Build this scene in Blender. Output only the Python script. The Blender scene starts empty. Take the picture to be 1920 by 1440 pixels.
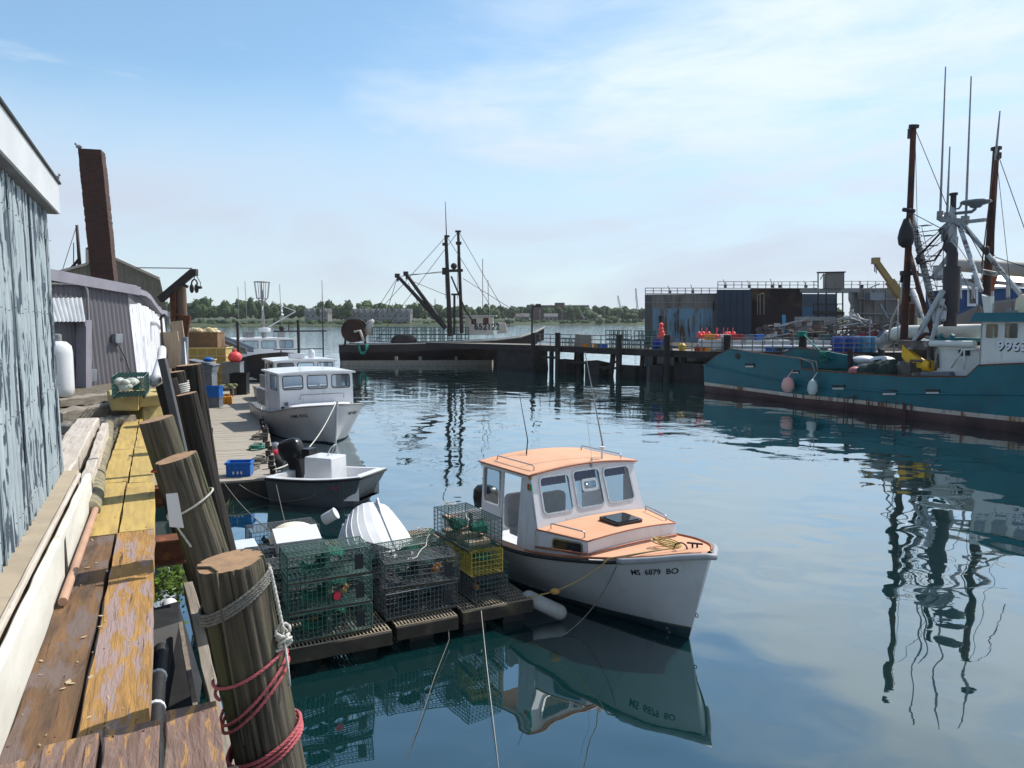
import bpy, math, random
from mathutils import Matrix, Vector
R = math.radians
sc = bpy.context.scene
COL = sc.collection
rnd = random.Random(7)
# ------------------------------------------------------------ camera
PITCH = math.atan(124 / 1440); EYE = 5.0
cam = bpy.data.cameras.new("camera"); cam.sensor_width = 36; cam.lens = 27.0
cam.clip_start = 0.05; cam.clip_end = 9000
camo = bpy.data.objects.new("camera", cam); COL.objects.link(camo)
camo.location = (0, 0, EYE); camo.rotation_euler = (R(90) - PITCH, 0, 0)
sc.camera = camo
# ------------------------------------------------------------ light
SUN_AZ, SUN_EL = R(50), R(50)
sc.view_settings.view_transform = 'Standard'; sc.view_settings.look = 'None'
sc.view_settings.exposure = 0.28; sc.view_settings.gamma = 1
sl = bpy.data.lights.new("sun", 'SUN'); sl.energy = 4.9; sl.angle = R(0.5); sl.color = (1, .95, .87)
so = bpy.data.objects.new("sun", sl); COL.objects.link(so)
so.rotation_euler = Vector((math.sin(SUN_AZ) * math.cos(SUN_EL), math.cos(SUN_AZ) * math.cos(SUN_EL), math.sin(SUN_EL))).to_track_quat('Z', 'Y').to_euler()
world = bpy.data.worlds.new("World"); sc.world = world; world.use_nodes = True
def sky():
    nt = world.node_tree; N = nt.nodes; L = nt.links
    bg = N['Background']; s = N.new('ShaderNodeTexSky'); s.sky_type = 'NISHITA'; s.sun_disc = False
    s.sun_elevation = SUN_EL; s.sun_rotation = SUN_AZ; s.air_density = 1.0; s.dust_density = .25; s.ozone_density = 1.5
    def math_(op, a, b=None, c=None):
        m = N.new('ShaderNodeMath'); m.operation = op
        for i, q in enumerate((a, b, c)):
            if q is None: continue
            if isinstance(q, (int, float)): m.inputs[i].default_value = q
            else: L.new(q, m.inputs[i])
        return m.outputs[0]
    tc = N.new('ShaderNodeTexCoord'); sep = N.new('ShaderNodeSeparateXYZ'); L.new(tc.outputs['Generated'], sep.inputs[0])
    x, y, z = sep.outputs
    zz = math_('MAXIMUM', z, 0.0)
    a = math_('DIVIDE', x, math_('ADD', math_('ABSOLUTE', y), .12))
    cmb = N.new('ShaderNodeCombineXYZ'); L.new(a, cmb.inputs[0]); L.new(zz, cmb.inputs[1]); L.new(math_('MULTIPLY', y, .3), cmb.inputs[2])
    def noise(scale, rot, sx, sy, det, dist, rough=.55, off=0):
        mp = N.new('ShaderNodeMapping'); mp.inputs['Rotation'].default_value = (0, 0, R(rot)); mp.inputs['Scale'].default_value = (sx, sy, 1)
        mp.inputs['Location'].default_value = (off, off * .7, 0)
        L.new(cmb.outputs[0], mp.inputs[0]); n = N.new('ShaderNodeTexNoise'); n.inputs['Scale'].default_value = scale
        n.inputs['Detail'].default_value = det; n.inputs['Roughness'].default_value = rough; n.inputs['Distortion'].default_value = dist
        L.new(mp.outputs[0], n.inputs[0]); return n.outputs[0]
    def ss(v, lo, hi, o0=0.0, o1=1.0):
        q = N.new('ShaderNodeMapRange'); q.interpolation_type = 'SMOOTHSTEP'; L.new(v, q.inputs[0])
        for k, w_ in enumerate((lo, hi, o0, o1)): q.inputs[k + 1].default_value = w_
        return q.outputs[0]
    n1 = noise(2.2, -22, 1.0, 3.2, 8, .9, .58, 3.4); n2 = noise(7.0, -20, .8, 3.6, 8, .6, .62, 8.2); n3 = noise(1.3, -10, 1, 2, 4, .5, .5, 1.3)
    # a high veil whose upper edge climbs to the right, and a low bank along the horizon
    edge = math_('SUBTRACT', math_('ADD', math_('MULTIPLY', a, .48), .315), zz)
    edge = math_('ADD', edge, math_('MULTIPLY', math_('SUBTRACT', n1, .5), .34))
    veil = math_('MULTIPLY', ss(edge, -.10, .15), ss(a, -.60, -.05))
    fibre = ss(math_('ADD', math_('MULTIPLY', n1, .55), math_('MULTIPLY', n2, .45)), .34, .60, .42, 1.0)
    veil = math_('MULTIPLY', veil, fibre)
    lowz = math_('ADD', zz, math_('MULTIPLY', math_('SUBTRACT', n3, .5), .20))
    low = math_('MULTIPLY', ss(lowz, .10, .30, 1.0, 0.0), ss(n1, .30, .60, .74, 1.0))
    wisp = math_('MULTIPLY', ss(math_('ADD', math_('MULTIPLY', n2, .5), math_('MULTIPLY', n1, .5)), .54, .72), .45)
    f = math_('MAXIMUM', math_('MAXIMUM', math_('MULTIPLY', veil, .92), wisp), math_('MULTIPLY', low, .93))
    class _m: outputs = [math_('ADD', math_('MULTIPLY', f, .86), .14)]
    mr = _m
    mul = N.new('ShaderNodeMixRGB'); mul.blend_type = 'MULTIPLY'; mul.inputs[0].default_value = 1; L.new(s.outputs[0], mul.inputs[1]); mul.inputs[2].default_value = (.090, .126, .136, 1)
    cm = N.new('ShaderNodeMixRGB'); L.new(mr.outputs[0], cm.inputs[0]); L.new(mul.outputs[0], cm.inputs[1])
    # cloud colour: white-blue high, lavender grey low
    cr = N.new('ShaderNodeMixRGB'); L.new(low, cr.inputs[0]); cr.inputs[1].default_value = (.74, .83, .88, 1); cr.inputs[2].default_value = (.535, .585, .69, 1)
    L.new(cr.outputs[0], cm.inputs[2]); L.new(cm.outputs[0], bg.inputs[0]); bg.inputs[1].default_value = 1.0
sky()
# ------------------------------------------------------------ pixel helpers (1920 x 1440 photo) and the wharf frame
_c, _s = math.cos(PITCH), math.sin(PITCH)
def ray(px, py):
    x = (px - 960) / 1440; y = -(py - 720) / 1440
    return Vector((x, _c + y * _s, -_s + y * _c))
def G(px, py, z=0.0):
    d = ray(px, py); t = (z - EYE) / d.z; return Vector((d.x * t, d.y * t, z))
def PY(px, py, Y):
    d = ray(px, py); t = Y / d.y; return Vector((d.x * t, Y, EYE + d.z * t))
def PL(px, py, A, g):
    """point of the vertical plane through A along g -> (distance along g, height)"""
    d = ray(px, py); nx, ny = -g[1], g[0]
    t = (A[0] * nx + A[1] * ny) / (d.x * nx + d.y * ny)
    return ((d.x * t - A[0]) * g[0] + (d.y * t - A[1]) * g[1], EYE + d.z * t)
WA = R(24.8)
def W(s, t, z=0.0): return Vector((-s * math.sin(WA) + t * math.cos(WA), s * math.cos(WA) + t * math.sin(WA), z))
# ------------------------------------------------------------ mesh builder
class MB:
    def __init__(s, T=None): s.v = []; s.f = []; s.m = []; s.T = T or Matrix.Identity(4); s.mi = 0
    def add(s, vs, fs):
        b = len(s.v); T = s.T
        s.v += [tuple(T @ Vector(p)) for p in vs]
        s.f += [tuple(b + i for i in f) for f in fs]; s.m += [s.mi] * len(fs); return s
    def box(s, x0, y0, z0, x1, y1, z1):
        v = [(x0, y0, z0), (x1, y0, z0), (x1, y1, z0), (x0, y1, z0), (x0, y0, z1), (x1, y0, z1), (x1, y1, z1), (x0, y1, z1)]
        return s.add(v, [(3, 2, 1, 0), (4, 5, 6, 7), (0, 1, 5, 4), (1, 2, 6, 5), (2, 3, 7, 6), (3, 0, 4, 7)])
    def cbox(s, c, d): return s.box(c[0] - d[0] / 2, c[1] - d[1] / 2, c[2] - d[2] / 2, c[0] + d[0] / 2, c[1] + d[1] / 2, c[2] + d[2] / 2)
    def hexa(s, b, t):
        return s.add(list(b) + list(t), [(3, 2, 1, 0), (4, 5, 6, 7), (0, 1, 5, 4), (1, 2, 6, 5), (2, 3, 7, 6), (3, 0, 4, 7)])
    def beam(s, p, q, w, h, up=(0, 0, 1)):
        p = Vector(p); q = Vector(q); d = (q - p).normalized(); up = Vector(up)
        if abs(d.dot(up)) > .97: up = Vector((0, 1, 0)) if abs(d.y) < .9 else Vector((1, 0, 0))
        a = d.cross(up).normalized() * (w / 2); b = a.cross(d).normalized() * (h / 2)
        return s.hexa([p - a - b, p + a - b, p + a + b, p - a + b], [q - a - b, q + a - b, q + a + b, q - a + b])
    def tube(s, pts, r, n=8, cap=True, closed=False):
        pts = [Vector(p) for p in pts]; k = len(pts); rs = r if isinstance(r, (list, tuple)) else [r] * k
        vs = []; fs = []; pa = None
        for i, p in enumerate(pts):
            if closed: d = pts[(i + 1) % k] - pts[i - 1]
            else: d = pts[min(i + 1, k - 1)] - pts[max(i - 1, 0)]
            if d.length < 1e-9: d = Vector((0, 0, 1))
            d.normalize()
            if pa is None:
                u = Vector((0, 0, 1)) if abs(d.z) < .9 else Vector((1, 0, 0)); a = d.cross(u).normalized()
            else:
                a = pa - d * pa.dot(d)
                a = a.normalized() if a.length > 1e-6 else d.orthogonal().normalized()
            pa = a; b = d.cross(a)
            for j in range(n):
                an = 2 * math.pi * j / n; vs.append(p + (a * math.cos(an) + b * math.sin(an)) * rs[i])
        for i in range(k if closed else k - 1):
            i2 = (i + 1) % k
            for j in range(n): fs.append((i * n + j, i * n + (j + 1) % n, i2 * n + (j + 1) % n, i2 * n + j))
        if cap and not closed: fs.append(tuple(range(n - 1, -1, -1))); fs.append(tuple((k - 1) * n + j for j in range(n)))
        return s.add(vs, fs)
    def loft(s, rings, closed=True, cap=True, mats=None):
        n = len(rings[0]); vs = [p for r in rings for p in r]; b = len(s.v); s.add(vs, [])
        for i in range(len(rings) - 1):
            for j in range(n if closed else n - 1):
                j2 = (j + 1) % n; s.f.append((b + i * n + j, b + i * n + j2, b + (i + 1) * n + j2, b + (i + 1) * n + j))
                s.m.append(mats[j] if mats else s.mi)
        if cap:
            s.f.append(tuple(b + j for j in range(n - 1, -1, -1))); s.m.append(s.mi)
            s.f.append(tuple(b + (len(rings) - 1) * n + j for j in range(n))); s.m.append(s.mi)
        return s
    def prism(s, poly, a, b):
        """poly: list of 3-D points, extruded by the vector b-a (a,b vectors)"""
        a = Vector(a); b = Vector(b); n = len(poly)
        vs = [Vector(p) + a for p in poly] + [Vector(p) + b for p in poly]
        fs = [tuple(range(n - 1, -1, -1)), tuple(range(n, 2 * n))] + [(i, (i + 1) % n, n + (i + 1) % n, n + i) for i in range(n)]
        return s.add(vs, fs)
    def lathe(s, prof, n=16, c=(0, 0, 0), axis='z'):
        rings = []
        for r, h in prof:
            ring = []
            for j in range(n):
                an = 2 * math.pi * j / n; x, y = r * math.cos(an), r * math.sin(an)
                p = {'z': (x, y, h), 'x': (h, x, y), 'y': (x, h, y)}[axis]
                ring.append((p[0] + c[0], p[1] + c[1], p[2] + c[2]))
            rings.append(ring)
        return s.loft(rings)
    def ball(s, c, r, n=12, k=8, sx=1, sy=1, sz=1):
        rings = []
        for i in range(k + 1):
            a = math.pi * i / k; rr = max(math.sin(a), 1e-3)
            rings.append([(c[0] + r * sx * rr * math.cos(2 * math.pi * j / n), c[1] + r * sy * rr * math.sin(2 * math.pi * j / n), c[2] - r * sz * math.cos(a)) for j in range(n)])
        return s.loft(rings)
    def build(s, name, mats, parent=None, smooth=False, bevel=0, loc=None, segs=2):
        me = bpy.data.meshes.new(name); me.from_pydata(s.v, [], s.f)
        if not isinstance(mats, (list, tuple)): mats = [mats]
        for m in mats: me.materials.append(m)
        if len(mats) > 1: me.polygons.foreach_set('material_index', s.m)
        if smooth:
            me.polygons.foreach_set('use_smooth', [True] * len(s.f))
            if smooth is not True:
                try: me.set_sharp_from_angle(angle=R(smooth))
                except Exception: pass
        me.update(); o = bpy.data.objects.new(name, me); COL.objects.link(o)
        if parent is not None: o.parent = parent
        if loc is not None: o.location = loc
        if bevel:
            b = o.modifiers.new('bevel', 'BEVEL'); b.width = bevel; b.segments = segs; b.limit_method = 'ANGLE'; b.angle_limit = R(40)
        return o
def tag(o, label=None, cat=None, group=None, kind=None):
    if label: o['label'] = label
    if cat: o['category'] = cat
    if group: o['group'] = group
    if kind: o['kind'] = kind
    return o
def thing(name, label, cat, loc=(0, 0, 0), rz=0.0, group=None):
    o = bpy.data.objects.new(name, None); COL.objects.link(o); o.empty_display_size = .2
    o.location = loc; o.rotation_euler = (0, 0, rz)
    return tag(o, label, cat, group)
def kids(o): return [c for c in bpy.data.objects if c.parent == o]
def dup(src, loc=None, rot=None, label=None, group=None, scale=None):
    r = src.copy(); COL.objects.link(r)
    for k in kids(src):
        c = k.copy(); COL.objects.link(c); c.parent = r
        for k2 in kids(k):
            d = k2.copy(); COL.objects.link(d); d.parent = c
    if loc is not None: r.location = loc
    if rot is not None: r.rotation_euler = rot
    if scale is not None: r.scale = scale
    if label: r['label'] = label
    if group: r['group'] = group
    return r
def single(mb, name, mats, label, cat, group=None, base=None, kind=None, **kw):
    """one-mesh thing in world coordinates; its origin is moved to the base of the mesh"""
    if base is None:
        xs = [p[0] for p in mb.v]; ys = [p[1] for p in mb.v]; base = ((min(xs) + max(xs)) / 2, (min(ys) + max(ys)) / 2, min(p[2] for p in mb.v))
    b = Vector(base); mb.v = [(p[0] - b.x, p[1] - b.y, p[2] - b.z) for p in mb.v]
    return tag(mb.build(name, mats, loc=base, **kw), label, cat, group, kind)
def wpart(mb, name, mats, parent, **kw):
    """a part whose mesh was built in world coordinates, under an unrotated or rotated thing"""
    inv = (Matrix.Translation(parent.location) @ parent.rotation_euler.to_matrix().to_4x4()).inverted()
    mb.v = [tuple(inv @ Vector(p)) for p in mb.v]
    return mb.build(name, mats, parent, **kw)
def text(s, size, name, mat, parent, M, depth=.002, xs=1.0):
    """lettering as flat mesh letters; M places its baseline-left frame (x along text, y up)"""
    cu = bpy.data.curves.new(name, 'FONT'); cu.body = s; cu.size = size; cu.extrude = depth; cu.offset = size * .02
    o = bpy.data.objects.new(name, cu); COL.objects.link(o)
    dg = bpy.context.evaluated_depsgraph_get(); me = bpy.data.meshes.new_from_object(o.evaluated_get(dg))
    bpy.data.objects.remove(o); bpy.data.curves.remove(cu)
    me.transform(Matrix.Diagonal((xs, 1, 1, 1))); me.transform(M); me.materials.clear(); me.materials.append(mat)
    o = bpy.data.objects.new(name, me); COL.objects.link(o); o.parent = parent; return o
def frame(origin, xdir, ydir):
    x = Vector(xdir).normalized(); z = x.cross(Vector(ydir)).normalized(); y = z.cross(x)
    return Matrix(((x.x, y.x, z.x, origin[0]), (x.y, y.y, z.y, origin[1]), (x.z, y.z, z.z, origin[2]), (0, 0, 0, 1)))
def spl(xs, ys, x):
    if x <= xs[0]: return ys[0]
    for i in range(len(xs) - 1):
        if x <= xs[i + 1]:
            t = (x - xs[i]) / (xs[i + 1] - xs[i]); h = xs[i + 1] - xs[i]
            m = lambda k: 0 if False else (ys[min(k + 1, len(ys) - 1)] - ys[max(k - 1, 0)]) / (xs[min(k + 1, len(xs) - 1)] - xs[max(k - 1, 0)])
            a, b = m(i) * h, m(i + 1) * h
            return (2 * t**3 - 3 * t * t + 1) * ys[i] + (t**3 - 2 * t * t + t) * a + (-2 * t**3 + 3 * t * t) * ys[i + 1] + (t**3 - t * t) * b
    return ys[-1]
def strands(mb, pts, r, n=5, pitch=None):
    """a three-strand laid rope along pts"""
    pts = [Vector(p) for p in pts]; fine = []; acc = [0.0]
    for a, b in zip(pts, pts[1:]):
        k = max(1, int((b - a).length / (r * 1.6)))
        for i in range(k): fine.append(a.lerp(b, i / k))
    fine.append(pts[-1]); tot = 0; ph = [0.0]
    for a, b in zip(fine, fine[1:]): tot += (b - a).length; ph.append(tot)
    pitch = pitch or r * 7
    for s_ in range(3):
        out = []; pa = None
        for i, p in enumerate(fine):
            d = (fine[min(i + 1, len(fine) - 1)] - fine[max(i - 1, 0)]); d = d.normalized() if d.length > 1e-9 else Vector((0, 0, 1))
            u = Vector((0, 0, 1)) if abs(d.z) < .9 else Vector((1, 0, 0))
            if pa is None: a = d.cross(u).normalized()
            else:
                a = pa - d * pa.dot(d); a = a.normalized() if a.length > 1e-6 else d.orthogonal().normalized()
            pa = a; b = d.cross(a); an = 2 * math.pi * (ph[i] / pitch + s_ / 3); out.append(p + (a * math.cos(an) + b * math.sin(an)) * r * .52)
        mb.tube(out, r * .56, n)
    return mb
def sag(p, q, d, n=14):
    p = Vector(p); q = Vector(q)
    return [p.lerp(q, i / n) - Vector((0, 0, d * 4 * (i / n) * (1 - i / n))) for i in range(n + 1)]
# ------------------------------------------------------------ materials
def mat(name, c, c2=None, rough=.7, scale=4.0, lo=.35, hi=.65, bump=0.0, metal=0.0, detail=6, st=(1, 1, 1), c3=None, s3=1.5, lo3=.55, hi3=.7, st3=None, bscale=None, spec=.35, dist=0.0, coat=0.0, mod=0.0, mods=.8, modst=(1, 1, 1), cr=None, crc=(.03, .02, .015)):
    """base colour mixed by noise with c2, patches of c3 on top; st stretches the noise"""
    m = bpy.data.materials.new(name); m.use_nodes = True; nt = m.node_tree; N = nt.nodes; L = nt.links
    p = N['Principled BSDF']; p.inputs['Roughness'].default_value = rough; p.inputs['Metallic'].default_value = metal
    p.inputs['Specular IOR Level'].default_value = spec; p.inputs['Base Color'].default_value = (*c, 1)
    if coat: p.inputs['Coat Weight'].default_value = coat; p.inputs['Coat Roughness'].default_value = .08
    tc = N.new('ShaderNodeTexCoord')
    def nz(sc_, stx, det, off=0.0):
        mp = N.new('ShaderNodeMapping'); mp.inputs['Scale'].default_value = stx; mp.inputs['Location'].default_value = (off, off * 1.7, off * .6)
        L.new(tc.outputs['Object'], mp.inputs[0]); n = N.new('ShaderNodeTexNoise'); n.inputs['Scale'].default_value = sc_; n.inputs['Detail'].default_value = det
        n.inputs['Roughness'].default_value = .6; n.inputs['Distortion'].default_value = dist; L.new(mp.outputs[0], n.inputs[0]); return n.outputs[0]
    col = None
    if c2:
        n = nz(scale, st, detail); r = N.new('ShaderNodeMapRange'); L.new(n, r.inputs[0]); r.inputs[1].default_value = lo; r.inputs[2].default_value = hi
        x = N.new('ShaderNodeMixRGB'); L.new(r.outputs[0], x.inputs[0]); x.inputs[1].default_value = (*c, 1); x.inputs[2].default_value = (*c2, 1); col = x.outputs[0]
    if c3:
        n = nz(s3, st3 or st, 8, 5.3)
        if mod:
            big = nz(mods, modst, 3, 9.1); q1 = N.new('ShaderNodeMath'); q1.operation = 'MULTIPLY_ADD'; L.new(big, q1.inputs[0]); q1.inputs[1].default_value = mod; L.new(n, q1.inputs[2])
            q2 = N.new('ShaderNodeMath'); q2.operation = 'SUBTRACT'; L.new(q1.outputs[0], q2.inputs[0]); q2.inputs[1].default_value = mod * .5; n = q2.outputs[0]
        r = N.new('ShaderNodeMapRange'); L.new(n, r.inputs[0]); r.inputs[1].default_value = lo3; r.inputs[2].default_value = hi3
        x = N.new('ShaderNodeMixRGB'); L.new(r.outputs[0], x.inputs[0])
        if col: L.new(col, x.inputs[1])
        else: x.inputs[1].default_value = (*c, 1)
        x.inputs[2].default_value = (*c3, 1); col = x.outputs[0]
    if cr:
        n = nz(cr[0], cr[1], 5, 7.7); r = N.new('ShaderNodeMapRange'); L.new(n, r.inputs[0]); r.inputs[1].default_value = cr[2]; r.inputs[2].default_value = cr[2] + .05
        x = N.new('ShaderNodeMixRGB'); L.new(r.outputs[0], x.inputs[0])
        if col: L.new(col, x.inputs[1])
        else: x.inputs[1].default_value = (*c, 1)
        x.inputs[2].default_value = (*crc, 1); col = x.outputs[0]
    if col: L.new(col, p.inputs['Base Color'])
    if bump:
        b = N.new('ShaderNodeBump'); b.inputs['Strength'].default_value = bump; b.inputs['Distance'].default_value = .02
        L.new(nz(bscale or scale * 2, st, 8, 2.0), b.inputs['Height']); L.new(b.outputs[0], p.inputs['Normal'])
    return m
def glass(name, tint=(.8, .9, .95), refl=.14):
    m = bpy.data.materials.new(name); m.use_nodes = True; nt = m.node_tree; N = nt.nodes; L = nt.links
    N.remove(N['Principled BSDF']); t = N.new('ShaderNodeBsdfTransparent'); t.inputs[0].default_value = (*tint, 1)
    g = N.new('ShaderNodeBsdfGlossy'); g.inputs['Roughness'].default_value = .02; mx = N.new('ShaderNodeMixShader'); mx.inputs[0].default_value = refl
    L.new(t.outputs[0], mx.inputs[1]); L.new(g.outputs[0], mx.inputs[2]); L.new(mx.outputs[0], N['Material Output'].inputs[0]); return m
m_white = mat('white_paint', (.64, .65, .68), (.56, .57, .60), .45, 1.3, bump=.03, c3=(.40, .35, .28), s3=3.0, lo3=.58, hi3=.85, st3=(3, 3, .35), mod=.25, cr=(14, (1, 1, .6), .72), crc=(.35, .31, .27))
m_white_clean = mat('white_gelcoat', (.66, .67, .69), (.60, .61, .63), .3, 2, coat=.3)
m_peach = mat('peach_deck_paint', (.62, .34, .215), (.56, .30, .18), .75, 2.2, bump=.10, bscale=90, c3=(.50, .29, .19), s3=2.5, lo3=.56, hi3=.78, mod=.3, cr=(9, (1, 1, 1), .70), crc=(.42, .25, .17))
m_terra = mat('terracotta_trim', (.36, .13, .07), (.29, .10, .055), .55, 6)
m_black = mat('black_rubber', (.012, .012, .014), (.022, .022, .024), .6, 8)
m_blackpl = mat('black_plastic', (.012, .013, .016), None, .3)
m_steel = mat('stainless_steel', (.55, .55, .56), (.4, .4, .4), .3, 20, metal=.9)
m_grey = mat('grey_metal', (.28, .29, .30), (.2, .2, .2), .55, 6, metal=.3, c3=(.14, .09, .06), s3=4, lo3=.6, hi3=.75)
m_rust = mat('rusty_steel', (.13, .045, .022), (.06, .024, .016), .85, 5, bump=.25, c3=(.24, .09, .035), s3=7)
m_dark = mat('dark_tarred_timber', (.022, .018, .017), (.04, .034, .03), .8, 3, bump=.3, st=(1, 1, .2))
m_darksteel = mat('dark_steel', (.02, .019, .02), (.045, .03, .026), .7, 6, bump=.1)
m_window = glass('clear_window', (.56, .66, .73), .07); m_tint = glass('tinted_window', (.42, .5, .54), .18)
m_darkglass = mat('dark_window', (.02, .025, .03), None, .06, spec=.6)
m_rope_w = mat('white_rope', (.55, .54, .5), (.36, .35, .32), .9, 60, bump=.3)
m_rope_g = mat('grey_weathered_rope', (.20, .19, .17), (.11, .11, .10), .95, 60, bump=.4)
m_rope_p = mat('pink_rope', (.50, .13, .15), (.34, .08, .09), .9, 70, bump=.4)
m_rope_y = mat('tan_yellow_rope', (.50, .38, .14), (.38, .28, .12), .9, 60, bump=.3)
m_rope_t = mat('turquoise_rope', (.02, .22, .17), (.02, .15, .12), .9, 30, bump=.3)
# ============================================================ water, shore, far wood
def water_mat():
    m = bpy.data.materials.new('harbour_water'); m.use_nodes = True; nt = m.node_tree; N = nt.nodes; L = nt.links
    N.remove(N['Principled BSDF'])
    d = N.new('ShaderNodeBsdfDiffuse'); d.inputs[0].default_value = (.003, .022, .024, 1)
    g = N.new('ShaderNodeBsdfGlossy'); g.inputs['Roughness'].default_value = .012; g.inputs[0].default_value = (.92, .97, 1.0, 1)
    fr = N.new('ShaderNodeLayerWeight'); pw = N.new('ShaderNodeMath'); pw.operation = 'POWER'; L.new(fr.outputs['Facing'], pw.inputs[0]); pw.inputs[1].default_value = 2.0
    mx = N.new('ShaderNodeMixShader'); L.new(pw.outputs[0], mx.inputs[0]); L.new(d.outputs[0], mx.inputs[1]); L.new(g.outputs[0], mx.inputs[2])
    L.new(mx.outputs[0], N['Material Output'].inputs[0])
    tc = N.new('ShaderNodeTexCoord'); sep = N.new('ShaderNodeSeparateXYZ'); L.new(tc.outputs['Object'], sep.inputs[0])
    def nz(s, st, det, rot=0, dist=0.0):
        mp = N.new('ShaderNodeMapping'); mp.inputs['Scale'].default_value = st; mp.inputs['Rotation'].default_value = (0, 0, R(rot)); L.new(tc.outputs['Object'], mp.inputs[0])
        n = N.new('ShaderNodeTexNoise'); n.inputs['Scale'].default_value = s; n.inputs['Detail'].default_value = det; n.inputs['Distortion'].default_value = dist
        L.new(mp.outputs[0], n.inputs[0]); return n.outputs[0]
    def mt(op, a, b):
        q = N.new('ShaderNodeMath'); q.operation = op
        for i, v in enumerate((a, b)):
            if isinstance(v, (int, float)): q.inputs[i].default_value = v
            else: L.new(v, q.inputs[i])
        return q.outputs[0]
    def mr(v, a, b, c, e):
        q = N.new('ShaderNodeMapRange'); q.interpolation_type = 'SMOOTHSTEP'; L.new(v, q.inputs[0])
        for i, k in enumerate((a, b, c, e)): q.inputs[i + 1].default_value = k
        return q.outputs[0]
    swell = mt('MULTIPLY', nz(.55, (1, 1, 1), 1.2, 20, .2), .040)
    small = nz(2.6, (.8, 1.2, 1), 2, -14, .4)
    patch = mr(nz(.10, (1, 1.6, 1), 3), .44, .62, .06, 1)
    band = mt('MULTIPLY', mr(sep.outputs[1], 19, 33, .0, 1), patch)        # the breeze reaches the open part of the basin
    chop = mt('MULTIPLY', mt('ADD', mt('MULTIPLY', band, .009), .0005), small)
    far = mt('MULTIPLY', mr(sep.outputs[1], 90, 200, 0, 1), mt('MULTIPLY', nz(.9, (.6, 1.4, 1), 3), .10))
    h = mt('ADD', mt('ADD', swell, chop), far)
    b = N.new('ShaderNodeBump'); b.inputs['Strength'].default_value = 1; b.inputs['Distance'].default_value = 1
    L.new(h, b.inputs['Height']); L.new(b.outputs[0], g.inputs['Normal']); L.new(b.outputs[0], fr.inputs['Normal'])
    return m
w_ = MB(); w_.add([(-1500, -60, 0), (1500, -60, 0), (1500, 1500, 0), (-1500, 1500, 0)], [(0, 1, 2, 3)])
tag(w_.build('water', water_mat()), kind='structure')
m_shore = mat('shore_grass', (.025, .042, .018), (.055, .07, .03), .95, .05, c3=(.12, .115, .10), s3=.12, lo3=.64, hi3=.7)
SH = [(-1400, 520), (-520, 440), (-200, 446), (-120, 490), (-40, 520), (8, 585), (60, 560), (125, 575), (400, 560), (1400, 640)]
def shore_y(x):
    for (a, b), (c, d) in zip(SH, SH[1:]):
        if x <= c: return b + (d - b) * (x - a) / (c - a)
    return SH[-1][1]
g_ = MB(); rows = []
for x in range(-1400, 1401, 20):
    y = shore_y(x) + rnd.uniform(-2, 2)
    rows.append([(x, y - 8, -1.0), (x, y, .35 + rnd.uniform(0, .5)), (x, y + 14, 2.2), (x, y + 60, 2.6 + rnd.uniform(0, .6)), (x, y + 160, 4), (x, y + 420, 8), (x, y + 900, 9)])
g_.loft(rows, closed=False, cap=False); tag(g_.build('far_shore', m_shore, smooth=True), kind='structure')
m_leaf = [mat('far_leaves_dark', (.022, .045, .018), (.05, .085, .028), .9, .08, lo=.35, hi=.65),
          mat('far_leaves_mid', (.035, .07, .022), (.08, .115, .04), .9, .08, lo=.3, hi=.7)]
m_trunk = mat('tree_trunk', (.06, .045, .035), (.1, .08, .06), .9, 3)
def crown(mb, c, rx, rz, n, leaf, r_, core=True):
    """a clumpy crown of leaf-sized faces round c"""
    lobes = [(r_.uniform(-.55, .55) * rx, r_.uniform(-.55, .55) * rx, r_.uniform(-.45, .6) * rz, r_.uniform(.38, .62)) for _ in range(7)]
    lobes.append((0, 0, 0, .7))
    for i in range(n):
        lx, ly, lz, k = r_.choice(lobes)
        a = r_.uniform(0, 2 * math.pi); ct = r_.uniform(-.75, 1); st_ = math.sqrt(max(0, 1 - ct * ct)); q = r_.uniform(.72, 1.06)
        p = Vector((c[0] + lx + k * rx * q * st_ * math.cos(a), c[1] + ly + k * rx * q * st_ * math.sin(a), c[2] + lz + k * rz * q * ct))
        u = Vector((r_.gauss(0, 1), r_.gauss(0, 1), r_.gauss(0, .6))).normalized(); v = u.orthogonal().normalized(); s_ = leaf * r_.uniform(.6, 1.3)
        mb.add([p - u * s_, p + v * s_ * .7, p + u * s_, p - v * s_ * .7], [(0, 1, 2, 3)])
    if core:
        for lx, ly, lz, k in lobes: mb.ball((c[0] + lx, c[1] + ly, c[2] + lz), k * .8, 7, 5, rx, rx, rz)
wood = MB(); r2 = random.Random(3)
for i in range(300):
    x = -290 + i * 2.35 + r2.uniform(-3, 3); dy = r2.choice((14, 28, 48, 75)) + r2.uniform(0, 14)
    y = shore_y(x) + dy + (35 if x > 0 else 0); h = r2.uniform(9.0, 14.2) + (1.5 if -190 < x < -160 else 0)
    wood.mi = r2.randint(0, 1); rx = r2.uniform(4.0, 6.6)
    crown(wood, (x, y, 2.4 + h * .56), rx, h * .5, 85, .95, r2)
tag(wood.build('far_woods', m_leaf), 'long wooded ridge of dark green trees beyond the far shore', 'wood', kind='stuff')
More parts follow.
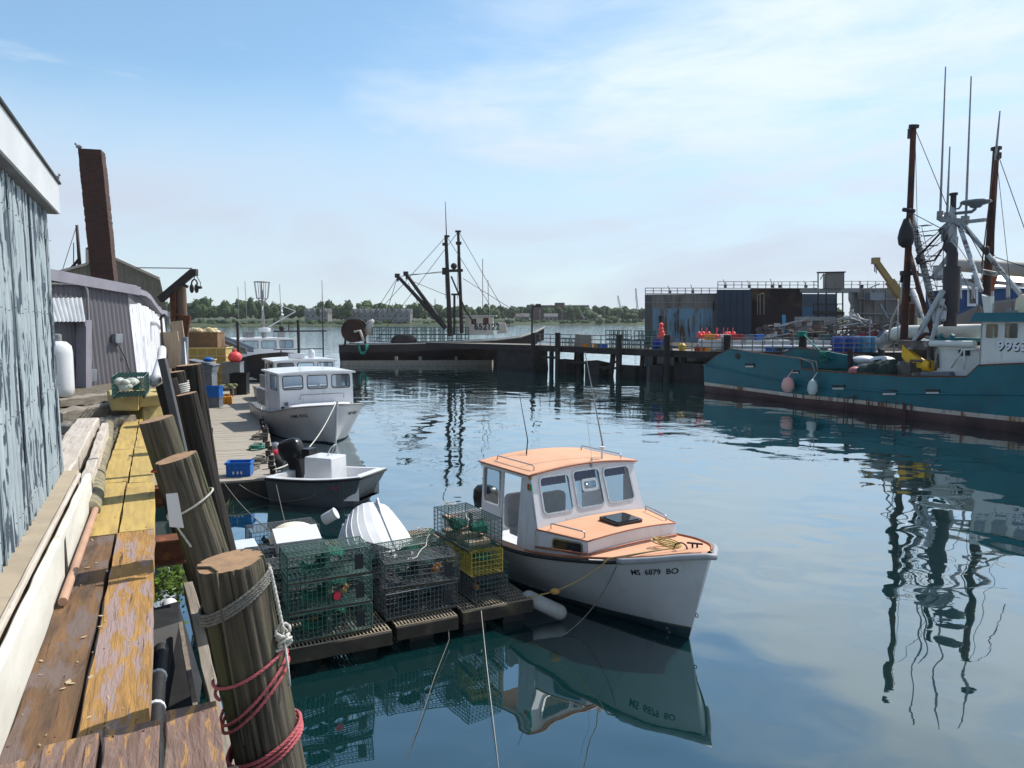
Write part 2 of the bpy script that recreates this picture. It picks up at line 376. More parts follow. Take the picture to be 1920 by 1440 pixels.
def tree(name, label, x, dy, h, rx, mi, group=None, conifer=False):
    y = shore_y(x) + dy; t = thing(name, label, 'tree', (x, y, 1.4), 0, group)
    k = MB(); k.tube([(0, 0, -1), (.1, 0, h * .3), (0, .1, h * .7)], [.32, .24, .08], 6)
    for j in range(4):
        a = j * 1.6; k.tube([(0, 0, h * .3), (math.cos(a) * rx * .5, math.sin(a) * rx * .5, h * .55)], [.13, .05], 5)
    k.build('trunk', m_trunk, t)
    c = MB()
    if conifer:
        for j in range(9):
            f = j / 9; crown(c, (0, 0, h * (.15 + .8 * f)), rx * (1.05 - f), h * .09, 40, .5, r2, core=True)
    else: crown(c, (0, 0, h * .6), rx, h * .42, 260, .75, r2)
    c.build('crown', m_leaf[mi], t)
tree('broadleaf_tree', 'tall bright green tree, highest crown on the left shore above the crates', -188, 16, 15.5, 7, 1)
tree('broadleaf_tree', 'bright green tree just right of the highest crown on the left shore', -177, 18, 14.8, 6, 1)
tree('broadleaf_tree', 'round tree at the far left shore beside the jib crane block', -212, 12, 11.5, 6, 1)
tree('conifer_tree', 'dark pointed conifer standing alone in front of the brick building', 46, 22, 11, 3.0, 0, conifer=True)
tree('broadleaf_tree', 'broad round tree on the right shore next to the dark conifer', 58, 20, 11, 6.5, 1)
tree('broadleaf_tree', 'low wide tree near the water on the right shore below the cranes', 91, 14, 8.5, 7.0, 0)
tree('broadleaf_tree', 'pale green bushy tree at the waterline left of the drydock', 112, 8, 6.2, 6.0, 1)
tree('broadleaf_tree', 'small pale shore tree in front of the brick building', 75, 8, 5.5, 5.0, 1)
for i in range(16):      # scrub along the waterline
    pass
sc_ = MB()
for i in range(150):
    x = -280 + i * 3.4 + r2.uniform(-3, 3); sc_.mi = r2.choice((0, 0, 1)); crown(sc_, (x, shore_y(x) + r2.uniform(4, 16), 1.6), r2.uniform(2.2, 4.2), r2.uniform(1, 3.2), 36, .7, r2)
tag(sc_.build('shore_scrub', m_leaf), 'low green scrub lining the far waterline', 'scrub', kind='stuff')
# ---- far buildings
m_hw = mat('pale_siding', (.20, .21, .21), (.16, .17, .17), .8, .4); m_hg = mat('grey_siding', (.13, .14, .15), (.17, .17, .175), .8, .4)
m_roof = mat('slate_roof', (.09, .09, .10), (.13, .12, .12), .9, .5); m_brickfar = mat('far_brick', (.11, .065, .055), (.09, .055, .05), .9, .5)
def house(name, label, x, dy, w, d, h, rf, wm, nwin=3, rows=2, group=None, z=2.0):
    y = shore_y(x) + dy; t = thing(name, label, 'house', (x, y, z), 0, group)
    a = MB(); a.box(-w / 2, 0, -1, w / 2, d, h); a.build('wall', wm, t)
    b = MB(); b.prism([(-w / 2 - .4, -.5, h), (-w / 2 - .4, d + .5, h), (-w / 2 - .4, d / 2, h + rf)], (0, 0, 0), (w + .8, 0, 0)); b.build('roof', m_roof, t)
    if nwin:
        src = None
        for r_ in range(rows):
            for i in range(nwin):
                cx = -w / 2 + w * (i + .5) / nwin; cz = h * (r_ + .55) / rows
                if src is None:
                    q = MB(); q.box(-.6, -.06, -.8, .6, 0, .8); src = q.build('window', m_darkglass, t); src.location = (cx, -.003, cz)
                else:
                    o = src.copy(); COL.objects.link(o); o.location = (cx, -.003, cz)
    return t
house('shore_house', 'small grey gabled house at the far left shore', -205, 4, 10, 8, 3.4, 3.2, m_hg, 3, 1)
house('shore_house', 'low white house right of the brick building on the far shore', 62, 34, 14, 8, 3.5, 2, m_hw, 4, 1)
house('shore_house', 'white house by the water just left of the drydock', 113, 24, 12, 8, 4.0, 2.6, m_hw, 3, 1)
house('shore_house', 'pale cottage on the wooded shore above the dark trawler bow', 8, 20, 11, 8, 4, 2.6, m_hw, 3, 1)
house('shore_house', 'grey cottage left of the dark conifer on the far shore', 30, 18, 10, 8, 4, 2.4, m_hg, 3, 1)
def condo(x, w, wm, label, nd):
    y = shore_y(x) + 14; t = thing('apartment_block', label, 'building', (x, y, 1.8))
    a = MB(); a.box(-w / 2, 0, -1, w / 2, 12, 6.6); a.build('wall', wm, t)
    b = MB(); b.prism([(-w / 2, -.6, 6.6), (-w / 2, 12.6, 6.6), (-w / 2, 9.5, 9.4), (-w / 2, 2.2, 9.4)], (-.3, 0, 0), (w + .3, 0, 0)); ro = b.build('roof', m_roof, t)
    q = MB(); q.box(-.6, -.06, -.75, .6, 0, .75); sw = None
    for i in range(nd):
        cx = -w / 2 + w * (i + .5) / nd
        dm = MB(); dm.prism([(cx - 1.0, 0, 6.6), (cx + 1.0, 0, 6.6), (cx + 1.0, 0, 8.4), (cx, 0, 9.4), (cx - 1.0, 0, 8.4)], (0, -.5, 0), (0, 3, 0)); dm.build('dormer', wm, t)
        for z in (1.5, 4.4):
            if sw is None: sw = q.build('window', m_darkglass, t); sw.location = (cx, -.003, z)
            else: o = sw.copy(); COL.objects.link(o); o.location = (cx, -.003, z)
condo(-127, 15, m_hw, 'pale three storey apartment block with dormers, left of the long grey row', 4)
condo(-90, 44, m_hg, 'long grey apartment row with many dormers on the far shore', 11)
bt = thing('brick_building', 'long dark brick building above the trees on the far shore', 'building', (38, 640, 4))
a = MB(); a.box(-22, 0, -3, 26, 20, 11.5); a.build('wall', m_brickfar, bt); a = MB(); a.box(-2, 4, 11.5, 6, 12, 13.6); a.build('roof_house', m_brickfar, bt)
m_lattice = mat('crane_steel', (.16, .13, .12), (.22, .18, .17), .7, 2); m_towerst = mat('tower_steel', (.30, .31, .33), None, .7)
def crane(x, dy, base, tip, label):
    y = shore_y(x) + dy; t = thing('crawler_crane', label, 'crane', (x, y, 2), 0, 'cranes beyond the far shore')
    a = MB(); a.box(-2.2, -1.5, 0, 2.2, 1.5, 1.2); a.box(-2, -1.3, 1.4, 3, 1.3, 3.6); a.build('base', m_brickfar, t)
    b = MB(); p = Vector((-.8, 0, 2.2)); q = Vector(tip)
    up = (q - p).normalized(); sx = Vector((.75, 0, 0)); sy = Vector((0, .75, 0))
    for c_ in (sx + sy, sx - sy, -sx + sy, -sx - sy): b.tube([p + c_, q + c_ * .5], .13, 4)
    nseg = 16
    for i in range(nseg):
        f0, f1 = i / nseg, (i + 1) / nseg; sgn = 1 if i % 2 else -1
        for c_ in (sy, -sy): b.tube([p.lerp(q, f0) + (sx * sgn + c_) * (1 - .5 * f0), p.lerp(q, f1) + (-sx * sgn + c_) * (1 - .5 * f1)], .08, 4)
    b.build('boom', m_lattice, t)
    c = MB(); c.tube([q, q + Vector((-.3, 0, -10))], .06, 4); c.build('hoist_cable', m_lattice, t)
crane(91, 60, 0, (-5.2, 0, 21), 'lattice boom crane leaning left, leftmost of the far cranes')
crane(104, 60, 0, (-3.2, 0, 27), 'tallest pale lattice boom crane on the far shore')
crane(121, 60, 0, (-4.5, 0, 16), 'shortest lattice boom crane, just left of the drydock')
def mast_tower(x, dy, h, label, w=.5, name='radio_mast', arms=False):
    y = shore_y(x) + dy; t = MB()
    for c_ in ((w, w), (w, -w), (-w, w), (-w, -w)): t.tube([(x + c_[0], y + c_[1], 2), (x + c_[0] * .3, y + c_[1] * .3, 2 + h)], .12, 4)
    for i in range(int(h / 2)):
        z = 2 + i * 2; k = 1 - .7 * i * 2 / h; sg = 1 if i % 2 else -1
        t.tube([(x + w * k * sg, y - w * k, z), (x - w * k * sg, y - w * k, z + 2)], .07, 4)
    if arms:
        for f in (.62, .76, .9): t.beam((x - 5, y, 2 + h * f), (x + 5, y, 2 + h * f), .3, .3)
    single(t, name, m_towerst, label, 'mast')
mast_tower(-222, 40, 26, 'thin pale radio mast beyond the trees under the jib block', .4)
mast_tower(308, 60, 34, 'pale pylon with cross arms seen above the drydock', 1.6, 'power_pylon', True)
mast_tower(-60, 90, 18, 'slim church spire rising above the wood behind the net reel', .7, 'church_spire')
for px_, lb in ((1015, 'pale light pole on the shore left of the brick building'), (1103, 'pale light pole on the shore under the left crane'), (1059, 'pale light pole in front of the brick building')):
    p = PY(px_, 592, 560); a = MB(); a.tube([(p.x, 590, 1), (p.x, 590, 11)], .16, 5); a.beam((p.x - .1, 590, 11), (p.x + 1.2, 590, 11), .2, .15); single(a, 'light_pole', m_towerst, lb, 'pole', 'light poles on the far shore')
# haze between here and the far shore
hz = MB(); hz.box(-900, -50, -3, 900, 1100, 60)
hm = bpy.data.materials.new('haze_air'); hm.use_nodes = True; n_ = hm.node_tree; n_.nodes.remove(n_.nodes['Principled BSDF'])
v_ = n_.nodes.new('ShaderNodeVolumePrincipled'); v_.inputs['Color'].default_value = (.86, .9, .96, 1); v_.inputs['Density'].default_value = .00010; v_.inputs['Anisotropy'].default_value = .2
n_.links.new(v_.outputs[0], n_.nodes['Material Output'].inputs['Volume'])
USE_HAZE = True
if USE_HAZE: tag(hz.build('haze', hm), 'thin pale sea haze over the harbour', 'haze', kind='stuff')
# ============================================================ the wharf on the left
m_planky = mat('yellow_new_plank', (.45, .32, .10), (.34, .24, .08), .75, 2.2, bump=.08, st=(9, .8, 9), c3=(.26, .17, .07), s3=3.5, lo3=.56, hi3=.74, st3=(2.5, .5, 2.5), mod=.4, mods=1.0, cr=(2.4, (13, .4, 13), .66), crc=(.15, .09, .03))
m_plankb = mat('brown_worn_plank', (.165, .09, .042), (.07, .045, .03), .9, 2.4, bump=.6, st=(5, .8, 5), c3=(.13, .095, .085), s3=3.2, lo3=.50, hi3=.58, st3=(2.6, .6, 2.6), dist=.4, mod=.6, mods=1.4, cr=(2.2, (16, .5, 16), .62), crc=(.035, .02, .012))
m_plankp = mat('peeling_ochre_plank', (.37, .205, .062), (.23, .13, .05), .9, 3.5, bump=.8, st=(7, .7, 7), c3=(.27, .195, .185), s3=5.0, lo3=.485, hi3=.545, st3=(2.6, .42, 2.6), dist=.35, mod=.7, mods=1.8, modst=(1.5, .7, 1), cr=(2.2, (16, .5, 16), .63), crc=(.07, .04, .025))
m_boardm = mat('mauve_peeled_board', (.20, .135, .12), (.12, .07, .05), .75, 3.5, bump=.9, st=(5, .8, 5), c3=(.34, .19, .07), s3=6, lo3=.55, hi3=.62, st3=(3.5, .6, 3.5), dist=.5, mod=.4, cr=(2.4, (15, .5, 15), .62), crc=(.05, .03, .025))
m_greywood = mat('grey_weathered_wood', (.26, .225, .19), (.16, .135, .11), .9, 3, bump=.4, st=(6, 6, .7), c3=(.10, .085, .07), s3=4, lo3=.6, hi3=.75, st3=(10, 10, .7))
m_greywood_x = mat('grey_weathered_timber', (.30, .265, .22), (.19, .165, .135), .9, 3, bump=.4, st=(5, .8, 5), c3=(.12, .10, .08), s3=4, lo3=.58, hi3=.72, st3=(8, .7, 8))
m_whitewood = mat('bleached_timber', (.50, .45, .40), (.38, .33, .28), .9, 3, bump=.3, st=(6, .8, 6), c3=(.24, .2, .16), s3=3, lo3=.6, hi3=.72)
m_yellowblock = mat('yellow_painted_block', (.52, .40, .16), (.34, .27, .13), .85, 5, bump=.2, c3=(.15, .12, .08), s3=5, lo3=.58, hi3=.7)
m_pile = mat('piling_wood', (.105, .09, .066), (.05, .042, .034), .95, 3, bump=.9, st=(9, 9, .5), c3=(.055, .065, .02), s3=1.6, lo3=.50, hi3=.68, st3=(1.5, 1.5, .8), bscale=5, cr=(3.2, (11, 11, .22), .61), crc=(.022, .018, .013))
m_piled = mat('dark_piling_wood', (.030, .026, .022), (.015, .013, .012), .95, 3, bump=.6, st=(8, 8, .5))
m_piletop = mat('sawn_piling_top', (.36, .22, .12), (.25, .16, .10), .9, 9, bump=.4, c3=(.22, .20, .15), s3=4, lo3=.5, hi3=.6)
m_conc = mat('sandy_concrete', (.36, .30, .22), (.29, .24, .18), .95, 3, bump=.15, c3=(.26, .21, .16), s3=2, lo3=.58, hi3=.75)
m_whiteboard = mat('white_painted_board', (.60, .59, .55), (.51, .50, .45), .7, 2, bump=.12, st=(2, 1, 3), c3=(.40, .38, .28), s3=3, lo3=.63, hi3=.74, st3=(2, .8, 4))
m_ground = mat('wharf_gravel', (.17, .145, .11), (.08, .07, .055), .95, 9, bump=.9, c3=(.12, .13, .06), s3=1.5, lo3=.55, hi3=.68)
m_peel = mat('peeling_wall_paint', (.33, .385, .41), (.24, .29, .32), .7, 3, bump=.25, st=(2, 2, .6), c3=(.05, .07, .095), s3=7, lo3=.525, hi3=.54, st3=(2.4, 2.4, .36), dist=.7, mod=.42, mods=2.2, modst=(1.6, 1.6, .22), cr=(5, (.02, .02, 3.0), .70), crc=(.16, .18, .2))
m_fascia = mat('white_metal_fascia', (.50, .515, .53), (.44, .455, .47), .55, 1.5, bump=.03)
m_soffit = mat('dark_soffit', (.16, .17, .18), (.12, .12, .13), .8, 3)
m_lav = mat('mauve_grey_siding', (.115, .11, .128), (.092, .088, .104), .75, 1.5, st=(1, 1, .3), c3=(.08, .072, .085), s3=1.2, lo3=.6, hi3=.8, st3=(1.5, 1.5, .5))
m_lavtrim = mat('mauve_trim', (.24, .23, .275), (.20, .19, .23), .7, 2)
m_whiteside = mat('peeling_white_boards', (.62, .63, .66), (.50, .51, .55), .8, 2, bump=.2, st=(3, 3, .5), c3=(.22, .21, .23), s3=3.2, lo3=.56, hi3=.66, st3=(4, 4, .5))
m_galv = mat('galvanised_sheet', (.24, .26, .29), (.17, .19, .22), .5, 3, metal=.4)
m_shingle = mat('weathered_shingle', (.20, .18, .14), (.14, .125, .10), .9, 4, bump=.4, st=(3, 3, .6), c3=(.10, .11, .06), s3=1.3, lo3=.55, hi3=.7)
# ---- ground sheet of the wharf and its dark timber face
gq = MB(); P_ = [W(s, t, 3.20) for s, t in ((-6, -40), (-6, -.70), (12, -.62), (22, -.55), (27, .2), (46, 1.2), (46, -40))]; gq.prism(P_, (0, 0, 0), (0, 0, -.35))
tag(gq.build('wharf_ground', m_ground), kind='structure')
bq = MB(); TP = [(-6, -.85), (12, -.85), (22, -.8), (27, -.1), (46, .8)]
for (a, b), (c, d) in zip(TP, TP[1:]): bq.hexa([W(a, b, -1), W(c, d, -1), W(c, d - .3, -1), W(a, b - .3, -1)], [W(a, b, 2.85), W(c, d, 2.85), W(c, d - .3, 2.85), W(a, b - .3, 2.85)])
single(bq, 'bulkhead', m_dark, 'dark timber bulkhead under the wharf planks', 'sea wall')
def plank(name, label, s0, s1, t0, t1, z0, z1, m, cat='plank', group=None, jit=.006, seed=1, t0b=None, t1b=None, bev=.008, ez=0.0):
    nails = group is not None
    q = random.Random(seed); n = max(4, int((s1 - s0) / .22)); rings = []
    for i in range(n + 1):
        f = i / n; s = s0 + (s1 - s0) * f; a = t0 + ((t0b if t0b is not None else t0) - t0) * f; b = t1 + ((t1b if t1b is not None else t1) - t1) * f
        j = lambda: q.uniform(-jit, jit)
        e0 = q.uniform(-.015, .015) if i in (0, n) else 0
        rings.append([W(s + e0, a + j(), z0), W(s - e0, b + j(), z0), W(s - e0, b + j(), z1 + j() * .5 + ez * f), W(s + e0, a + j(), z1 + j() * .5 + ez * f)])
    mb = MB(); mb.loft(rings)
    if nails:
        mb.mi = 1; c_ = s0 + .07
        for s in [s0 + .06, s1 - .06] + [s0 + .55 + k * .9 for k in range(int((s1 - s0) / .9))]:
            for f in (.2, .8):
                p = W(s + q.uniform(-.02, .02), t0 + (t1 - t0) * f + q.uniform(-.015, .015), z1); mb.tube([p - Vector((0, 0, .01)), p + Vector((0, 0, .003))], .006, 7)
    base = W((s0 + s1) / 2, (t0 + t1) / 2, z0)
    # local frame turned so that Y runs along the plank: the grain of the material follows it
    rot = Matrix.Rotation(-WA, 4, 'Z'); mb.v = [tuple(rot @ (Vector(p) - base)) for p in mb.v]
    o = mb.build(name, [m, m_rust] if nails else m, loc=base, bevel=bev, segs=1); o.rotation_euler = (0, 0, WA)
    return tag(o, label, cat, group)
pg = 'planks of the wharf edge walkway'
plank('walkway_plank', 'long peeling ochre and mauve plank beside the pilings, nearest on the right', 3.05, 6.93, -.362, -.09, 3.13, 3.25, m_plankp, group=pg, seed=2, t1b=-.075, t0b=-.345)
plank('walkway_plank', 'long dark brown plank along the white board, nearest on the left', 3.05, 6.90, -.655, -.395, 3.14, 3.245, m_plankb, group=pg, seed=3, t0b=-.59, t1b=-.37)
plank('walkway_plank', 'smooth yellow plank right of the gap, just beyond the peeling ochre one', 6.95, 9.0, -.335, -.075, 3.14, 3.25, m_planky, group=pg, seed=4)
plank('walkway_plank', 'smooth yellow plank left of the gap, just beyond the dark brown one', 6.92, 9.1, -.59, -.355, 3.14, 3.25, m_planky, group=pg, seed=5)
plank('walkway_plank', 'third yellow plank on the right, passing the second piling from the camera', 9.03, 11.5, -.325, -.09, 3.14, 3.25, m_planky, group=pg, seed=6, t1b=-.12)
plank('walkway_plank', 'third yellow plank on the left, with a shadow band across it', 9.13, 11.4, -.58, -.34, 3.14, 3.25, m_planky, group=pg, seed=7)
plank('walkway_plank', 'far yellow plank on the right, partly behind the third piling', 11.53, 14.9, -.32, -.13, 3.14, 3.25, m_planky, group=pg, seed=8, t1b=-.28)
plank('walkway_plank', 'far yellow plank on the left, ending at the stacked yellow blocks', 11.43, 14.7, -.57, -.335, 3.14, 3.25, m_planky, group=pg, seed=9)
bg_ = 'peeled deck boards along the lower edge of the photo'
for i, (a, b, s1, lb) in enumerate(((-.80, -.48, 3.31, 'mauve peeled deck board at the lower left corner'), (-.462, -.268, 3.39, 'mauve peeled deck board in front of the dark brown plank'),
                                    (-.252, -.052, 3.41, 'flaking deck board in front of the ochre plank'), (-.03, .175, 3.47, 'half brown, half mauve deck board nearest the big piling'))):
    plank('deck_board', lb, 1.0, s1, a, b, 3.265, 3.33, m_boardm, 'deck board', bg_, seed=20 + i, jit=.008)
plank('stringer', 'dark timber lying crosswise under the ends of the nearest planks', 1.0, 3.3, -.62, .25, 3.05, 3.12, m_dark, 'timber')
# ---- white board, ledge and the peeling shed
plank('rail_board', 'white painted board on edge between the shed ledge and the brown plank', .5, 8.05, -.70, -.655, 3.21, 3.56, m_whiteboard, 'board', t1b=-.60, t0b=-.655, jit=.004)
plank('trim_strip', 'thin white moulding strip lying on top of the white board', .5, 7.9, -.735, -.705, 3.56, 3.60, m_whitewood, 'trim', t0b=-.70, t1b=-.67, jit=.002)
plank('ledge', 'sandy concrete ledge at the foot of the peeling shed wall', -4, 8.15, -1.1, -.742, 3.0, 3.585, m_conc, 'ledge', t1b=-.705, jit=.004)
br = MB(); a = W(5.9, -.625, 3.25); br.hexa([W(5.82, -.635, 3.25), W(5.9, -.635, 3.25), W(5.9, -.60, 3.25), W(5.82, -.60, 3.25)], [W(5.88, -.64, 3.50), W(5.96, -.64, 3.52), W(5.96, -.615, 3.52), W(5.88, -.615, 3.50)])
single(br, 'bracket', m_darksteel, 'small black metal bracket standing against the white board', 'bracket', bevel=.006)
pp = MB(); pp.tube([W(5.25, -.575, 3.285), W(8.0, -.55, 3.29)], .027, 12); single(pp, 'wooden_pole', mat('pink_brown_dowel', (.42, .26, .18), (.34, .2, .14), .7, 4), 'round pinkish wooden pole lying along the white board', 'pole', smooth=40)
shed = thing('shed', 'near shed with blue-white corrugated wall of peeling paint and white fascia', 'shed', W(4, -2, 3.2), WA)
wl = MB(); n_s = 560
rows = []
for z in (3.586, 4.2, 4.8, 5.4, 5.945):
    rows.append([W(-3 + 11.1 * i / n_s, -.835 - .03 * (z - 3.586) / 2.36 + .021 * math.cos(2 * math.pi * (-3 + 11.1 * i / n_s) / .135) - .01, z) for i in range(n_s + 1)])
wl.loft([list(r) for r in rows], closed=False, cap=False); wpart(wl, 'wall', m_peel, shed, smooth=True)
b = MB(); b.hexa([W(-3, -4.5, 3.2), W(8.07, -4.5, 3.2), W(8.07, -.90, 3.2), W(-3, -.90, 3.2)], [W(-3, -4.5, 5.94), W(8.07, -4.5, 5.94), W(8.07, -.92, 5.94), W(-3, -.92, 5.94)]); wpart(b, 'inner_wall', m_soffit, shed)
b = MB(); b.hexa([W(-3, -4.7, 5.95), W(8.28, -4.7, 5.95), W(8.28, -.79, 5.95), W(-3, -.79, 5.95)], [W(-3, -4.7, 5.99), W(8.28, -4.7, 5.99), W(8.28, -.79, 5.99), W(-3, -.79, 5.99)]); wpart(b, 'soffit', m_soffit, shed)
b = MB(); b.hexa([W(-3, -.788, 5.955), W(8.3, -.788, 5.955), W(8.3, -.768, 5.955), W(-3, -.768, 5.955)], [W(-3, -.788, 6.225), W(8.3, -.788, 6.225), W(8.3, -.768, 6.225), W(-3, -.768, 6.225)]); wpart(b, 'fascia', m_fascia, shed)
b = MB(); b.hexa([W(-3, -4.8, 6.228), W(8.33, -4.8, 6.228), W(8.33, -.75, 6.228), W(-3, -.75, 6.228)], [W(-3, -4.8, 6.245), W(8.33, -4.8, 6.245), W(8.33, -.75, 6.245), W(-3, -.75, 6.245)]); wpart(b, 'roof', m_black, shed)
gl = MB(); gl.ball((0, 0, .05), .05, 8, 6, 1.5, .8, .8); gl.ball((.07, 0, .10), .025, 6, 5); gl.beam((-.06, 0, .05), (-.13, 0, .06), .04, .015)
gl.v = [(p[0] * .5, p[1] * .5, p[2] * .5) for p in gl.v]; o = gl.build('small_bird', m_grey, smooth=True); o.location = W(8.2, -.78, 6.245); tag(o, 'tiny bird perched on the shed roof corner', 'bird')
# ---- pilings
def piling(label, top, r, L, lean, m=m_pile, seed=1, cut=0.0, topm=m_piletop, group='pilings along the wharf edge'):
    q = random.Random(seed); n = 44; ks = [(q.uniform(0, 6.28), q.uniform(.010, .026), q.uniform(.05, .085)) for _ in range(13)]
    rings = []; Z = [0, -.012, -.04] + [-.1 - .09 * k for k in range(24)] + [-3.2, -L]; n = 72; rj = [q.uniform(-.007, .007) for _ in range(400)]
    for zi, z in enumerate(Z):
        ring = []
        for j in range(n):
            a = 2 * math.pi * j / n; rr = r * (1 + .05 * math.sin(2 * a + seed) + .025 * math.sin(5 * a + seed * 2)) * (1 + .045 * min(1, -z / 2)) * (.965 if zi == 0 else 1) * (1 + .6 * rj[(j * 5 + zi // 4) % 400] + .4 * rj[(zi * 7 + j // 5) % 400])
            for (ka, kd, kw) in ks:
                d = abs((a - ka - .05 * z + math.pi) % (2 * math.pi) - math.pi)
                if d < kw: rr -= kd * (1 - d / kw) * r / .15
            ring.append((rr * math.cos(a), rr * math.sin(a), z + (cut * math.cos(a) * r if zi < 3 else 0) + (1.2 * abs(rj[(j // 2 * 3) % 400]) * (-1) if zi == 1 else 0)))
        rings.append(ring)
    mb = MB(); mb.loft(rings[::-1], cap=True)
    mb.m = [0] * len(mb.f); mb.m[-1] = 1
    o = mb.build('piling', [m, topm], smooth=50); o.location = top
    ax = Vector((-lean[0], -lean[1], 1)).normalized(); xx = (Vector((1, 0, 0)) - ax * ax.x).normalized(); o.rotation_euler = Matrix((xx, ax.cross(xx), ax)).transposed().to_euler()
    return tag(o, label, 'piling', group), ax.normalized()
NV = W(0, 1) ; SV = W(1, 0)
def ln(t, s=0.0): v = NV * t + SV * s; return (v.x, v.y)
p1, ax1 = piling('nearest thick wooden piling wound with pink and grey rope', G(430, 1052, 3.9), .153, 4.6, ln(.15), seed=3)
p2, ax2 = piling('second nearest wooden piling, tied with one grey line above a white plate', G(330, 858, 4.0), .147, 4.8, ln(.25), seed=5)
p3, ax3 = piling('third nearest wooden piling with a mossy base beside the yellow planks', G(292, 786, 4.0), .165, 4.8, ln(.24), seed=9)
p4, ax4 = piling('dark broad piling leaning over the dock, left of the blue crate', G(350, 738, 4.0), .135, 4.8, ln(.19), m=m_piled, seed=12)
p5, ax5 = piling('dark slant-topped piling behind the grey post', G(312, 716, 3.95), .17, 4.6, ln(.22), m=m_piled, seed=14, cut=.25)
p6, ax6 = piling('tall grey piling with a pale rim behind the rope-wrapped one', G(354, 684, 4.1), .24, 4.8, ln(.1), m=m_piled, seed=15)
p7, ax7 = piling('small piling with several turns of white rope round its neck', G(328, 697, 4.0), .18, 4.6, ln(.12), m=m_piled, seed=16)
def pile_pt(o, ang, z, r): return o.matrix_basis @ Vector((r * math.cos(ang), r * math.sin(ang), z))
def wrap(o, r, z0, z1, a0, turns, rr, name, m, label, tilt=0.0, ph=0.0, n=60, extra=None):
    pts = []
    for i in range(int(n * turns) + 1):
        f = i / (n * turns); a = a0 + 2 * math.pi * turns * f
        pts.append(pile_pt(o, a, z0 + (z1 - z0) * f + tilt * math.cos(a - ph), r * (1.03 + .03 * min(1, -(z0) / 2)) + rr * .8))
    if extra: pts += extra
    mb = MB(); (strands(mb, pts, rr) if o is p1 or o is p2 else mb.tube(pts, rr, 7)); return single(mb, name, m, label, 'rope', smooth=True)
for o in (p1, p2, p3, p7): o.rotation_mode = 'XYZ'
bpy.context.view_layer.update()
wrap(p1, .153, -.13, -.19, 2.0, 4.2, .0085, 'rope', m_rope_g, 'weathered grey rope wound tightly round the nearest piling below its top', tilt=.07, ph=.35)
m_cord = mat('brown_cord', (.09, .075, .055), None, .95)
mb = MB(); mb.tube([pile_pt(p1, 4.7, .004, .14)] + [pile_pt(p1, 4.75 - k * .05, z, .169) for k, z in enumerate((-.02, -.12, -.3, -.55, -.8))], .0045, 6); mb.tube([pile_pt(p1, 3.5, .006, .14), pile_pt(p1, 4.0, .006, .09), pile_pt(p1, 4.7, .006, .14)], .006, 6)
single(mb, 'rope', m_cord, 'thin brown cord lying over the top and down the face of the nearest piling', 'rope', smooth=True)
pts = [pile_pt(p1, .12 - .04 * k, z, .168 + k * .004) for k, z in enumerate((-.06, -.08, -.16, -.24, -.31, -.36))]
mb = MB(); strands(mb, pts, .010); e = pts[-1]
for k in range(5): mb.tube([e + Vector((.03 * math.cos(a + k), .025 * math.sin(a * 1.3 + k), .028 * math.sin(a) - .015 * k)) for a in [j * .7 for j in range(9)]], .008, 6)
mb.tube([e, e + Vector((.02, -.01, -.16)), e + Vector((.03, -.02, -.25))], .006, 6)
single(mb, 'rope', m_rope_w, 'pale knotted rope end hanging down the water side of the nearest piling', 'rope', smooth=True)
wrap(p1, .156, -.48, -.54, 3.4, 1.1, .0085, 'rope', m_rope_p, 'pink rope spiralling down the middle of the nearest piling', tilt=.06, ph=.35)
wrap(p1, .157, -.60, -.66, 3.0, 1.6, .0085, 'rope', m_rope_p, 'pink rope crossing under the spiral on the nearest piling', tilt=.13, ph=.35)
wrap(p1, .160, -.86, -.93, 1.0, 3.1, .0095, 'rope', m_rope_p, 'lowest pink rope wound three times round the nearest piling', tilt=.055, ph=.35)
wrap(p2, .158, -.34, -.36, 2.2, 1.3, .0085, 'rope', m_rope_w, 'single pale line tied round the second piling', tilt=.05, ph=.5, extra=[pile_pt(p2, 2.2 + 8.17 + .2, -.45, .17), pile_pt(p2, 4.7, -.62, .18)])
wrap(p7, .18, -.22, -.40, 0, 5, .016, 'rope', m_rope_w, 'white rope wrapped several times round the small far piling', tilt=.02)
wrap(p3, .165, -.46, -.48, 0, 1.2, .009, 'rope', mat('red_rope', (.45, .06, .04), None, .9), 'red cord looped at the foot of the third piling', tilt=.03)
mb = MB(); a = pile_pt(p2, 3.9, -.36, .19); mb.hexa([PY(318, 988, 5.2), PY(345, 990, 5.2), PY(345, 990, 5.22), PY(318, 988, 5.22)], [PY(311, 926, 5.2), PY(333, 924, 5.2), PY(333, 924, 5.22), PY(311, 926, 5.22)])
single(mb, 'white_plate', m_white, 'white plastic plate hanging under the line on the second piling', 'plate')
# rusty spacer beams between planks and pilings
for i, (s, t1, lb) in enumerate(((7.15, .30, 'rust red steel beam joining the planks to the second piling, nearer of two'), (9.4, .22, 'rust red steel beam joining the planks to the third piling, farther of two'))):
    mb = MB(); a = W(s, -.85, 3.0); b = W(s, t1, 3.0)
    mb.beam(a + Vector((0, 0, .1)), b + Vector((0, 0, .1)), .22, .018); mb.beam(a + Vector((0, 0, -.1)), b + Vector((0, 0, -.1)), .22, .018); mb.beam(a, b, .014, .18)
    single(mb, 'steel_beam', m_rust, lb, 'beam', 'steel beams under the wharf edge')
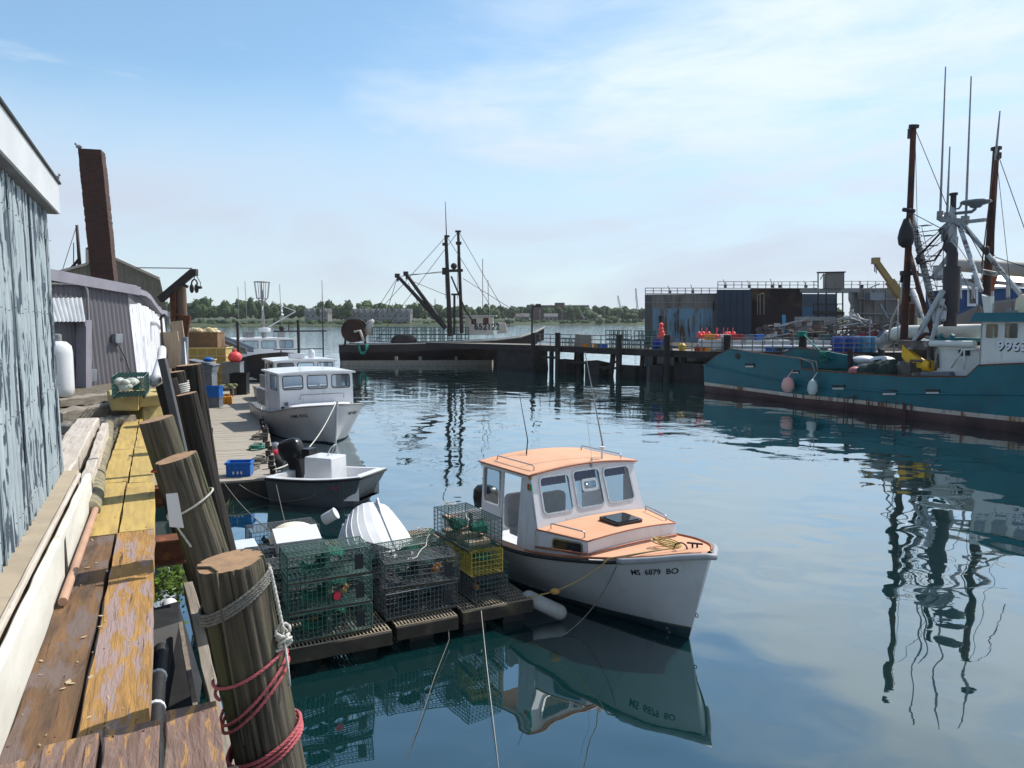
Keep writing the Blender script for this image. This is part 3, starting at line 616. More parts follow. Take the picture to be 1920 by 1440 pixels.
# under the edge: dark box with pale batten, split timber, hose, pipes and weeds
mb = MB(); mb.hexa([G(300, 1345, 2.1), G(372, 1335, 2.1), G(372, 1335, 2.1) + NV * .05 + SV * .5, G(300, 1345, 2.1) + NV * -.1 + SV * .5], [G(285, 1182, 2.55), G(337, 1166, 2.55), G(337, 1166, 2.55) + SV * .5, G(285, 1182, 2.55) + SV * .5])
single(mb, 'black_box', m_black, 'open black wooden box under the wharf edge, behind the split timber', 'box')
mb = MB(); mb.beam(G(338, 1168, 2.58), G(346, 1215, 2.45), .03, .03); mb.beam(G(346, 1215, 2.45), G(371, 1350, 2.2), .034, .03); single(mb, 'batten', m_greywood, 'bent pale batten along the edge of the black box', 'batten')
def timber(name, label, p, q, w, h, m, cat='timber', seed=1, jit=.012, n=12, group=None):
    r_ = random.Random(seed); p = Vector(p); q = Vector(q); d = (q - p); Ld = d.length; X = d.normalized(); up = Vector((0, 0, 1)) if abs(X.z) < .9 else Vector((0, 1, 0)); Yv = up.cross(X).normalized(); Zv = Yv.cross(X)
    mb = MB(); rings = []
    for i in range(n + 1):
        c = X * (Ld * i / n); j = lambda: r_.uniform(-jit, jit)
        rings.append([c + Yv * (sy * w / 2 + j()) + Zv * (sz * h / 2 + j()) for sy, sz in ((-1, -1), (1, -1), (1, 1), (-1, 1))])
    mb.loft(rings); M3 = Matrix((Yv, X, Zv)).transposed().to_4x4(); inv = M3.inverted()
    mb.v = [tuple(inv @ Vector(v)) for v in mb.v]; o = mb.build(name, m, loc=p, bevel=min(w, h) * .07, segs=1); o.rotation_euler = M3.to_euler(); return tag(o, label, cat, group)
timber('split_timber', 'split grey timber with slanted cracks standing beside the nearest piling', G(353, 1098, 2.9), G(432, 1450, 2.2), .075, .075, m_greywood_x, seed=4, jit=.006)
mb = MB(); hp = [G(302, 1215, 2.55), G(296, 1270, 2.5), G(292, 1330, 2.5), G(290, 1400, 2.45), G(288, 1470, 2.4)]
pts = []
for a_, b_ in zip(hp, hp[1:]): pts += [a_.lerp(b_, k / 14) for k in range(14)]
mb.tube(pts, [.055 if i % 2 else .047 for i in range(len(pts))], 12); hs = single(mb, 'hose', m_black, 'black corrugated hose with white bands under the wharf edge', 'hose', smooth=True)
for k in (1, 2):
    c = hp[k]; d = (hp[k + 1] - hp[k - 1]).normalized(); b_ = MB(); b_.tube([c - d * .015, c + d * .015], .06, 12); b_.v = [tuple(Vector(v) - hs.location) for v in b_.v]; b_.build('band', m_white, hs)
mb = MB(); mb.tube([G(325, 1200, 2.2), G(318, 1135, 2.2)], .075, 14); mb.tube([G(322, 1170, 2.2), G(320, 1155, 2.2)], .095, 14); single(mb, 'pvc_pipe', m_white, 'white plastic pipe end showing under the wharf edge', 'pipe', smooth=40)
m_weed = [mat('weed_leaves', (.14, .24, .02), (.07, .13, .012), .8, 12), mat('weed_leaves_dark', (.06, .12, .012), None, .8)]
mb = MB(); r3 = random.Random(5)
for i in range(520):
    c = G(323 + r3.gauss(0, 22), 1085 + r3.gauss(0, 22), 2.15) + Vector((0, 0, r3.uniform(-.15, .15))); mb.mi = 0 if r3.random() < .75 else 1
    u = Vector((r3.gauss(0, 1), r3.gauss(0, 1), r3.gauss(0, .5))).normalized() * r3.uniform(.02, .042); v = u.orthogonal().normalized() * u.length * .5
    mb.add([c - u, c + v, c + u, c - v], [(0, 1, 2, 3)])
single(mb, 'weed_clump', m_weed, 'bright green weeds growing under the rust red beam', 'weeds', kind='stuff')
mb = MB()
for i in range(240):
    c = G(405 + r3.gauss(0, 14), 965 + r3.gauss(0, 16), 2.0) ; d = Vector((r3.gauss(.3, .5), r3.gauss(0, .5), r3.uniform(.1, 1))).normalized() * r3.uniform(.12, .3); mb.mi = 0
    sd = Vector((.004, 0, 0)); mb.add([c - sd, c + sd, c + d], [(0, 1, 2)])
single(mb, 'dry_grass', mat('dry_grass_blades', (.20, .22, .08), (.13, .13, .06), .9, 9), 'dry grass tuft growing beside the second piling', 'grass')
# ---- clutter at the far end of the planks
timber('bleached_timber', 'thick bleached timber lying left of the yellow planks', W(8.0, -.95, 3.40), G(165, 797, 3.48), .28, .22, m_whitewood, seed=2, group='bleached timbers beside the shed corner')
timber('bleached_timber', 'narrow bleached board on edge between the thick timber and the log', W(8.2, -.66, 3.36), G(198, 807, 3.40), .09, .22, m_whitewood, seed=3, group='bleached timbers beside the shed corner')
mb = MB(); r4 = random.Random(2); pts = [W(7.7 + i * .125, -.605 - .003 * i + .012 * math.sin(i * .23) + r4.uniform(-.003, .003), 3.27 + .008 * math.sin(i * .17)) for i in range(57)]; mb.tube(pts, [.088 * (1 + .06 * math.sin(i * .31) + r4.uniform(-.02, .02)) for i in range(57)], 14)
single(mb, 'driftwood_log', mat('lichened_log', (.22, .195, .14), (.12, .105, .08), .95, 9, bump=.9, c3=(.30, .27, .13), s3=11, lo3=.52, hi3=.66, mod=.3), 'knobbly lichened log running beside the yellow planks', 'log', smooth=True)
timber('driftwood_beam', 'old dark driftwood beam lying across the gravel before the mauve building', G(100, 786, 3.35), G(232, 765, 3.35), .34, .26, m_greywood_x, seed=8, jit=.03)
timber('driftwood_beam', 'long pale plank at the foot of the mauve building front', G(100, 757, 3.3), G(222, 742, 3.3), .35, .16, m_greywood_x, seed=9, jit=.02)
timber('driftwood_beam', 'rough brown beam on the gravel, nearest the bleached timbers', G(118, 808, 3.25), G(232, 788, 3.25), .5, .14, m_greywood_x, seed=10, jit=.05)
mb = MB(); r5 = random.Random(8)
for i in range(240):
    c = G(r5.uniform(105, 235), r5.uniform(748, 830), 3.2); d = r5.uniform(.02, .09); mb.ball(c, d, 5, 4, r5.uniform(.7, 1.6), r5.uniform(.7, 1.5), .5)
single(mb, 'rubble', m_ground, 'scattered stones and shells on the gravel before the mauve building', 'rubble', kind='stuff')
for i, (q, w_, h_, lb) in enumerate((((G(253, 776, 3.3), G(305, 770, 3.3)), .45, .28, 'lowest yellow timber block under the green trap'), ((G(234, 757, 3.55), G(226, 742, 3.55)), .42, .25, 'yellow timber block on the left, holding up the green trap'), ((G(283, 752, 3.55), G(274, 738, 3.55)), .38, .2, 'yellow timber block on the right under the green trap'))):
    timber('timber_block', lb, q[0], q[1], w_, h_, m_yellowblock, 'timber block', 30 + i, .012, 6, 'yellow blocks stacked at the end of the planks')
mb = MB(); mb.beam(PY(346, 858, 8.7), PY(304, 672, 8.7), .085, .07); single(mb, 'grey_post', mat('grey_painted_post', (.085, .09, .10), (.06, .065, .07), .8, 4), 'leaning grey square post between the pilings', 'post', bevel=.01)
tk = thing('propane_tank', 'white upright gas tank at the corner of the near shed', 'gas tank', G(112, 742, 3.25))
mb = MB(); mb.lathe([(.01, 0), (.34, 0), (.40, .08), (.41, .2), (.41, 1.15), (.38, 1.33), (.26, 1.44), (.1, 1.47), (.1, 1.5), (.01, 1.5)], 24); mb.build('tank', m_white_clean, tk, smooth=40)
mb = MB(); mb.lathe([(.12, 1.46), (.13, 1.5), (.13, 1.64), (.05, 1.66)], 12); mb.build('valve_cap', m_grey, tk, smooth=40); tk.scale = (.74, .74, .84)
# ---- mauve building with white side, chimney
Cb = G(257, 712, 3.2); Fb = G(100, 733, 3.2); fd = (Fb - Cb); fd.z = 0; fl = fd.length; fd.normalize()
Ct = Cb + fd * .33; Rb = G(318, 690, 3.2); sd_ = (Rb - Cb); sd_.z = 0; sln = sd_.length; sd_.normalize()
fn = Vector((fd.y, -fd.x, 0));
if fn.y > 0: fn = -fn
lavb = thing('corrugated_building', 'mauve corrugated building with a peeling white board side and brick chimney behind', 'building', Cb)
def hz_(py, P): return EYE + (596 - py) * P.y / 1440
zr = hz_(545, Cb); zl = hz_(516, Fb)
mb = MB(); N_ = 210; Ltot = fl + 6
lo_ = []; hi_ = []
for i in range(N_ + 1):
    f = i / N_; off = .022 * math.cos(f * Ltot * 2 * math.pi / .19)
    lo_.append(Cb + fd * (f * Ltot) + fn * off); k = f * Ltot; hi_.append(Ct + fd * (k * (Ltot - .33) / Ltot) + fn * off + Vector((0, 0, zr - 3.2 + (zl - zr) * k / fl)))
mb.loft([lo_, hi_], closed=False, cap=False); wpart(mb, 'front_wall', m_lav, lavb, smooth=True)
mb = MB(); mb.hexa([Cb - fn * .05, Cb + fd * Ltot - fn * .05, Cb + fd * Ltot + sd_ * sln * 1.2, Cb + sd_ * sln * 1.2 + fd * .4], [Ct - fn * .05 + Vector((0, 0, zr - 3.25)), Ct + fd * Ltot - fn * .05 + Vector((0, 0, zl - 3.25)), Ct + fd * Ltot + sd_ * sln * 1.2 + Vector((0, 0, zl - 3.25)), Ct + sd_ * sln * 1.2 + fd * .4 + Vector((0, 0, zr - 3.6))]); wpart(mb, 'core_wall', m_lav, lavb)
mb = MB(); r6 = random.Random(4); nb = 13
for i in range(nb):
    a0 = i / nb * sln; a1 = (i + .93) / nb * sln; ou = -fd * r6.uniform(.03, .08); zt = zr - .35 - .03 * i * (1 if i > 6 else .3) + r6.uniform(-.05, .05); tl = fd * .30
    mb.hexa([Cb + sd_ * a0 + ou, Cb + sd_ * a1 + ou, Cb + sd_ * a1, Cb + sd_ * a0], [Cb + sd_ * a0 + ou + tl + Vector((0, 0, zt - 3.2)), Cb + sd_ * a1 + ou + tl + Vector((0, 0, zt - 3.2 - .03)), Cb + sd_ * a1 + tl + Vector((0, 0, zt - 3.2)), Cb + sd_ * a0 + tl + Vector((0, 0, zt - 3.2))])
wpart(mb, 'side_boards', m_whiteside, lavb)
mb = MB(); ev = []
for i in range(9):
    f = i / 8; dz = (0, .0, -.10, -.12, -.22, -.42, -.60, -.72, -.70)[i]; P0 = Ct - fd * .32 + sd_ * (f * sln * 1.05 - .25) + Vector((0, 0, zr - 3.2 + dz)); ev.append([P0, P0 + Vector((0, 0, .16)), P0 + fd * 5 + Vector((0, 0, .16 + (zl - zr) * 5 / fl)), P0 + fd * 5 + Vector((0, 0, (zl - zr) * 5 / fl))])
mb.loft(ev); wpart(mb, 'roof', m_lavtrim, lavb)
mb = MB(); a = Ct - fd * .42 + fn * .12 + Vector((0, 0, zr - 3.22)); b = Ct + fd * (fl + 3) + fn * .12 + Vector((0, 0, zl - 3.22 + (zl - zr) * 3 / fl)); mb.beam(a, b, .10, .24); wpart(mb, 'fascia', m_lavtrim, lavb)
# awning, door recess, conduit, boxes on the front
ff = lambda px, z=0.0, o=.05: None
def onfront(px, py, o=.04):
    g2 = (fd.x, fd.y); d, z = PL(px, py, (Cb.x, Cb.y), g2); return Cb + fd * d + fn * o + Vector((0, 0, z - 3.2))
mb = MB(); A0 = onfront(80, 559, .05); A1 = onfront(150, 558, .05); B0 = onfront(78, 603, .3); B1 = onfront(140, 603, .3)
na = 24; mb.loft([[A0.lerp(A1, i / na) + Vector((0, 0, .015 * math.cos(i * 2.1))) for i in range(na + 1)], [B0.lerp(B1, i / na) + Vector((0, 0, .015 * math.cos(i * 2.1))) for i in range(na + 1)]], closed=False, cap=False)
mb.prism([A1, B1, B1 - Vector((0, 0, .12)), A1 - Vector((0, 0, .12))], (0, 0, 0), fd * .03); wpart(mb, 'awning', m_galv, lavb)
mb = MB(); a = onfront(140, 604, .3); b = onfront(152, 730, .3); mb.hexa([onfront(141, 732, .02), onfront(152, 731, .02), onfront(152, 731, .3), onfront(141, 732, .3)], [onfront(141, 600, .02), onfront(152, 600, .02), onfront(152, 600, .3), onfront(141, 600, .3)]); wpart(mb, 'door_frame', m_lavtrim, lavb)
mb = MB(); mb.tube([onfront(70, 532, .12), onfront(140, 532, .12), onfront(150, 535, .12), onfront(155, 545, .12), onfront(158, 600, .12), onfront(163, 692, .12)], .035, 8); wpart(mb, 'conduit', m_grey, lavb, smooth=True)
def fbox(name, x0, y0, x1, y1, m, d=.14):
    mb = MB(); mb.hexa([onfront(x0, y1, .03), onfront(x1, y1, .03), onfront(x1, y1, d), onfront(x0, y1, d)], [onfront(x0, y0, .03), onfront(x1, y0, .03), onfront(x1, y0, d), onfront(x0, y0, d)]); wpart(mb, name, m, lavb, bevel=.012)
fbox('junction_box', 153, 692, 169, 716, m_galv, .2); fbox('meter_box', 207, 626, 221, 643, m_galv, .16)
mb = MB(); mb.tube([onfront(217, 645, .06), onfront(232, 672, .05), onfront(241, 700, .05)], .012, 5); wpart(mb, 'cable', m_black, lavb)
mb = MB(); a = G(292, 712, 3.75); b = G(303, 672, 3.95); mb.tube([G(287, 716, 3.7), a, G(297, 696, 3.85), b, G(304, 655, 4.1)], .11, 12); single(mb, 'wrapped_pipe', m_white, 'fat white wrapped pipe along the foot of the peeling white side', 'pipe', smooth=True)
mb = MB(); mb.tube([PY(284, 606, 25), PY(295, 607, 25), PY(302, 616, 25)], .07, 8); single(mb, 'vent_elbow', m_white, 'short white pipe elbow sticking out of the white board side', 'pipe', smooth=True)
# chimney with real courses
def brick_mat():
    m = bpy.data.materials.new('chimney_brick'); m.use_nodes = True; nt = m.node_tree; N = nt.nodes; L = nt.links; p = N['Principled BSDF']; p.inputs['Roughness'].default_value = .9
    tc = N.new('ShaderNodeTexCoord'); uv = N.new('ShaderNodeCombineXYZ'); sp = N.new('ShaderNodeSeparateXYZ'); L.new(tc.outputs['Object'], sp.inputs[0]); ad = N.new('ShaderNodeMath'); L.new(sp.outputs[0], ad.inputs[0]); L.new(sp.outputs[1], ad.inputs[1])
    L.new(ad.outputs[0], uv.inputs[0]); L.new(sp.outputs[2], uv.inputs[1]); b = N.new('ShaderNodeTexBrick'); b.inputs['Scale'].default_value = 1; b.inputs['Brick Width'].default_value = .21; b.inputs['Row Height'].default_value = .075; b.inputs['Mortar Size'].default_value = .009
    b.inputs['Color1'].default_value = (.075, .024, .016, 1); b.inputs['Color2'].default_value = (.038, .017, .014, 1); b.inputs['Mortar'].default_value = (.06, .045, .038, 1); L.new(uv.outputs[0], b.inputs['Vector']); L.new(b.outputs['Color'], p.inputs['Base Color'])
    bm = N.new('ShaderNodeBump'); bm.inputs['Strength'].default_value = .6; bm.inputs['Distance'].default_value = -.01; L.new(b.outputs['Fac'], bm.inputs['Height']); L.new(bm.outputs[0], p.inputs['Normal']); return m
yc = 30.5; b0 = PY(197, 530, yc); t0 = PY(172, 283, yc); wc = 38 * yc / 1440
mb = MB(); nz_ = 46
for i in range(nz_):
    f0, f1 = i / nz_, (i + .97) / nz_; A_ = b0.lerp(t0, f0) - b0; B_ = b0.lerp(t0, f1) - b0; e = rnd.uniform(-.008, .012); w2 = wc / 2 + e
    rt = Matrix.Rotation(R(17), 4, 'Z')
    bs = [rt @ Vector(q) for q in ((-w2, -w2, 0), (w2, -w2, 0), (w2, w2, 0), (-w2, w2, 0))]
    mb.hexa([q + A_ for q in bs], [q + B_ for q in bs])
mb.hexa([rt @ Vector(q) * .97 + Vector((0, 0, -1.5)) for q in ((-wc / 2, -wc / 2, 0), (wc / 2, -wc / 2, 0), (wc / 2, wc / 2, 0), (-wc / 2, wc / 2, 0))], [rt @ Vector(q) * .97 for q in ((-wc / 2, -wc / 2, 0), (wc / 2, -wc / 2, 0), (wc / 2, wc / 2, 0), (-wc / 2, wc / 2, 0))])
o = mb.build('chimney', brick_mat(), loc=b0); tag(o, 'tall leaning red brick chimney rising behind the mauve building', 'chimney')
gl = MB(); gl.ball((0, 0, .10), .09, 8, 6, 1.5, .8, .8); gl.ball((-.12, 0, .2), .05, 6, 5); gl.tube([(0, 0, 0), (0, 0, .06)], .015, 5); o = gl.build('gull', m_grey, smooth=True); o.location = t0 + Vector((-.38, -.2, .02)); tag(o, 'small gull sitting on the top left edge of the brick chimney', 'bird')
# shingled building behind
yb = 38.0; sh = thing('shingled_building', 'weathered brown shingled gable building behind the chimney', 'building', PY(240, 600, yb))
ps = [PY(x, y, yb) for x, y in ((110, 700), (110, 512), (165, 497), (165, 467), (216, 486), (300, 524), (313, 580), (313, 700))]
mb = MB(); mb.prism(ps, (0, 0, 0), (-4.2, 8, 0)); wpart(mb, 'wall', m_shingle, sh)
mb = MB()
for a, b in zip(ps[1:5], ps[2:6]): mb.beam(a + Vector((0, -.05, .05)), b + Vector((0, -.05, .05)), .12, .12)
wpart(mb, 'rake_trim', m_whitewood, sh)
mb = MB(); q = [PY(x, y, yb - .02) for x, y in ((171, 493), (186, 497), (186, 545), (171, 545))]; mb.prism(q, (0, 0, 0), (0, -.06, 0)); wpart(mb, 'window', m_darkglass, sh)
mb = MB(); a = PY(151, 520, 45); b = PY(144, 422, 45); mb.tube([a, b], [.11, .08], 8); mb.tube([PY(131, 506, 45), PY(148, 486, 45)], .08, 6); mb.tube([b, PY(116, 510, 45)], .02, 4); mb.tube([b, PY(146, 505, 45)], .02, 4); mb.tube([PY(138, 455, 45), PY(138, 512, 45)], .03, 4)
single(mb, 'boat_mast', m_darksteel, 'thin dark mast with stays rising behind the roof left of the chimney', 'mast', smooth=True)
# ---- jib crane with posts
yj = 30.0; jc = thing('jib_crane', 'rusty dockside jib crane with a sloping boom and hanging tongs', 'crane', PY(335, 700, yj))
for x0, y0, x1, y1, w_ in ((345, 700, 338, 533, .42), (329, 700, 324, 545, .24)):
    mb = MB(); mb.tube([PY(x0, y0, yj), PY(x1, y1, yj)], w_ / 2, 10); wpart(mb, 'post', mat('brown_post_wood', (.14, .09, .065), (.09, .06, .045), .9, 4, bump=.3, st=(5, 5, .5)), jc, smooth=40)
mb = MB(); mb.beam(PY(300, 562, yj - .35), PY(362, 510, yj - .35), .2, .26); mb.cbox(PY(364, 511, yj - .35), (.22, .24, .26)); mb.beam(PY(340, 532, yj - .4), PY(352, 538, yj - .4), .12, .1); wpart(mb, 'boom', m_darksteel, jc)
mb = MB(); mb.beam(PY(327, 590, yj - .3), PY(354, 594, yj - .3), .1, .08); mb.beam(PY(351, 592, yj - .3), PY(344, 640, yj - .3), .28, .12); mb.beam(PY(326, 540, yj - .25), PY(327, 640, yj - .25), .14, .14); wpart(mb, 'brace', m_rust, jc)
mb = MB(); mb.tube([PY(365, 514, yj - .35), PY(364, 524, yj - .35)], .02, 5); mb.tube([PY(366, 513, yj - .35), PY(376, 530, yj - .35), PY(375, 542, yj - .35)], .015, 5); mb.tube([PY(255, 502, yj - .3), PY(360, 503, yj - .35)], .018, 4); wpart(mb, 'cable', m_darksteel, jc)
mb = MB(); arch = [PY(359 + 5.5 * (1 - math.cos(a)), 533 - 9 * math.sin(a), yj - .35) for a in [k * math.pi / 8 for k in range(9)]]; mb.tube(arch, .03, 6)
for sx in (-1, 1):
    c = PY(364 + sx * 4.5, 541, yj - .35); mb.ball(c, .12, 8, 6, .75, .6, 1.5)
mb.cbox(PY(374, 539, yj - .35), (.16, .12, .1)); wpart(mb, 'tongs', m_darksteel, jc, smooth=True)
# boards leaning against the white side and the post
m_tanboard = mat('tan_leaning_board', (.33, .26, .19), (.25, .19, .14), .85, 3, bump=.2, st=(5, 5, .6))
for i, (x0, y0, x1, y1, w_, yy, lb) in enumerate(((341, 680, 331, 602, .40, 27, 'widest tan board leaning on the crane posts'), (326, 690, 316, 622, .62, 26.4, 'short broad tan board leaning in front of the crane posts'), (345, 690, 336, 640, .2, 26, 'narrow pale board leaning lowest beside the crane'))):
    mb = MB(); mb.beam(PY(x0, y0, yy), PY(x1, y1, yy), w_, .06, up=(0, 1, 0)); single(mb, 'leaning_board', m_tanboard, lb, 'board', 'boards leaning by the jib crane')
mb = MB(); mb.tube([PY(300, 600, 24), PY(303, 592, 24), PY(310, 590, 24)], .04, 6); mb.tube([PY(302, 596, 24), PY(305, 640, 24), PY(313, 672, 24)], .035, 6); single(mb, 'bent_pipe', m_darksteel, 'bent dark pipe standing against the white board side', 'pipe', smooth=True)
mb = MB(); e = PY(346, 640, 20); mb.tube(sag(pile_pt(p7, 0, -.25, .19), e, .02), .014, 6); mb.tube(sag(pile_pt(p7, .6, -.3, .19), e, .02), .014, 6); single(mb, 'rope', m_rope_w, 'pair of taut white lines running up from the rope-wrapped small piling', 'rope', smooth=True)
mb = MB(); mb.beam(PY(345, 720, 20), PY(347, 632, 20), .14, .12); single(mb, 'grey_post', m_galv, 'thin grey post where the pair of white lines ends', 'post')

mb = MB(); rc = random.Random(77)
for i in range(110):
    c = W(rc.uniform(3.4, 9.5), rc.uniform(-.6, -.1), 3.252 + .002 * rc.random()); a = rc.uniform(0, 6.3); l = rc.uniform(.006, .028); w_ = l * rc.uniform(.2, .6); ux = Vector((math.cos(a), math.sin(a), rc.uniform(-.1, .2))) * l; vy = Vector((-math.sin(a), math.cos(a), 0)) * w_
    mb.add([c - ux, c + vy, c + ux, c - vy], [(0, 1, 2, 3)])
single(mb, 'paint_chips', mat('pale_wood_chips', (.45, .36, .24), (.30, .22, .14), .9, 30), 'tiny pale splinters and chips strewn over the walkway planks', 'chips', kind='stuff')

mb = MB(); rc = random.Random(9)
for z in (3.75, 4.4, 5.05, 5.7):
    for k in range(34):
        sx = 3.2 + k * .27 / 2 * 1.11; off = -.835 - .03 * (z - 3.586) / 2.36 + .012; p = W(round((sx + 3) / .135) * .135 - 3, off + .002, z + rc.uniform(-.02, .02)); mb.tube([p - NV * .006, p + NV * .003], .0045, 6)
tag(wpart(mb, 'screw_heads', m_grey, shed), kind='stuff')
for k in range(5):
    mb = MB(); sx = round((4.1 + k * .95 + 3) / .135) * .135 - 3; pts = []
    for z in (3.59, 4.4, 5.2, 5.94): pts.append(W(sx + .01, -.835 - .03 * (z - 3.586) / 2.36 + .0125, z))
    for a, b in zip(pts, pts[1:]): mb.beam(a, b, .014, .004, up=NV)
    wpart(mb, 'lap_joint', m_peel, shed)
# ============================================================ traps
def trap_mats(name, c): return mat(name, c, tuple(k * .6 for k in c), .42, 20, spec=.6)
m_tg = trap_mats('green_trap_wire', (.045, .125, .105)); m_ty = trap_mats('yellow_trap_wire', (.50, .40, .06)); m_td = trap_mats('dark_trap_wire', (.085, .105, .115))
m_net = mat('green_trap_netting', (.02, .16, .10), (.012, .09, .06), .9, 20); m_net.use_nodes = True
m_netd = mat('dark_trap_netting', (.02, .06, .055), (.015, .035, .035), .9, 20)
m_runner = mat('trap_runner_wood', (.12, .09, .06), (.05, .04, .03), .9, 6)
def trap_parts(root, m, L=1.2, Wd=.56, H=.38, sp=.064, wr=.0048, net=True, vent=True, nside=3, netm=None):
    mb = MB(); nx = int(L / sp); ny = int(Wd / sp); nzz = int(H / sp)
    X = [-L / 2 + L * i / nx for i in range(nx + 1)]; Yv = [-Wd / 2 + Wd * i / ny for i in range(ny + 1)]; Z = [.04 + (H) * i / nzz for i in range(nzz + 1)]
    def wire(p, q): mb.tube([p, q], wr, nside, cap=False)
    for x in X:
        for z in (Z[0], Z[-1]): wire((x, Yv[0], z), (x, Yv[-1], z))
        for y in (Yv[0], Yv[-1]): wire((x, y, Z[0]), (x, y, Z[-1]))
    for y in Yv:
        for z in (Z[0], Z[-1]): wire((X[0], y, z), (X[-1], y, z))
        for x in (X[0], X[-1]): wire((x, y, Z[0]), (x, y, Z[-1]))
    for z in Z:
        for y in (Yv[0], Yv[-1]): wire((X[0], y, z), (X[-1], y, z))
        for x in (X[0], X[-1]): wire((x, Yv[0], z), (x, Yv[-1], z))
    for z in Z[1:-1]: wire((X[nx // 2], Yv[0], z), (X[nx // 2], Yv[-1], z))
    for y in Yv[1:-1]: wire((X[nx // 2], y, Z[0]), (X[nx // 2], y, Z[-1]))
    for y in (Yv[0], Yv[-1]):
        for z in (Z[0], Z[-1]): mb.tube([(X[0], y, z), (X[-1], y, z)], wr * 2, 4)
        for x in (X[0], X[-1]): mb.tube([(x, y, Z[0]), (x, y, Z[-1])], wr * 2, 4)
    mb.build('wire_cage', m, root)
    r = MB()
    for y in (Yv[0] + .03, Yv[-1] - .03): r.box(-L / 2, y - .02, 0, L / 2, y + .02, .036)
    r.build('runner', m_runner, root)
    if net:
        k = MB()
        for c, sg in ((-.18 * L, 1), (.12 * L, -1)):
            rings = []
            for i in range(7):
                f = i / 6; rr = .17 * (1 - .62 * f)
                rings.append([(c + rr * 1.4 * math.cos(a), sg * (-Wd / 2 + .02 + f * Wd * .55), .04 + H * .52 + rr * .85 * math.sin(a)) for a in [2 * math.pi * j / 12 for j in range(12)]])
            for i in range(6):
                for j in range(12): k.tube([rings[i][j], rings[i + 1][(j + 1) % 12]], .0028, 3, cap=False); k.tube([rings[i][(j + 1) % 12], rings[i + 1][j]], .0028, 3, cap=False)
            k.loft(rings[2:], closed=True, cap=False)
        k.build('netting_funnel', netm or m_net, root)
    if vent:
        v = MB(); v.box(L * .30, -Wd / 2 - .008, .10, L * .30 + .13, -Wd / 2 - .002, .32); v.v = v.v; v.build('escape_vent', m_blackpl, root)
    return root
def new_trap(label, m, **kw): return trap_parts(thing('lobster_trap', label, 'lobster trap', (0, 0, 0), 0, kw.pop('group', 'traps on the floating platform')), m, **kw)
# ---- the floating platform
FU = Vector((.897, .442, 0)); FW = Vector((-.442, .897, 0)); FA = math.atan2(FU.y, FU.x); F0 = Vector((-3.16, 10.40, 0))
def F(u, v, z=0.0): return F0 + FU * u + FW * v + Vector((0, 0, z))
ZF = .36
fl = thing('trap_float', 'low dark floating platform of grating sections carrying the traps', 'float', F(2, 2.5, 0), FA)
m_floatw = mat('wet_float_timber', (.04, .033, .026), (.02, .017, .014), .85, 3, bump=.4, c3=(.09, .07, .045), s3=2, lo3=.57, hi3=.7)
m_grate = mat('pale_plastic_grating', (.34, .29, .22), (.24, .2, .15), .8, 4)
for u0, u1, v0 in ((0, 1.52, 0), (1.62, 2.62, .10), (2.74, 4.0, .22)):
    f = MB(); L5 = 5.0
    for a, b in (((u0, v0), (u1, v0)), ((u0, L5), (u1, L5)), ((u0 + .05, v0 + .05), (u0 + .05, L5 - .05)), ((u1 - .05, v0 + .05), (u1 - .05, L5 - .05)), (((u0 + u1) / 2, v0 + .06), ((u0 + u1) / 2, L5 - .06))): f.beam(F(*a, ZF - .10), F(*b, ZF - .10), .10, .20)
    wpart(f, 'frame', m_floatw, fl, bevel=.01)
    g_ = MB(); nu = int((u1 - u0) / .055)
    for i in range(nu + 1): u = u0 + .02 + (u1 - u0 - .04) * i / nu; g_.beam(F(u, v0, ZF + .012), F(u, L5, ZF + .012), .018, .02)
    for j in range(34): v = v0 + (L5 - v0) * j / 33; g_.beam(F(u0, v, ZF + .006), F(u1, v, ZF + .006), .02, .016)
    wpart(g_, 'grating', m_grate, fl)
d_ = MB()
for u in (.35, 1.2, 2.1, 3.0, 3.7):
    for v in (.9, 2.6, 4.2): d_.tube([F(u, v - .6, .02), F(u, v + .6, .02)], .2, 12)
wpart(d_, 'float_drum', m_black, fl, smooth=40)
def put(src, u, v, z, rz=0.0, label=None, tilt=(0, 0)):
    o = dup(src, F(u, v, z), (tilt[0], tilt[1], FA + rz), label) if label else src
    if not label: o.location = F(u, v, z); o.rotation_euler = (tilt[0], tilt[1], FA + rz)
    return o
tg = new_trap('green trap with bright netting on top of the left front stack', m_tg)
HT = .42
put(tg, .66, .42, ZF + .02 + 2 * HT + .005, R(1))
put(tg, .67, .40, ZF + .02 + HT, R(-1), 'middle trap of the left front stack, with a red tag')
put(tg, .66, .38, ZF + .02, R(.5), 'lowest dark trap of the left front stack on the grating')
td = new_trap('dark trap lying low behind the left front stack, beside the nearest piling', m_td, netm=m_netd)
put(td, .40, 1.30, ZF + .02 + HT, R(2)); put(td, .42, 1.28, ZF + .02, R(-2), 'bottom dark trap in the second row behind the left stack')
put(td, .35, 2.0, ZF + .02, R(3), 'dark trap under the white box and round lid'); put(td, .35, 2.02, ZF + .02 + HT, R(-2), 'trap directly beneath the white box')
put(td, -.05, 3.4, ZF + .02, R(88), 'dark trap standing end on at the far left of the float'); put(td, .55, 3.5, ZF + .02, R(6), 'dark trap beyond the round white lid'); put(td, .56, 3.5, ZF + .02 + HT, R(3), 'topmost trap beyond the round white lid, beside the jug')
put(td, 2.12, .62, ZF + .02, R(3), 'lowest dark trap of the middle stack behind the bare grating'); put(td, 2.2, .72, ZF + .02 + HT, R(-4), 'dark trap on the second layer of the middle stack')
put(td, 2.22, 1.30, ZF + .02, R(2), 'dark trap at the back of the middle stack, bottom layer'); put(tg, 2.24, 1.42, ZF + .02 + HT, R(5), 'trap with a pale escape vent on top of the middle stack', (R(-5), 0))
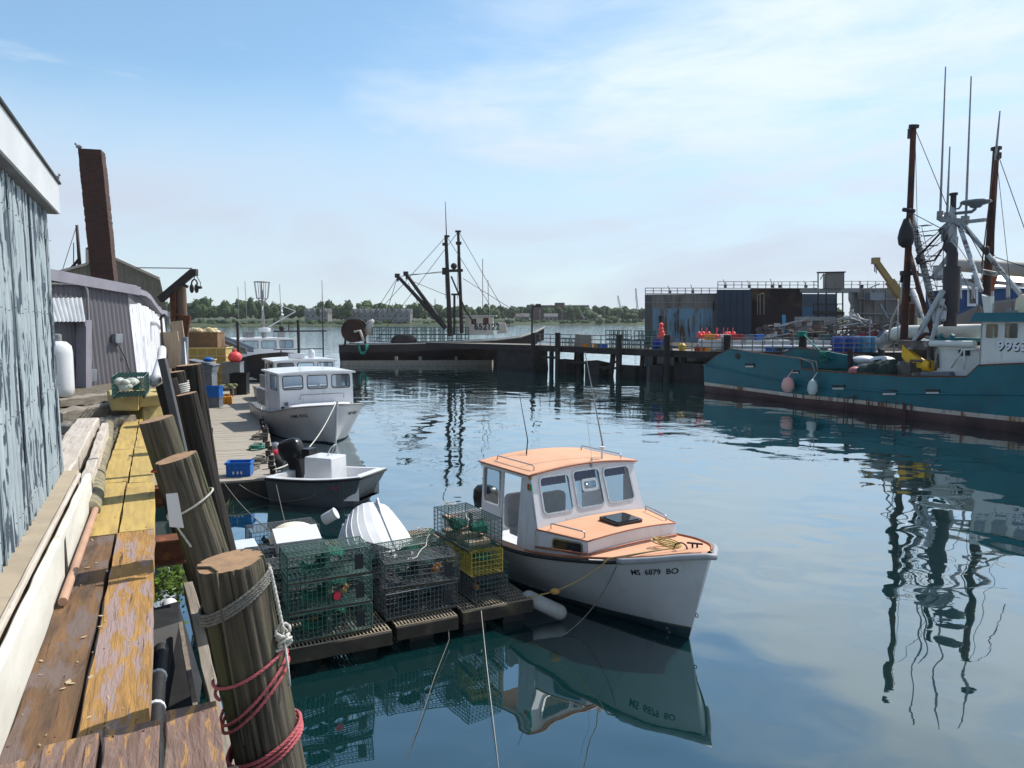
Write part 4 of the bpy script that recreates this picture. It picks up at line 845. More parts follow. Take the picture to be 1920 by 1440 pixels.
put(td, 1.45, 1.35, ZF + .04, R(95), 'dark trap wedged end on between the left and middle stacks'); put(td, 1.5, 1.3, ZF + .04 + HT, R(93), 'tilted trap lying over the gap between the left and middle stacks', (R(-4), R(9)))
put(td, 3.28, .90, ZF + .02, R(92), 'dark trap under the yellow one in the right stack'); put(tg, 3.62, 1.5, ZF + .02, R(90), 'green trap on the float edge nearest the peach-decked boat')
ty = new_trap('yellow wire trap in the middle of the right stack', m_ty, L=1.2, netm=m_net, vent=False); put(ty, 3.24, 1.0, ZF + .02 + HT, R(93))
tb = new_trap('large green trap on top of the yellow one', m_tg, L=1.28, Wd=.62, H=.44); put(tb, 3.22, 1.12, ZF + .02 + 2 * HT, R(95))
put(tg, 3.05, 2.6, ZF + .02, R(92), 'trap at the far right of the float behind the right stack')
# green trap on the yellow blocks by the mauve building
tw = dup(tg, G(247, 742, 3.68), (0, 0, R(112)), 'green wire trap standing on yellow blocks before the mauve building', group='traps on the wharf')
bb = MB(); rb2 = random.Random(3); [bb.ball((rb2.uniform(-.13, .13), rb2.uniform(-.13, .13), rb2.uniform(-.05, .06)), rb2.uniform(.045, .085), 8, 6, 1.2, 1, .8) for _ in range(14)]; o = single(bb, 'bait_bag', mat('white_net_bag', (.55, .56, .5), (.35, .37, .33), .95, 12, bump=.5), 'white net bundle inside the green trap by the mauve building', 'bait bag', smooth=True); o.location = G(239, 733, 3.84); tw.scale = (.86, .86, .86)
# things on the float
rb = MB(); rb.tube([F(.75, .10, ZF + .62), F(.75, .16, ZF + .62)], .055, 14); single(rb, 'red_tag', mat('red_plastic', (.55, .02, .05), None, .5), 'round red disc on the middle trap of the left stack', 'tag')
lid = MB(); c = F(.58, 2.45, ZF + 2 * HT + .06); lid.ball(c, .42, 24, 12, 1, .9, .62); single(lid, 'round_lid', mat('cream_plastic', (.74, .68, .58), (.66, .58, .46), .5, 3), 'round cream dome standing behind the white box on the traps', 'dome', smooth=True)
cb = MB(); c = F(.52, 1.95, ZF + 2 * HT + .04); M_ = Matrix.Translation(c) @ Matrix.Rotation(FA, 4, 'Z') @ Matrix.Rotation(R(18), 4, 'X'); cb.T = M_; cb.box(-.34, -.2, 0, .34, .2, .22); cb.box(-.36, -.22, .225, .36, .22, .26); cb.box(-.05, -.235, .1, .05, -.222, .2); single(cb, 'white_box', m_white_clean, 'white latched plastic box lying on the traps before the dome', 'box', bevel=.012)
jg = MB(); c = F(1.5, 3.75, ZF + 2 * HT + .02); jg.T = Matrix.Translation(c) @ Matrix.Rotation(R(60), 4, 'Y') @ Matrix.Scale(.78, 4); jg.lathe([(.01, -.2), (.13, -.2), (.14, -.17), (.14, .12), (.15, .13), (.15, .16), (.01, .16)], 18); single(jg, 'white_bucket', m_white_clean, 'white plastic bucket on its side left of the upturned dinghy', 'bucket', smooth=40)
fen = MB(); a = F(3.98, .45, .34); b = F(4.45, -.05, .12); d = (b - a).normalized(); fen.tube([a - d * .04, a, a + d * .06, b - d * .06, b, b + d * .04], [.05, .10, .125, .125, .10, .05], 16); single(fen, 'boat_fender', mat('grey_fender', (.40, .40, .38), (.3, .3, .28), .6, 4), 'grey cylindrical fender hanging off the float corner beside the boat', 'fender', smooth=True)
# white dinghy, upside down
m_dinghy = mat('chalky_white_paint', (.62, .63, .65), (.55, .56, .58), .6, 2, c3=(.40, .40, .38), s3=3, lo3=.6, hi3=.8)
def dinghy():
    t = thing('upturned_dinghy', 'white lapstrake dinghy lying upside down on the float', 'dinghy', F(2.24, 3.02, ZF + .06))
    hx = Vector((.36, -.93, 0)).normalized(); t.rotation_euler = (0, 0, math.atan2(hx.y, hx.x))
    tl = Matrix.Rotation(R(17), 4, 'Y') @ Matrix.Rotation(R(-14), 4, 'X')
    mb = MB(tl); rings = []; NS = 26
    for i in range(NS + 1):
        f = i / NS; x = -1.2 + 2.4 * f
        b = spl([0, .3, .6, .85, 1], [.50, .70, .68, .38, .02], f); h = spl([0, .4, .8, 1], [.60, .62, .66, .76], f); k = spl([0, .5, .85, 1], [.12, .0, .04, .30], f)
        half = [(x, 0, h)]
        for q_ in range(7):
            for a, off in ((q_ / 7 + .004, .015 if q_ else .0), ((q_ + 1) / 7 - .004, .0)):
                ang = a * math.pi / 2; y = b * math.sin(ang) ** .82; z = h - h * (1 - math.cos(ang) ** .95)
                half.append((x + (k * .3 * a if f > .8 else 0), y + off * (.3 + .7 * a), max(z - off * .2 + off * (1 - a) * .9, 0)))
        ring = [(p[0], -p[1], p[2]) for p in half[::-1]] + half[1:]
        rings.append(ring)
    mb.loft(rings, closed=False, cap=True); mb.build('hull', m_dinghy, t, smooth=24)
    kb = MB(tl); pk = [(-1.22, 0, .62), (-.9, 0, .65)] + [(-1.2 + 2.4 * f, 0, spl([0, .4, .8, 1], [.60, .62, .66, .76], f) + .015) for f in (.2, .4, .6, .8, .95)]
    for a, b in zip(pk, pk[1:]): kb.beam(a, b, .03, .035)
    kb.prism([(-1.24, -.015, .6), (-.75, -.015, .63), (-1.22, -.015, .70)], (0, 0, 0), (0, .03, 0)); kb.build('keel', m_dinghy, t)
    gb = MB(tl)
    for sg in (-1, 1): gb = MB(tl); gb.tube([(-1.2 + 2.4 * f, sg * (spl([0, .3, .6, .85, 1], [.50, .70, .68, .38, .02], f) + .015), .02) for f in [k / 16 for k in range(17)]], .025, 6); gb.build('gunwale', m_dinghy, t, smooth=True)
dinghy()

# lines, bait bags and bits lying about on the stacks
for i, (a, b, c, lb, m) in enumerate((((2.0, .45, 1.24), (2.5, 1.0, 1.25), (2.75, 1.75, 1.27), 'white cord lying over the top of the middle trap stack', m_rope_w), ((3.0, .55, 1.72), (3.2, 1.0, 1.68), (3.25, 1.7, 1.69), 'pale cord tied across the top of the tall right stack', m_rope_w), ((2.9, 4.1, .42), (3.4, 4.6, .42), (3.9, 4.5, .42), 'green and orange line lying on the bare grating beyond the traps', m_rope_t))):
    mb = MB(); P_ = [F(*a), F(*b), F(*c)]; pts = [P_[0].lerp(P_[1], k / 8).lerp(P_[1].lerp(P_[2], k / 8), k / 8) + Vector((.02 * math.sin(k * 1.9), .02 * math.cos(k * 2.3), 0)) for k in range(9)]
    for k in range(16): an = k * .7; pts.append(P_[2] + Vector((.10 * math.cos(an) - .1, .08 * math.sin(an), .004 * k)))
    mb.tube(pts, .008, 5); single(mb, 'trap_line', m, lb, 'rope', smooth=True)
r17 = random.Random(31); m_bait = mat('orange_bait_bag', (.42, .16, .04), (.3, .2, .1), .9, 12, bump=.4)
for i, (u, v, lv, lb) in enumerate(((.45, .45, 0, 'orange mesh bag inside the lowest left front trap'), (.9, .45, 1, 'orange mesh bag inside the middle left front trap'), (2.05, .65, 0, 'orange mesh bag inside the lower middle trap'), (2.5, .75, 1, 'orange mesh bag inside the upper middle trap'), (3.25, .8, 0, 'orange mesh bag inside the trap under the yellow one'))):
    mb = MB(); c = F(u, v, ZF + .16 + HT * lv); mb.ball(c, .075, 9, 7, r17.uniform(.9, 1.4), 1, r17.uniform(.7, 1.1)); mb.ball(c + Vector((.05, .02, .05)), .05, 8, 6); single(mb, 'bait_bag', m_bait, lb, 'bait bag', smooth=True)
m_tanbrick = mat('tan_brick', (.36, .30, .22), (.28, .2, .14), .9, 8); c = F(3.2, 1.15, ZF + .06 + 2 * HT); T0 = Matrix.Translation(c) @ Matrix.Rotation(FA + R(95), 4, 'Z')
for k, (x, lb) in enumerate(((-.42, 'nearest the water'), (.02, 'in the middle'), (.40, 'farthest from the water'))):
    mb = MB(T0); mb.box(x - .10, -.2, .01, x + .10, .2, .07); single(mb, 'ballast_brick', m_tanbrick, 'tan ballast brick on the floor of the top right trap, ' + lb, 'brick', 'ballast bricks in the top right trap')
mb = MB(); c = F(-.35, 2.6, ZF); mb.T = Matrix.Translation(c) @ Matrix.Rotation(FA, 4, 'Z'); mb.box(-.3, -.25, 0, .3, .25, .8); mb.box(-.33, -.28, .805, .33, .28, .86); single(mb, 'foam_box', mat('pale_blue_foam', (.52, .58, .64), (.45, .5, .56), .8, 5), 'pale blue foam box at the far left of the float behind the piling', 'box', bevel=.02)
# ============================================================ small boats
class Hull:
    """x runs from 0 at the bow tip to -L; y to port; t is 0 at the chine and 1 at the sheer"""
    def __init__(s, L, xs, ys, zs, yc, zc=None, zk=-.35, rake=.4, rl=1.6, p=1.0):
        s.L = L; s.xs = [-x for x in xs][::-1]; s.ys = ys[::-1]; s.zs = zs[::-1]; s.yc = yc[::-1]; s.zc = (zc or [-.06] * len(xs))[::-1]; s.zk = zk; s.rake = rake; s.rl = rl; s.p = p
    def pt(s, x, t, sg=-1, out=0.0):
        ys = spl(s.xs, s.ys, x); yc = spl(s.xs, s.yc, x); zs = spl(s.xs, s.zs, x); zc = spl(s.xs, s.zc, x)
        w = max(0, 1 + x / s.rl); tt = max(0.0, t)
        return Vector((x - s.rake * (1 - tt) * w, sg * (max(.004, yc + (ys - yc) * tt ** s.p) + out), zc + (zs - zc) * tt))
    def build(s, root, mats, ts, ms, name='hull', n=36, smooth=30):
        """ts: t rows from the chine up; ms: material index of each strip between rows (first one is the bottom)"""
        mb = MB(); X = [-s.L * (1 - i / n) for i in range(n + 1)]; rings = []
        X = [-s.L * (1 - (i / n)) ** 1.0 for i in range(n + 1)]
        for x in X:
            k = s.pt(x, 0); row = [s.pt(x, t, -1) for t in ts[::-1]] + [Vector((k.x, 0, min(k.z, s.zk * min(1, max(.05, -x / s.rl * .6)))))] + [s.pt(x, t, 1) for t in ts]
            rings.append(row)
        mi = ms[::-1][:len(ts) - 1] + [ms[0]] * 2 + ms[1:] if False else None
        side = ms[1:]; mats_row = side[::-1] + [ms[0], ms[0]] + side
        nn = len(rings[0]); b = len(mb.v); mb.add([p for r in rings for p in r], [])
        for i in range(n):
            for j in range(nn - 1): mb.f.append((b + i * nn + j, b + i * nn + j + 1, b + (i + 1) * nn + j + 1, b + (i + 1) * nn + j)); mb.m.append(mats_row[j])
        mb.f.append(tuple(b + j for j in range(nn - 1, -1, -1))); mb.m.append(side[-2] if len(side) > 1 else side[-1])
        mb.f.append(tuple(b + n * nn + j for j in range(nn))); mb.m.append(side[-1])
        return mb.build(name, mats, root, smooth=smooth)
    def rail(s, x0, x1, n, sg, t=1.0, out=0.0, dz=0.0): return [s.pt(x0 + (x1 - x0) * i / n, t, sg, out) + Vector((0, 0, dz)) for i in range(n + 1)]
def rrect(w, h, r, n=4):
    pts = []
    for cx, cy, a0 in ((w / 2 - r, h / 2 - r, 0), (-w / 2 + r, h / 2 - r, 90), (-w / 2 + r, -h / 2 + r, 180), (w / 2 - r, -h / 2 + r, 270)):
        for k in range(n + 1): a = R(a0 + 90 * k / n); pts.append((cx + r * math.cos(a), cy + r * math.sin(a)))
    return pts
def wall_panel(P00, P10, P11, P01, holes, th, outward, root, wm, fm, gm, name='wall', fw=.03, rr=.07, fname='window_frame', gname='window_pane', pane=True):
    """flat wall with rounded windows: holes are (u0,v0,u1,v1) in 0..1"""
    P00, P10, P11, P01 = map(Vector, (P00, P10, P11, P01)); o = Vector(outward).normalized()
    f = lambda u, v: (P00 * (1 - u) + P10 * u) * (1 - v) + (P01 * (1 - u) + P11 * u) * v
    us = sorted({0, 1, *[h[0] for h in holes], *[h[2] for h in holes]}); vs = sorted({0, 1, *[h[1] for h in holes], *[h[3] for h in holes]})
    inh = lambda u, v: any(h[0] < u < h[2] and h[1] < v < h[3] for h in holes)
    mb = MB(); solid = [[not inh((us[i] + us[i + 1]) / 2, (vs[j] + vs[j + 1]) / 2) for j in range(len(vs) - 1)] for i in range(len(us) - 1)]
    S = lambda i, j: 0 <= i < len(us) - 1 and 0 <= j < len(vs) - 1 and solid[i][j]
    for i in range(len(us) - 1):
        for j in range(len(vs) - 1):
            if not solid[i][j]: continue
            q = [f(us[i], vs[j]), f(us[i + 1], vs[j]), f(us[i + 1], vs[j + 1]), f(us[i], vs[j + 1])]; k = [p - o * th for p in q]
            mb.add(q, [(0, 1, 2, 3)]); mb.add(k, [(3, 2, 1, 0)])
            for (a, b), (di, dj) in (((0, 1), (0, -1)), ((1, 2), (1, 0)), ((2, 3), (0, 1)), ((3, 0), (-1, 0))):
                if not S(i + di, j + dj): mb.add([q[a], k[a], k[b], q[b]], [(0, 1, 2, 3)])
    w = mb.build(name, wm, root)
    for h in holes:
        c = f((h[0] + h[2]) / 2, (h[1] + h[3]) / 2); ux = (f(h[2], (h[1] + h[3]) / 2) - f(h[0], (h[1] + h[3]) / 2)); vy = (f((h[0] + h[2]) / 2, h[3]) - f((h[0] + h[2]) / 2, h[1]))
        W_, H_ = ux.length, vy.length; ux.normalize(); vy.normalize()
        inn = rrect(W_ - .012, H_ - .012, rr); out = rrect(W_ + 2 * fw, H_ + 2 * fw, rr + fw); n = len(inn)
        P = lambda q, d: c + ux * q[0] + vy * q[1] + o * d
        fr = MB(); rings = [[P(q, -.01) for q in inn], [P(q, .014) for q in inn], [P(q, .014) for q in out], [P(q, .0005) for q in out]]
        fr.loft(rings, cap=False); fo = fr.build(fname, fm, root)
        if pane:
            g_ = MB(); g_.add([P(q, -.004) for q in inn], [tuple(range(n))]); g_.build(gname, gm, fo)
    return w
def glyphs(s, size, xs=1.0):
    cu = bpy.data.curves.new('t', 'FONT'); cu.body = s; cu.size = size; cu.offset = size * .022; o = bpy.data.objects.new('t', cu); COL.objects.link(o)
    me = bpy.data.meshes.new_from_object(o.evaluated_get(bpy.context.evaluated_depsgraph_get())); vs = [(v.co.x * xs, v.co.y) for v in me.vertices]; fs = [tuple(p.vertices) for p in me.polygons]
    bpy.data.objects.remove(o); bpy.data.curves.remove(cu); bpy.data.meshes.remove(me); return vs, fs
def hull_text(H, s, size, x0, t0, root, m, xs=1.0, sg=-1, dirn=1, out=.006):
    vs, fs = glyphs(s, size, xs); mb = MB(); P = []
    for u, v in vs:
        x = x0 + u * dirn; z_ = H.pt(x, 1, sg).z - H.pt(x, 0, sg).z; P.append(H.pt(x, t0 + v / z_, sg, out))
    mb.add(P, fs); return mb.build('registration_letters', m, root)
def handrail(mb, a, b, h, r=.012, k=3):
    a = Vector(a); b = Vector(b); up = Vector((0, 0, h)); e = (b - a) * .06
    mb.tube([a, a + up * .8, a + up + e * .4, b + up - e * .4, b + up * .8, b], r, 6)
    for i in range(1, k): p = a.lerp(b, i / k); 
def outboard(root, c, m, s=1.0, name='outboard_motor', tilt=0):
    T = Matrix.Translation(c) @ Matrix.Rotation(R(tilt), 4, 'Y') @ Matrix.Scale(s, 4)
    mb = MB(T); rings = []
    for z, w, l, dx in ((.0, .13, .20, 0), (.05, .17, .28, 0), (.22, .18, .31, -.02), (.38, .165, .29, -.03), (.47, .12, .22, -.02), (.50, .04, .1, 0)):
        rings.append([(dx + l * q[0], w * q[1], z) for q in rrect(2, 2, .55)])
    mb.loft(rings); cw = mb.build(name, m, root, smooth=45)
    b = MB(T); b.hexa([(-.10, -.05, -.95), (.10, -.05, -.95), (.10, .05, -.95), (-.10, .05, -.95)], [(-.14, -.09, .0), (.14, -.09, .0), (.14, .09, .0), (-.14, .09, .0)]); b.box(-.28, -.02, -.80, .12, .02, -.76); b.box(.12, -.14, -.42, .24, .14, -.05)
    b.build('motor_leg', m, cw); return cw
# ---- the white and peach boat in front
HD = R(146)
ms = thing('small_cabin_boat', 'white cabin boat with peach decks lettered MS 6879 BO, moored beside the trap float', 'boat', (3.0, 11.3, 0)); ms.rotation_euler = (0, 0, R(90) - HD)
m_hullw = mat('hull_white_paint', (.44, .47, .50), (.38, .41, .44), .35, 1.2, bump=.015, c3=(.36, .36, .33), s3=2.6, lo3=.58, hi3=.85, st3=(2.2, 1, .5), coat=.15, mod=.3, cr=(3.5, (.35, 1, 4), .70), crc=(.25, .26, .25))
m_bottom = mat('blue_black_bottom_paint', (.012, .03, .05), (.02, .05, .06), .8, 5, c3=(.35, .36, .34), s3=5, lo3=.66, hi3=.70)
HM = Hull(6.3, [0, .25, .6, 1.26, 2.2, 3.2, 5, 6.3], [.03, .34, .66, 1.05, 1.30, 1.42, 1.32, 1.12], [1.45, 1.42, 1.34, 1.21, 1.06, .95, .86, .86], [.005, .03, .08, .18, .42, .68, 1.0, 1.0], zk=-.4, rake=.42, rl=1.7, p=.85)
m_slime = mat('waterline_slime', (.10, .11, .075), (.05, .06, .04), .7, 6, c3=(.30, .31, .28), s3=4, lo3=.55, hi3=.65, st3=(.6, 1, 2))
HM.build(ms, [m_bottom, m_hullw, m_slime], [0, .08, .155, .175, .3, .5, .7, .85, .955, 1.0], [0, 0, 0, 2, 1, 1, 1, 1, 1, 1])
b = MB()
for sg in (-1, 1):
    pts = HM.rail(-6.3, -.02, 40, sg, .975, .006); b.tube(pts, .032, 6)
b.build('rub_rail', m_black, ms, smooth=True)
# grey bow fender and the deck
b = MB(); pts = HM.rail(-1.02, -.02, 14, -1, .99, .035) + [Vector((.07, 0, 1.43))] + HM.rail(-.02, -.5, 8, 1, .99, .035); b.tube(pts, [.05] * len(pts), 9); b.build('bow_fender', mat('grey_bow_bumper', (.30, .31, .33), (.25, .26, .28), .55, 5), ms, smooth=True)
def deck(H, x0, x1, n, dz, root, m, name, inset=0.02, camber=.04, hole=None):
    mb = MB(); rows = []
    for i in range(n + 1):
        x = x0 + (x1 - x0) * i / n; a = H.pt(x, 1, -1); yy = max(.002, -a.y - inset)
        rows.append([(a.x, -yy + 2 * yy * j / 8, a.z + dz + camber * (1 - (2 * j / 8 - 1) ** 2)) for j in range(9)])
    mb.loft(rows, closed=False, cap=False); return mb.build(name, m, root, smooth=True)
deck(HM, -2.9, -.04, 20, .012, ms, m_peach, 'foredeck')
b = MB()
for sg in (-1, 1):
    rows = []
    for i in range(31):
        x = -6.25 + 3.5 * i / 30; a = HM.pt(x, 1, sg); rows.append([(a.x, a.y * .995, a.z + .015), (a.x, a.y - sg * (.20 if x < -3 else .24), a.z + .022), (a.x, a.y - sg * (.20 if x < -3 else .24), a.z - .03)])
    b.loft(rows, closed=False, cap=False)
b.build('side_deck', m_peach, ms)
b = MB(); XX = [-6.2 + 3.4 * i / 10 for i in range(11)]; fy = lambda x: -HM.pt(x, .42, -1).y - .08
b.loft([[(x, y * fy(x), .36) for y in (-1, 0, 1)] for x in XX], closed=False, cap=False)
for sg in (-1, 1): b.loft([[(x, sg * fy(x), .36), (HM.pt(x, 1, sg).x, HM.pt(x, 1, sg).y - sg * .21, HM.pt(x, 1, sg).z)] for x in XX], closed=False, cap=False)
b.build('cockpit', m_white, ms)
b = MB(); b.box(-6.24, -1.06, .3, -6.12, 1.06, .88); b.tube([(-6.18, -1.06, .89), (-6.18, 1.06, .89)], .03, 6); b.build('transom', m_white, ms)
b = MB()
for sg in (-1, 1):
    b.tube(HM.rail(-2.95, -.10, 24, sg, 1.0, -.05, .03), .02, 5)
b.tube([(-.55, -.3, 1.40)] + [(-.5, -.3 + .6 * i / 6, 1.42) for i in range(0)], .01, 4) if False else None
b.build('toe_rail', m_terra, ms, smooth=True)
# coachroof
def coach(zs0=1.40, zs1=1.43):
    b = MB(); N_ = 12; rows = []
    X = [-2.74, -1.70]; hw = [1.27, 1.0]; z0 = [1.40, 1.40]
    for k in (0, 1): rows.append([(X[k] - .0 + (.05 if k else 0) * (1 - (2 * j / N_ - 1) ** 2), hw[k] * (2 * j / N_ - 1), z0[k] + .07 * (1 - (2 * j / N_ - 1) ** 2)) for j in range(N_ + 1)])
    b.loft(rows, closed=False, cap=False); b.build('coachroof', m_peach, ms, smooth=True)
    b = MB(); fr = rows[1]; bot = [(p[0] + .03, p[1], 1.08 + .05) for p in fr]; b.loft([bot, fr], closed=False, cap=False); b.build('coaming_front', m_white, ms)
    b = MB()
    for k, pr in ((1, rows[1]),): b.tube([Vector(p) + Vector((.006, 0, 0)) for p in pr], .014, 5)
    for sg in (0, -1): b.tube([rows[0][sg], rows[1][sg]], .014, 5)
    for sg in (-1, 1): b.tube([(-2.74, sg * 1.29, 1.10 + .0), (-1.68, sg * 1.02, 1.20)], .018, 5)
    b.tube([(p[0] + .01, p[1], 1.195 + .05 * (1 - (p[1] / 1.0) ** 2)) for p in bot], .018, 5); b.build('coachroof_trim', m_terra, ms, smooth=True)
    for sg in (-1, 1):
        q = [(-2.80, sg * 1.285, .95), (-1.68, sg * 1.005, 1.06), (-1.70, sg * 1.0, 1.40), (-2.74, sg * 1.27, 1.40)]
        wall_panel(*q, [(.36, .36, .90, .80)], .03, (.24, sg * .97, 0), ms, m_white, m_steel, m_darkglass, 'coaming_side', fw=.022, rr=.05)
    for sg in (-1, 1): b = MB(); handrail(b, (-2.55, sg * 1.10, 1.43), (-1.86, sg * .93, 1.42), .09); b.build('coachroof_rail', m_steel, ms, smooth=True)
    b = MB(Matrix.Translation((-2.15, .12, 1.475)) @ Matrix.Rotation(R(2), 4, 'Y')); P = rrect(.52, .60, .06); b.prism([(x, y, 0) for x, y in P], (0, 0, 0), (0, 0, .045)); h = b.build('deck_hatch', m_blackpl, ms)
    b = MB(Matrix.Translation((-2.15, .12, 1.522)) @ Matrix.Rotation(R(2), 4, 'Y')); P = rrect(.42, .50, .05); b.prism([(x, y, 0) for x, y in P], (0, 0, 0), (0, 0, .012)); b.build('hatch_pane', m_darkglass, h)
coach()
# cabin
zf = 1.40; zt = 2.30
FT = lambda y: 2.30 + .085 * (1 - (y / 1.2) ** 2)
q = [(-2.74, -1.24, zf), (-2.74, 1.24, zf), (-3.03, 1.19, zt), (-3.03, -1.19, zt)]
nrm = Vector((.9, 0, .29))
wall_panel(*q, [(.075, .24, .335, .90), (.385, .24, .63, .93), (.68, .24, .93, .90)], .04, nrm, ms, m_white, m_steel, m_window, 'windscreen_wall', fw=.028, rr=.07)
b = MB(); N_ = 14; top = []; 
b.prism([(-3.03, -1.19, zt - .003)] + [(-3.03 - .012, -1.19 + 2.38 * j / N_, FT(-1.19 + 2.38 * j / N_)) for j in range(N_ + 1)] + [(-3.03, 1.19, zt - .003)], (0, 0, 0), (-.04, 0, 0)); b.build('brow', m_white, ms)
b = MB(); rows = []
for x in (-2.98, -3.4, -3.8, -4.2, -4.62): rows.append([(x, -1.25 + 2.5 * j / N_, FT(-1.25 + 2.5 * j / N_) + .006 + .008 * math.sin((x + 3) * 2)) for j in range(N_ + 1)] + [(x, 1.25 - 2.5 * j / N_, FT(1.25 - 2.5 * j / N_) - .026) for j in range(N_ + 1)])
b.loft(rows); b.build('roof', m_peach, ms)
b = MB()
for x in (-2.97, -4.63): b.tube([(x, -1.26 + 2.52 * j / N_, FT(-1.26 + 2.52 * j / N_) - .01) for j in range(N_ + 1)], .018, 5)
for y in (-1.26, 1.26): b.tube([(-2.97, y, FT(y) - .01), (-4.63, y, FT(y) - .01)], .018, 5)
b.build('roof_trim', m_terra, ms, smooth=True)
for sg in (-1, 1):
    wall_panel((-3.30, sg * 1.27, .93), (-2.74, sg * 1.27, .95), (-3.03, sg * 1.20, zt), (-3.24, sg * 1.20, zt), [], .045, (0, sg, .06), ms, m_white, m_steel, m_window, 'corner_post')
    wall_panel((-4.56, sg * 1.27, .93), (-3.86, sg * 1.27, .93), (-3.86, sg * 1.20, zt), (-4.56, sg * 1.20, zt), [(.14, .46, .86, .92)], .04, (0, sg, .06), ms, m_white, m_steel, m_window, 'side_wall', fw=.02, rr=.05)
for sg in (-1, 1): b = MB(); b.beam((-3.02, sg * 1.225, 2.25), (-4.58, sg * 1.225, 2.25), .05, .07); b.build('door_track', m_white_clean, ms)
b = MB(); b.tube([(-3.31, -1.27, .93), (-3.25, -1.2, 2.28)], .018, 6); b.build('door_post', m_white_clean, ms)
for sg in (-1, 1): b = MB(); handrail(b, (-3.16, sg * 1.02, FT(1.02)), (-4.35, sg * 1.02, FT(1.02)), .085); b.build('roof_rail', m_steel, ms, smooth=True)
b = MB(); b.prism([(x * 1.0, y, 0) for x, y in rrect(.30, .19, .04)], (0, 0, 0), (0, 0, .01))
b.v = []; b.f = []; b.m = []
fo = Vector((-2.885, 0, 0)); cx = -2.87; 
inn = rrect(.27, .13, .035); out = rrect(.37, .23, .06); vz = Vector((-.307, 0, .952)); c0 = Vector((-2.905, .02, 1.985)); on = nrm.normalized()
P = lambda q_, d: c0 + Vector((0, 1, 0)) * q_[0] + vz * q_[1] + on * d
b.loft([[P(q_, .012) for q_ in inn], [P(q_, .035) for q_ in inn], [P(q_, .035) for q_ in out], [P(q_, .008) for q_ in out]], cap=False); b.build('opening_port', m_steel, ms)
# inside: curtains, seats, wheel, bulkhead, extinguisher
m_curt = mat('navy_curtain', (.035, .06, .19), (.02, .035, .12), .9, 12)
for y0, y1 in ((-1.0, -.40), (-.27, .30), (.45, 1.02)):
    b = MB(); b.loft([[( -3.085 + .008 * math.sin(i * 1.7), y0 + (y1 - y0) * i / 20, 2.235) for i in range(21)], [(-3.045 + .008 * math.sin(i * 1.7), y0 + (y1 - y0) * i / 20, 2.05) for i in range(21)]], closed=False, cap=False); b.build('curtain', m_curt, ms)
m_seat = mat('grey_seat_vinyl', (.50, .50, .50), (.42, .42, .42), .6, 5)
for y, dx in ((-.72, 0), (-.08, .28)):
    b = MB(); b.prism([(-4.05 + dx, y + p[0], 1.37 + p[1]) for p in rrect(.52, .66, .1)], (0, 0, 0), (-.14, 0, 0)); b.prism([(x - 3.82 + dx, y_ + y, .98) for x, y_ in rrect(.5, .52, .1)], (0, 0, 0), (0, 0, .13)); b.tube([(-3.85 + dx, y, .36), (-3.85 + dx, y, .98)], .05, 8); b.build('helm_seat', m_seat, ms, bevel=.02)
b = MB(); b.box(-4.35, -.35, .3, -3.95, .45, 1.05); b.build('engine_box', mat('brown_box_wood', (.16, .075, .04), (.11, .05, .03), .6, 4), ms, bevel=.01)
b = MB(); b.box(-3.05, -1.02, .78, -2.85, 1.02, 1.30); b.box(-3.30, -1.15, 1.22, -2.85, 1.15, 1.33); b.build('dashboard', m_white, ms)
b = MB(); T_ = Matrix.Translation((-3.36, -.65, 1.28)) @ Matrix.Rotation(R(70), 4, 'Y'); b.T = T_; b.tube([(.17 * math.cos(a), .17 * math.sin(a), 0) for a in [k * math.pi / 10 for k in range(20)]], .015, 6, closed=True); b.tube([(-.17, 0, 0), (.17, 0, 0)], .01, 5); b.tube([(0, -.17, 0), (0, .17, 0)], .01, 5); b.build('steering_wheel', m_steel, ms)
b = MB(); b.lathe([(.01, 1.45), (.07, 1.46), (.07, 1.78), (.03, 1.84), (.03, 1.92), (.01, 1.93)], 12, (-3.7, 1.05, 0)); b.build('extinguisher', m_white_clean, ms, smooth=True)
b = MB(); b.tube([(-4.9, .3, 1.0), (-4.9, .3, 1.3), (-4.9, .9, 1.3), (-4.9, .9, 1.0)], .02, 6); b.tube([(-4.9, .3, 1.15), (-4.9, .9, 1.15)], .015, 6); b.build('stern_rail', m_white_clean, ms, smooth=True)
outboard(ms, (-6.5, .1, .74), m_blackpl, 1.15)
b = MB(); b.box(-3.245, -1.228, 2.12, -3.20, -1.22, 2.2); 
b = MB(); b.box(-3.06, -1.235, 2.02, -3.005, -1.22, 2.13); b.build('red_sidelight', mat('red_mark', (.5, .05, .03), None), ms)
b = MB(); b.box(-2.995, -1.235, 2.02, -2.94, -1.222, 2.13); b.build('green_sidelight', mat('green_mark', (.02, .32, .16), None), ms)
b = MB(); b.ball((-3.0, -1.21, 2.235), .035, 10, 7); b.build('brass_lamp', mat('brass_lamp', (.35, .28, .1), None, .4, metal=.6), ms, smooth=True)
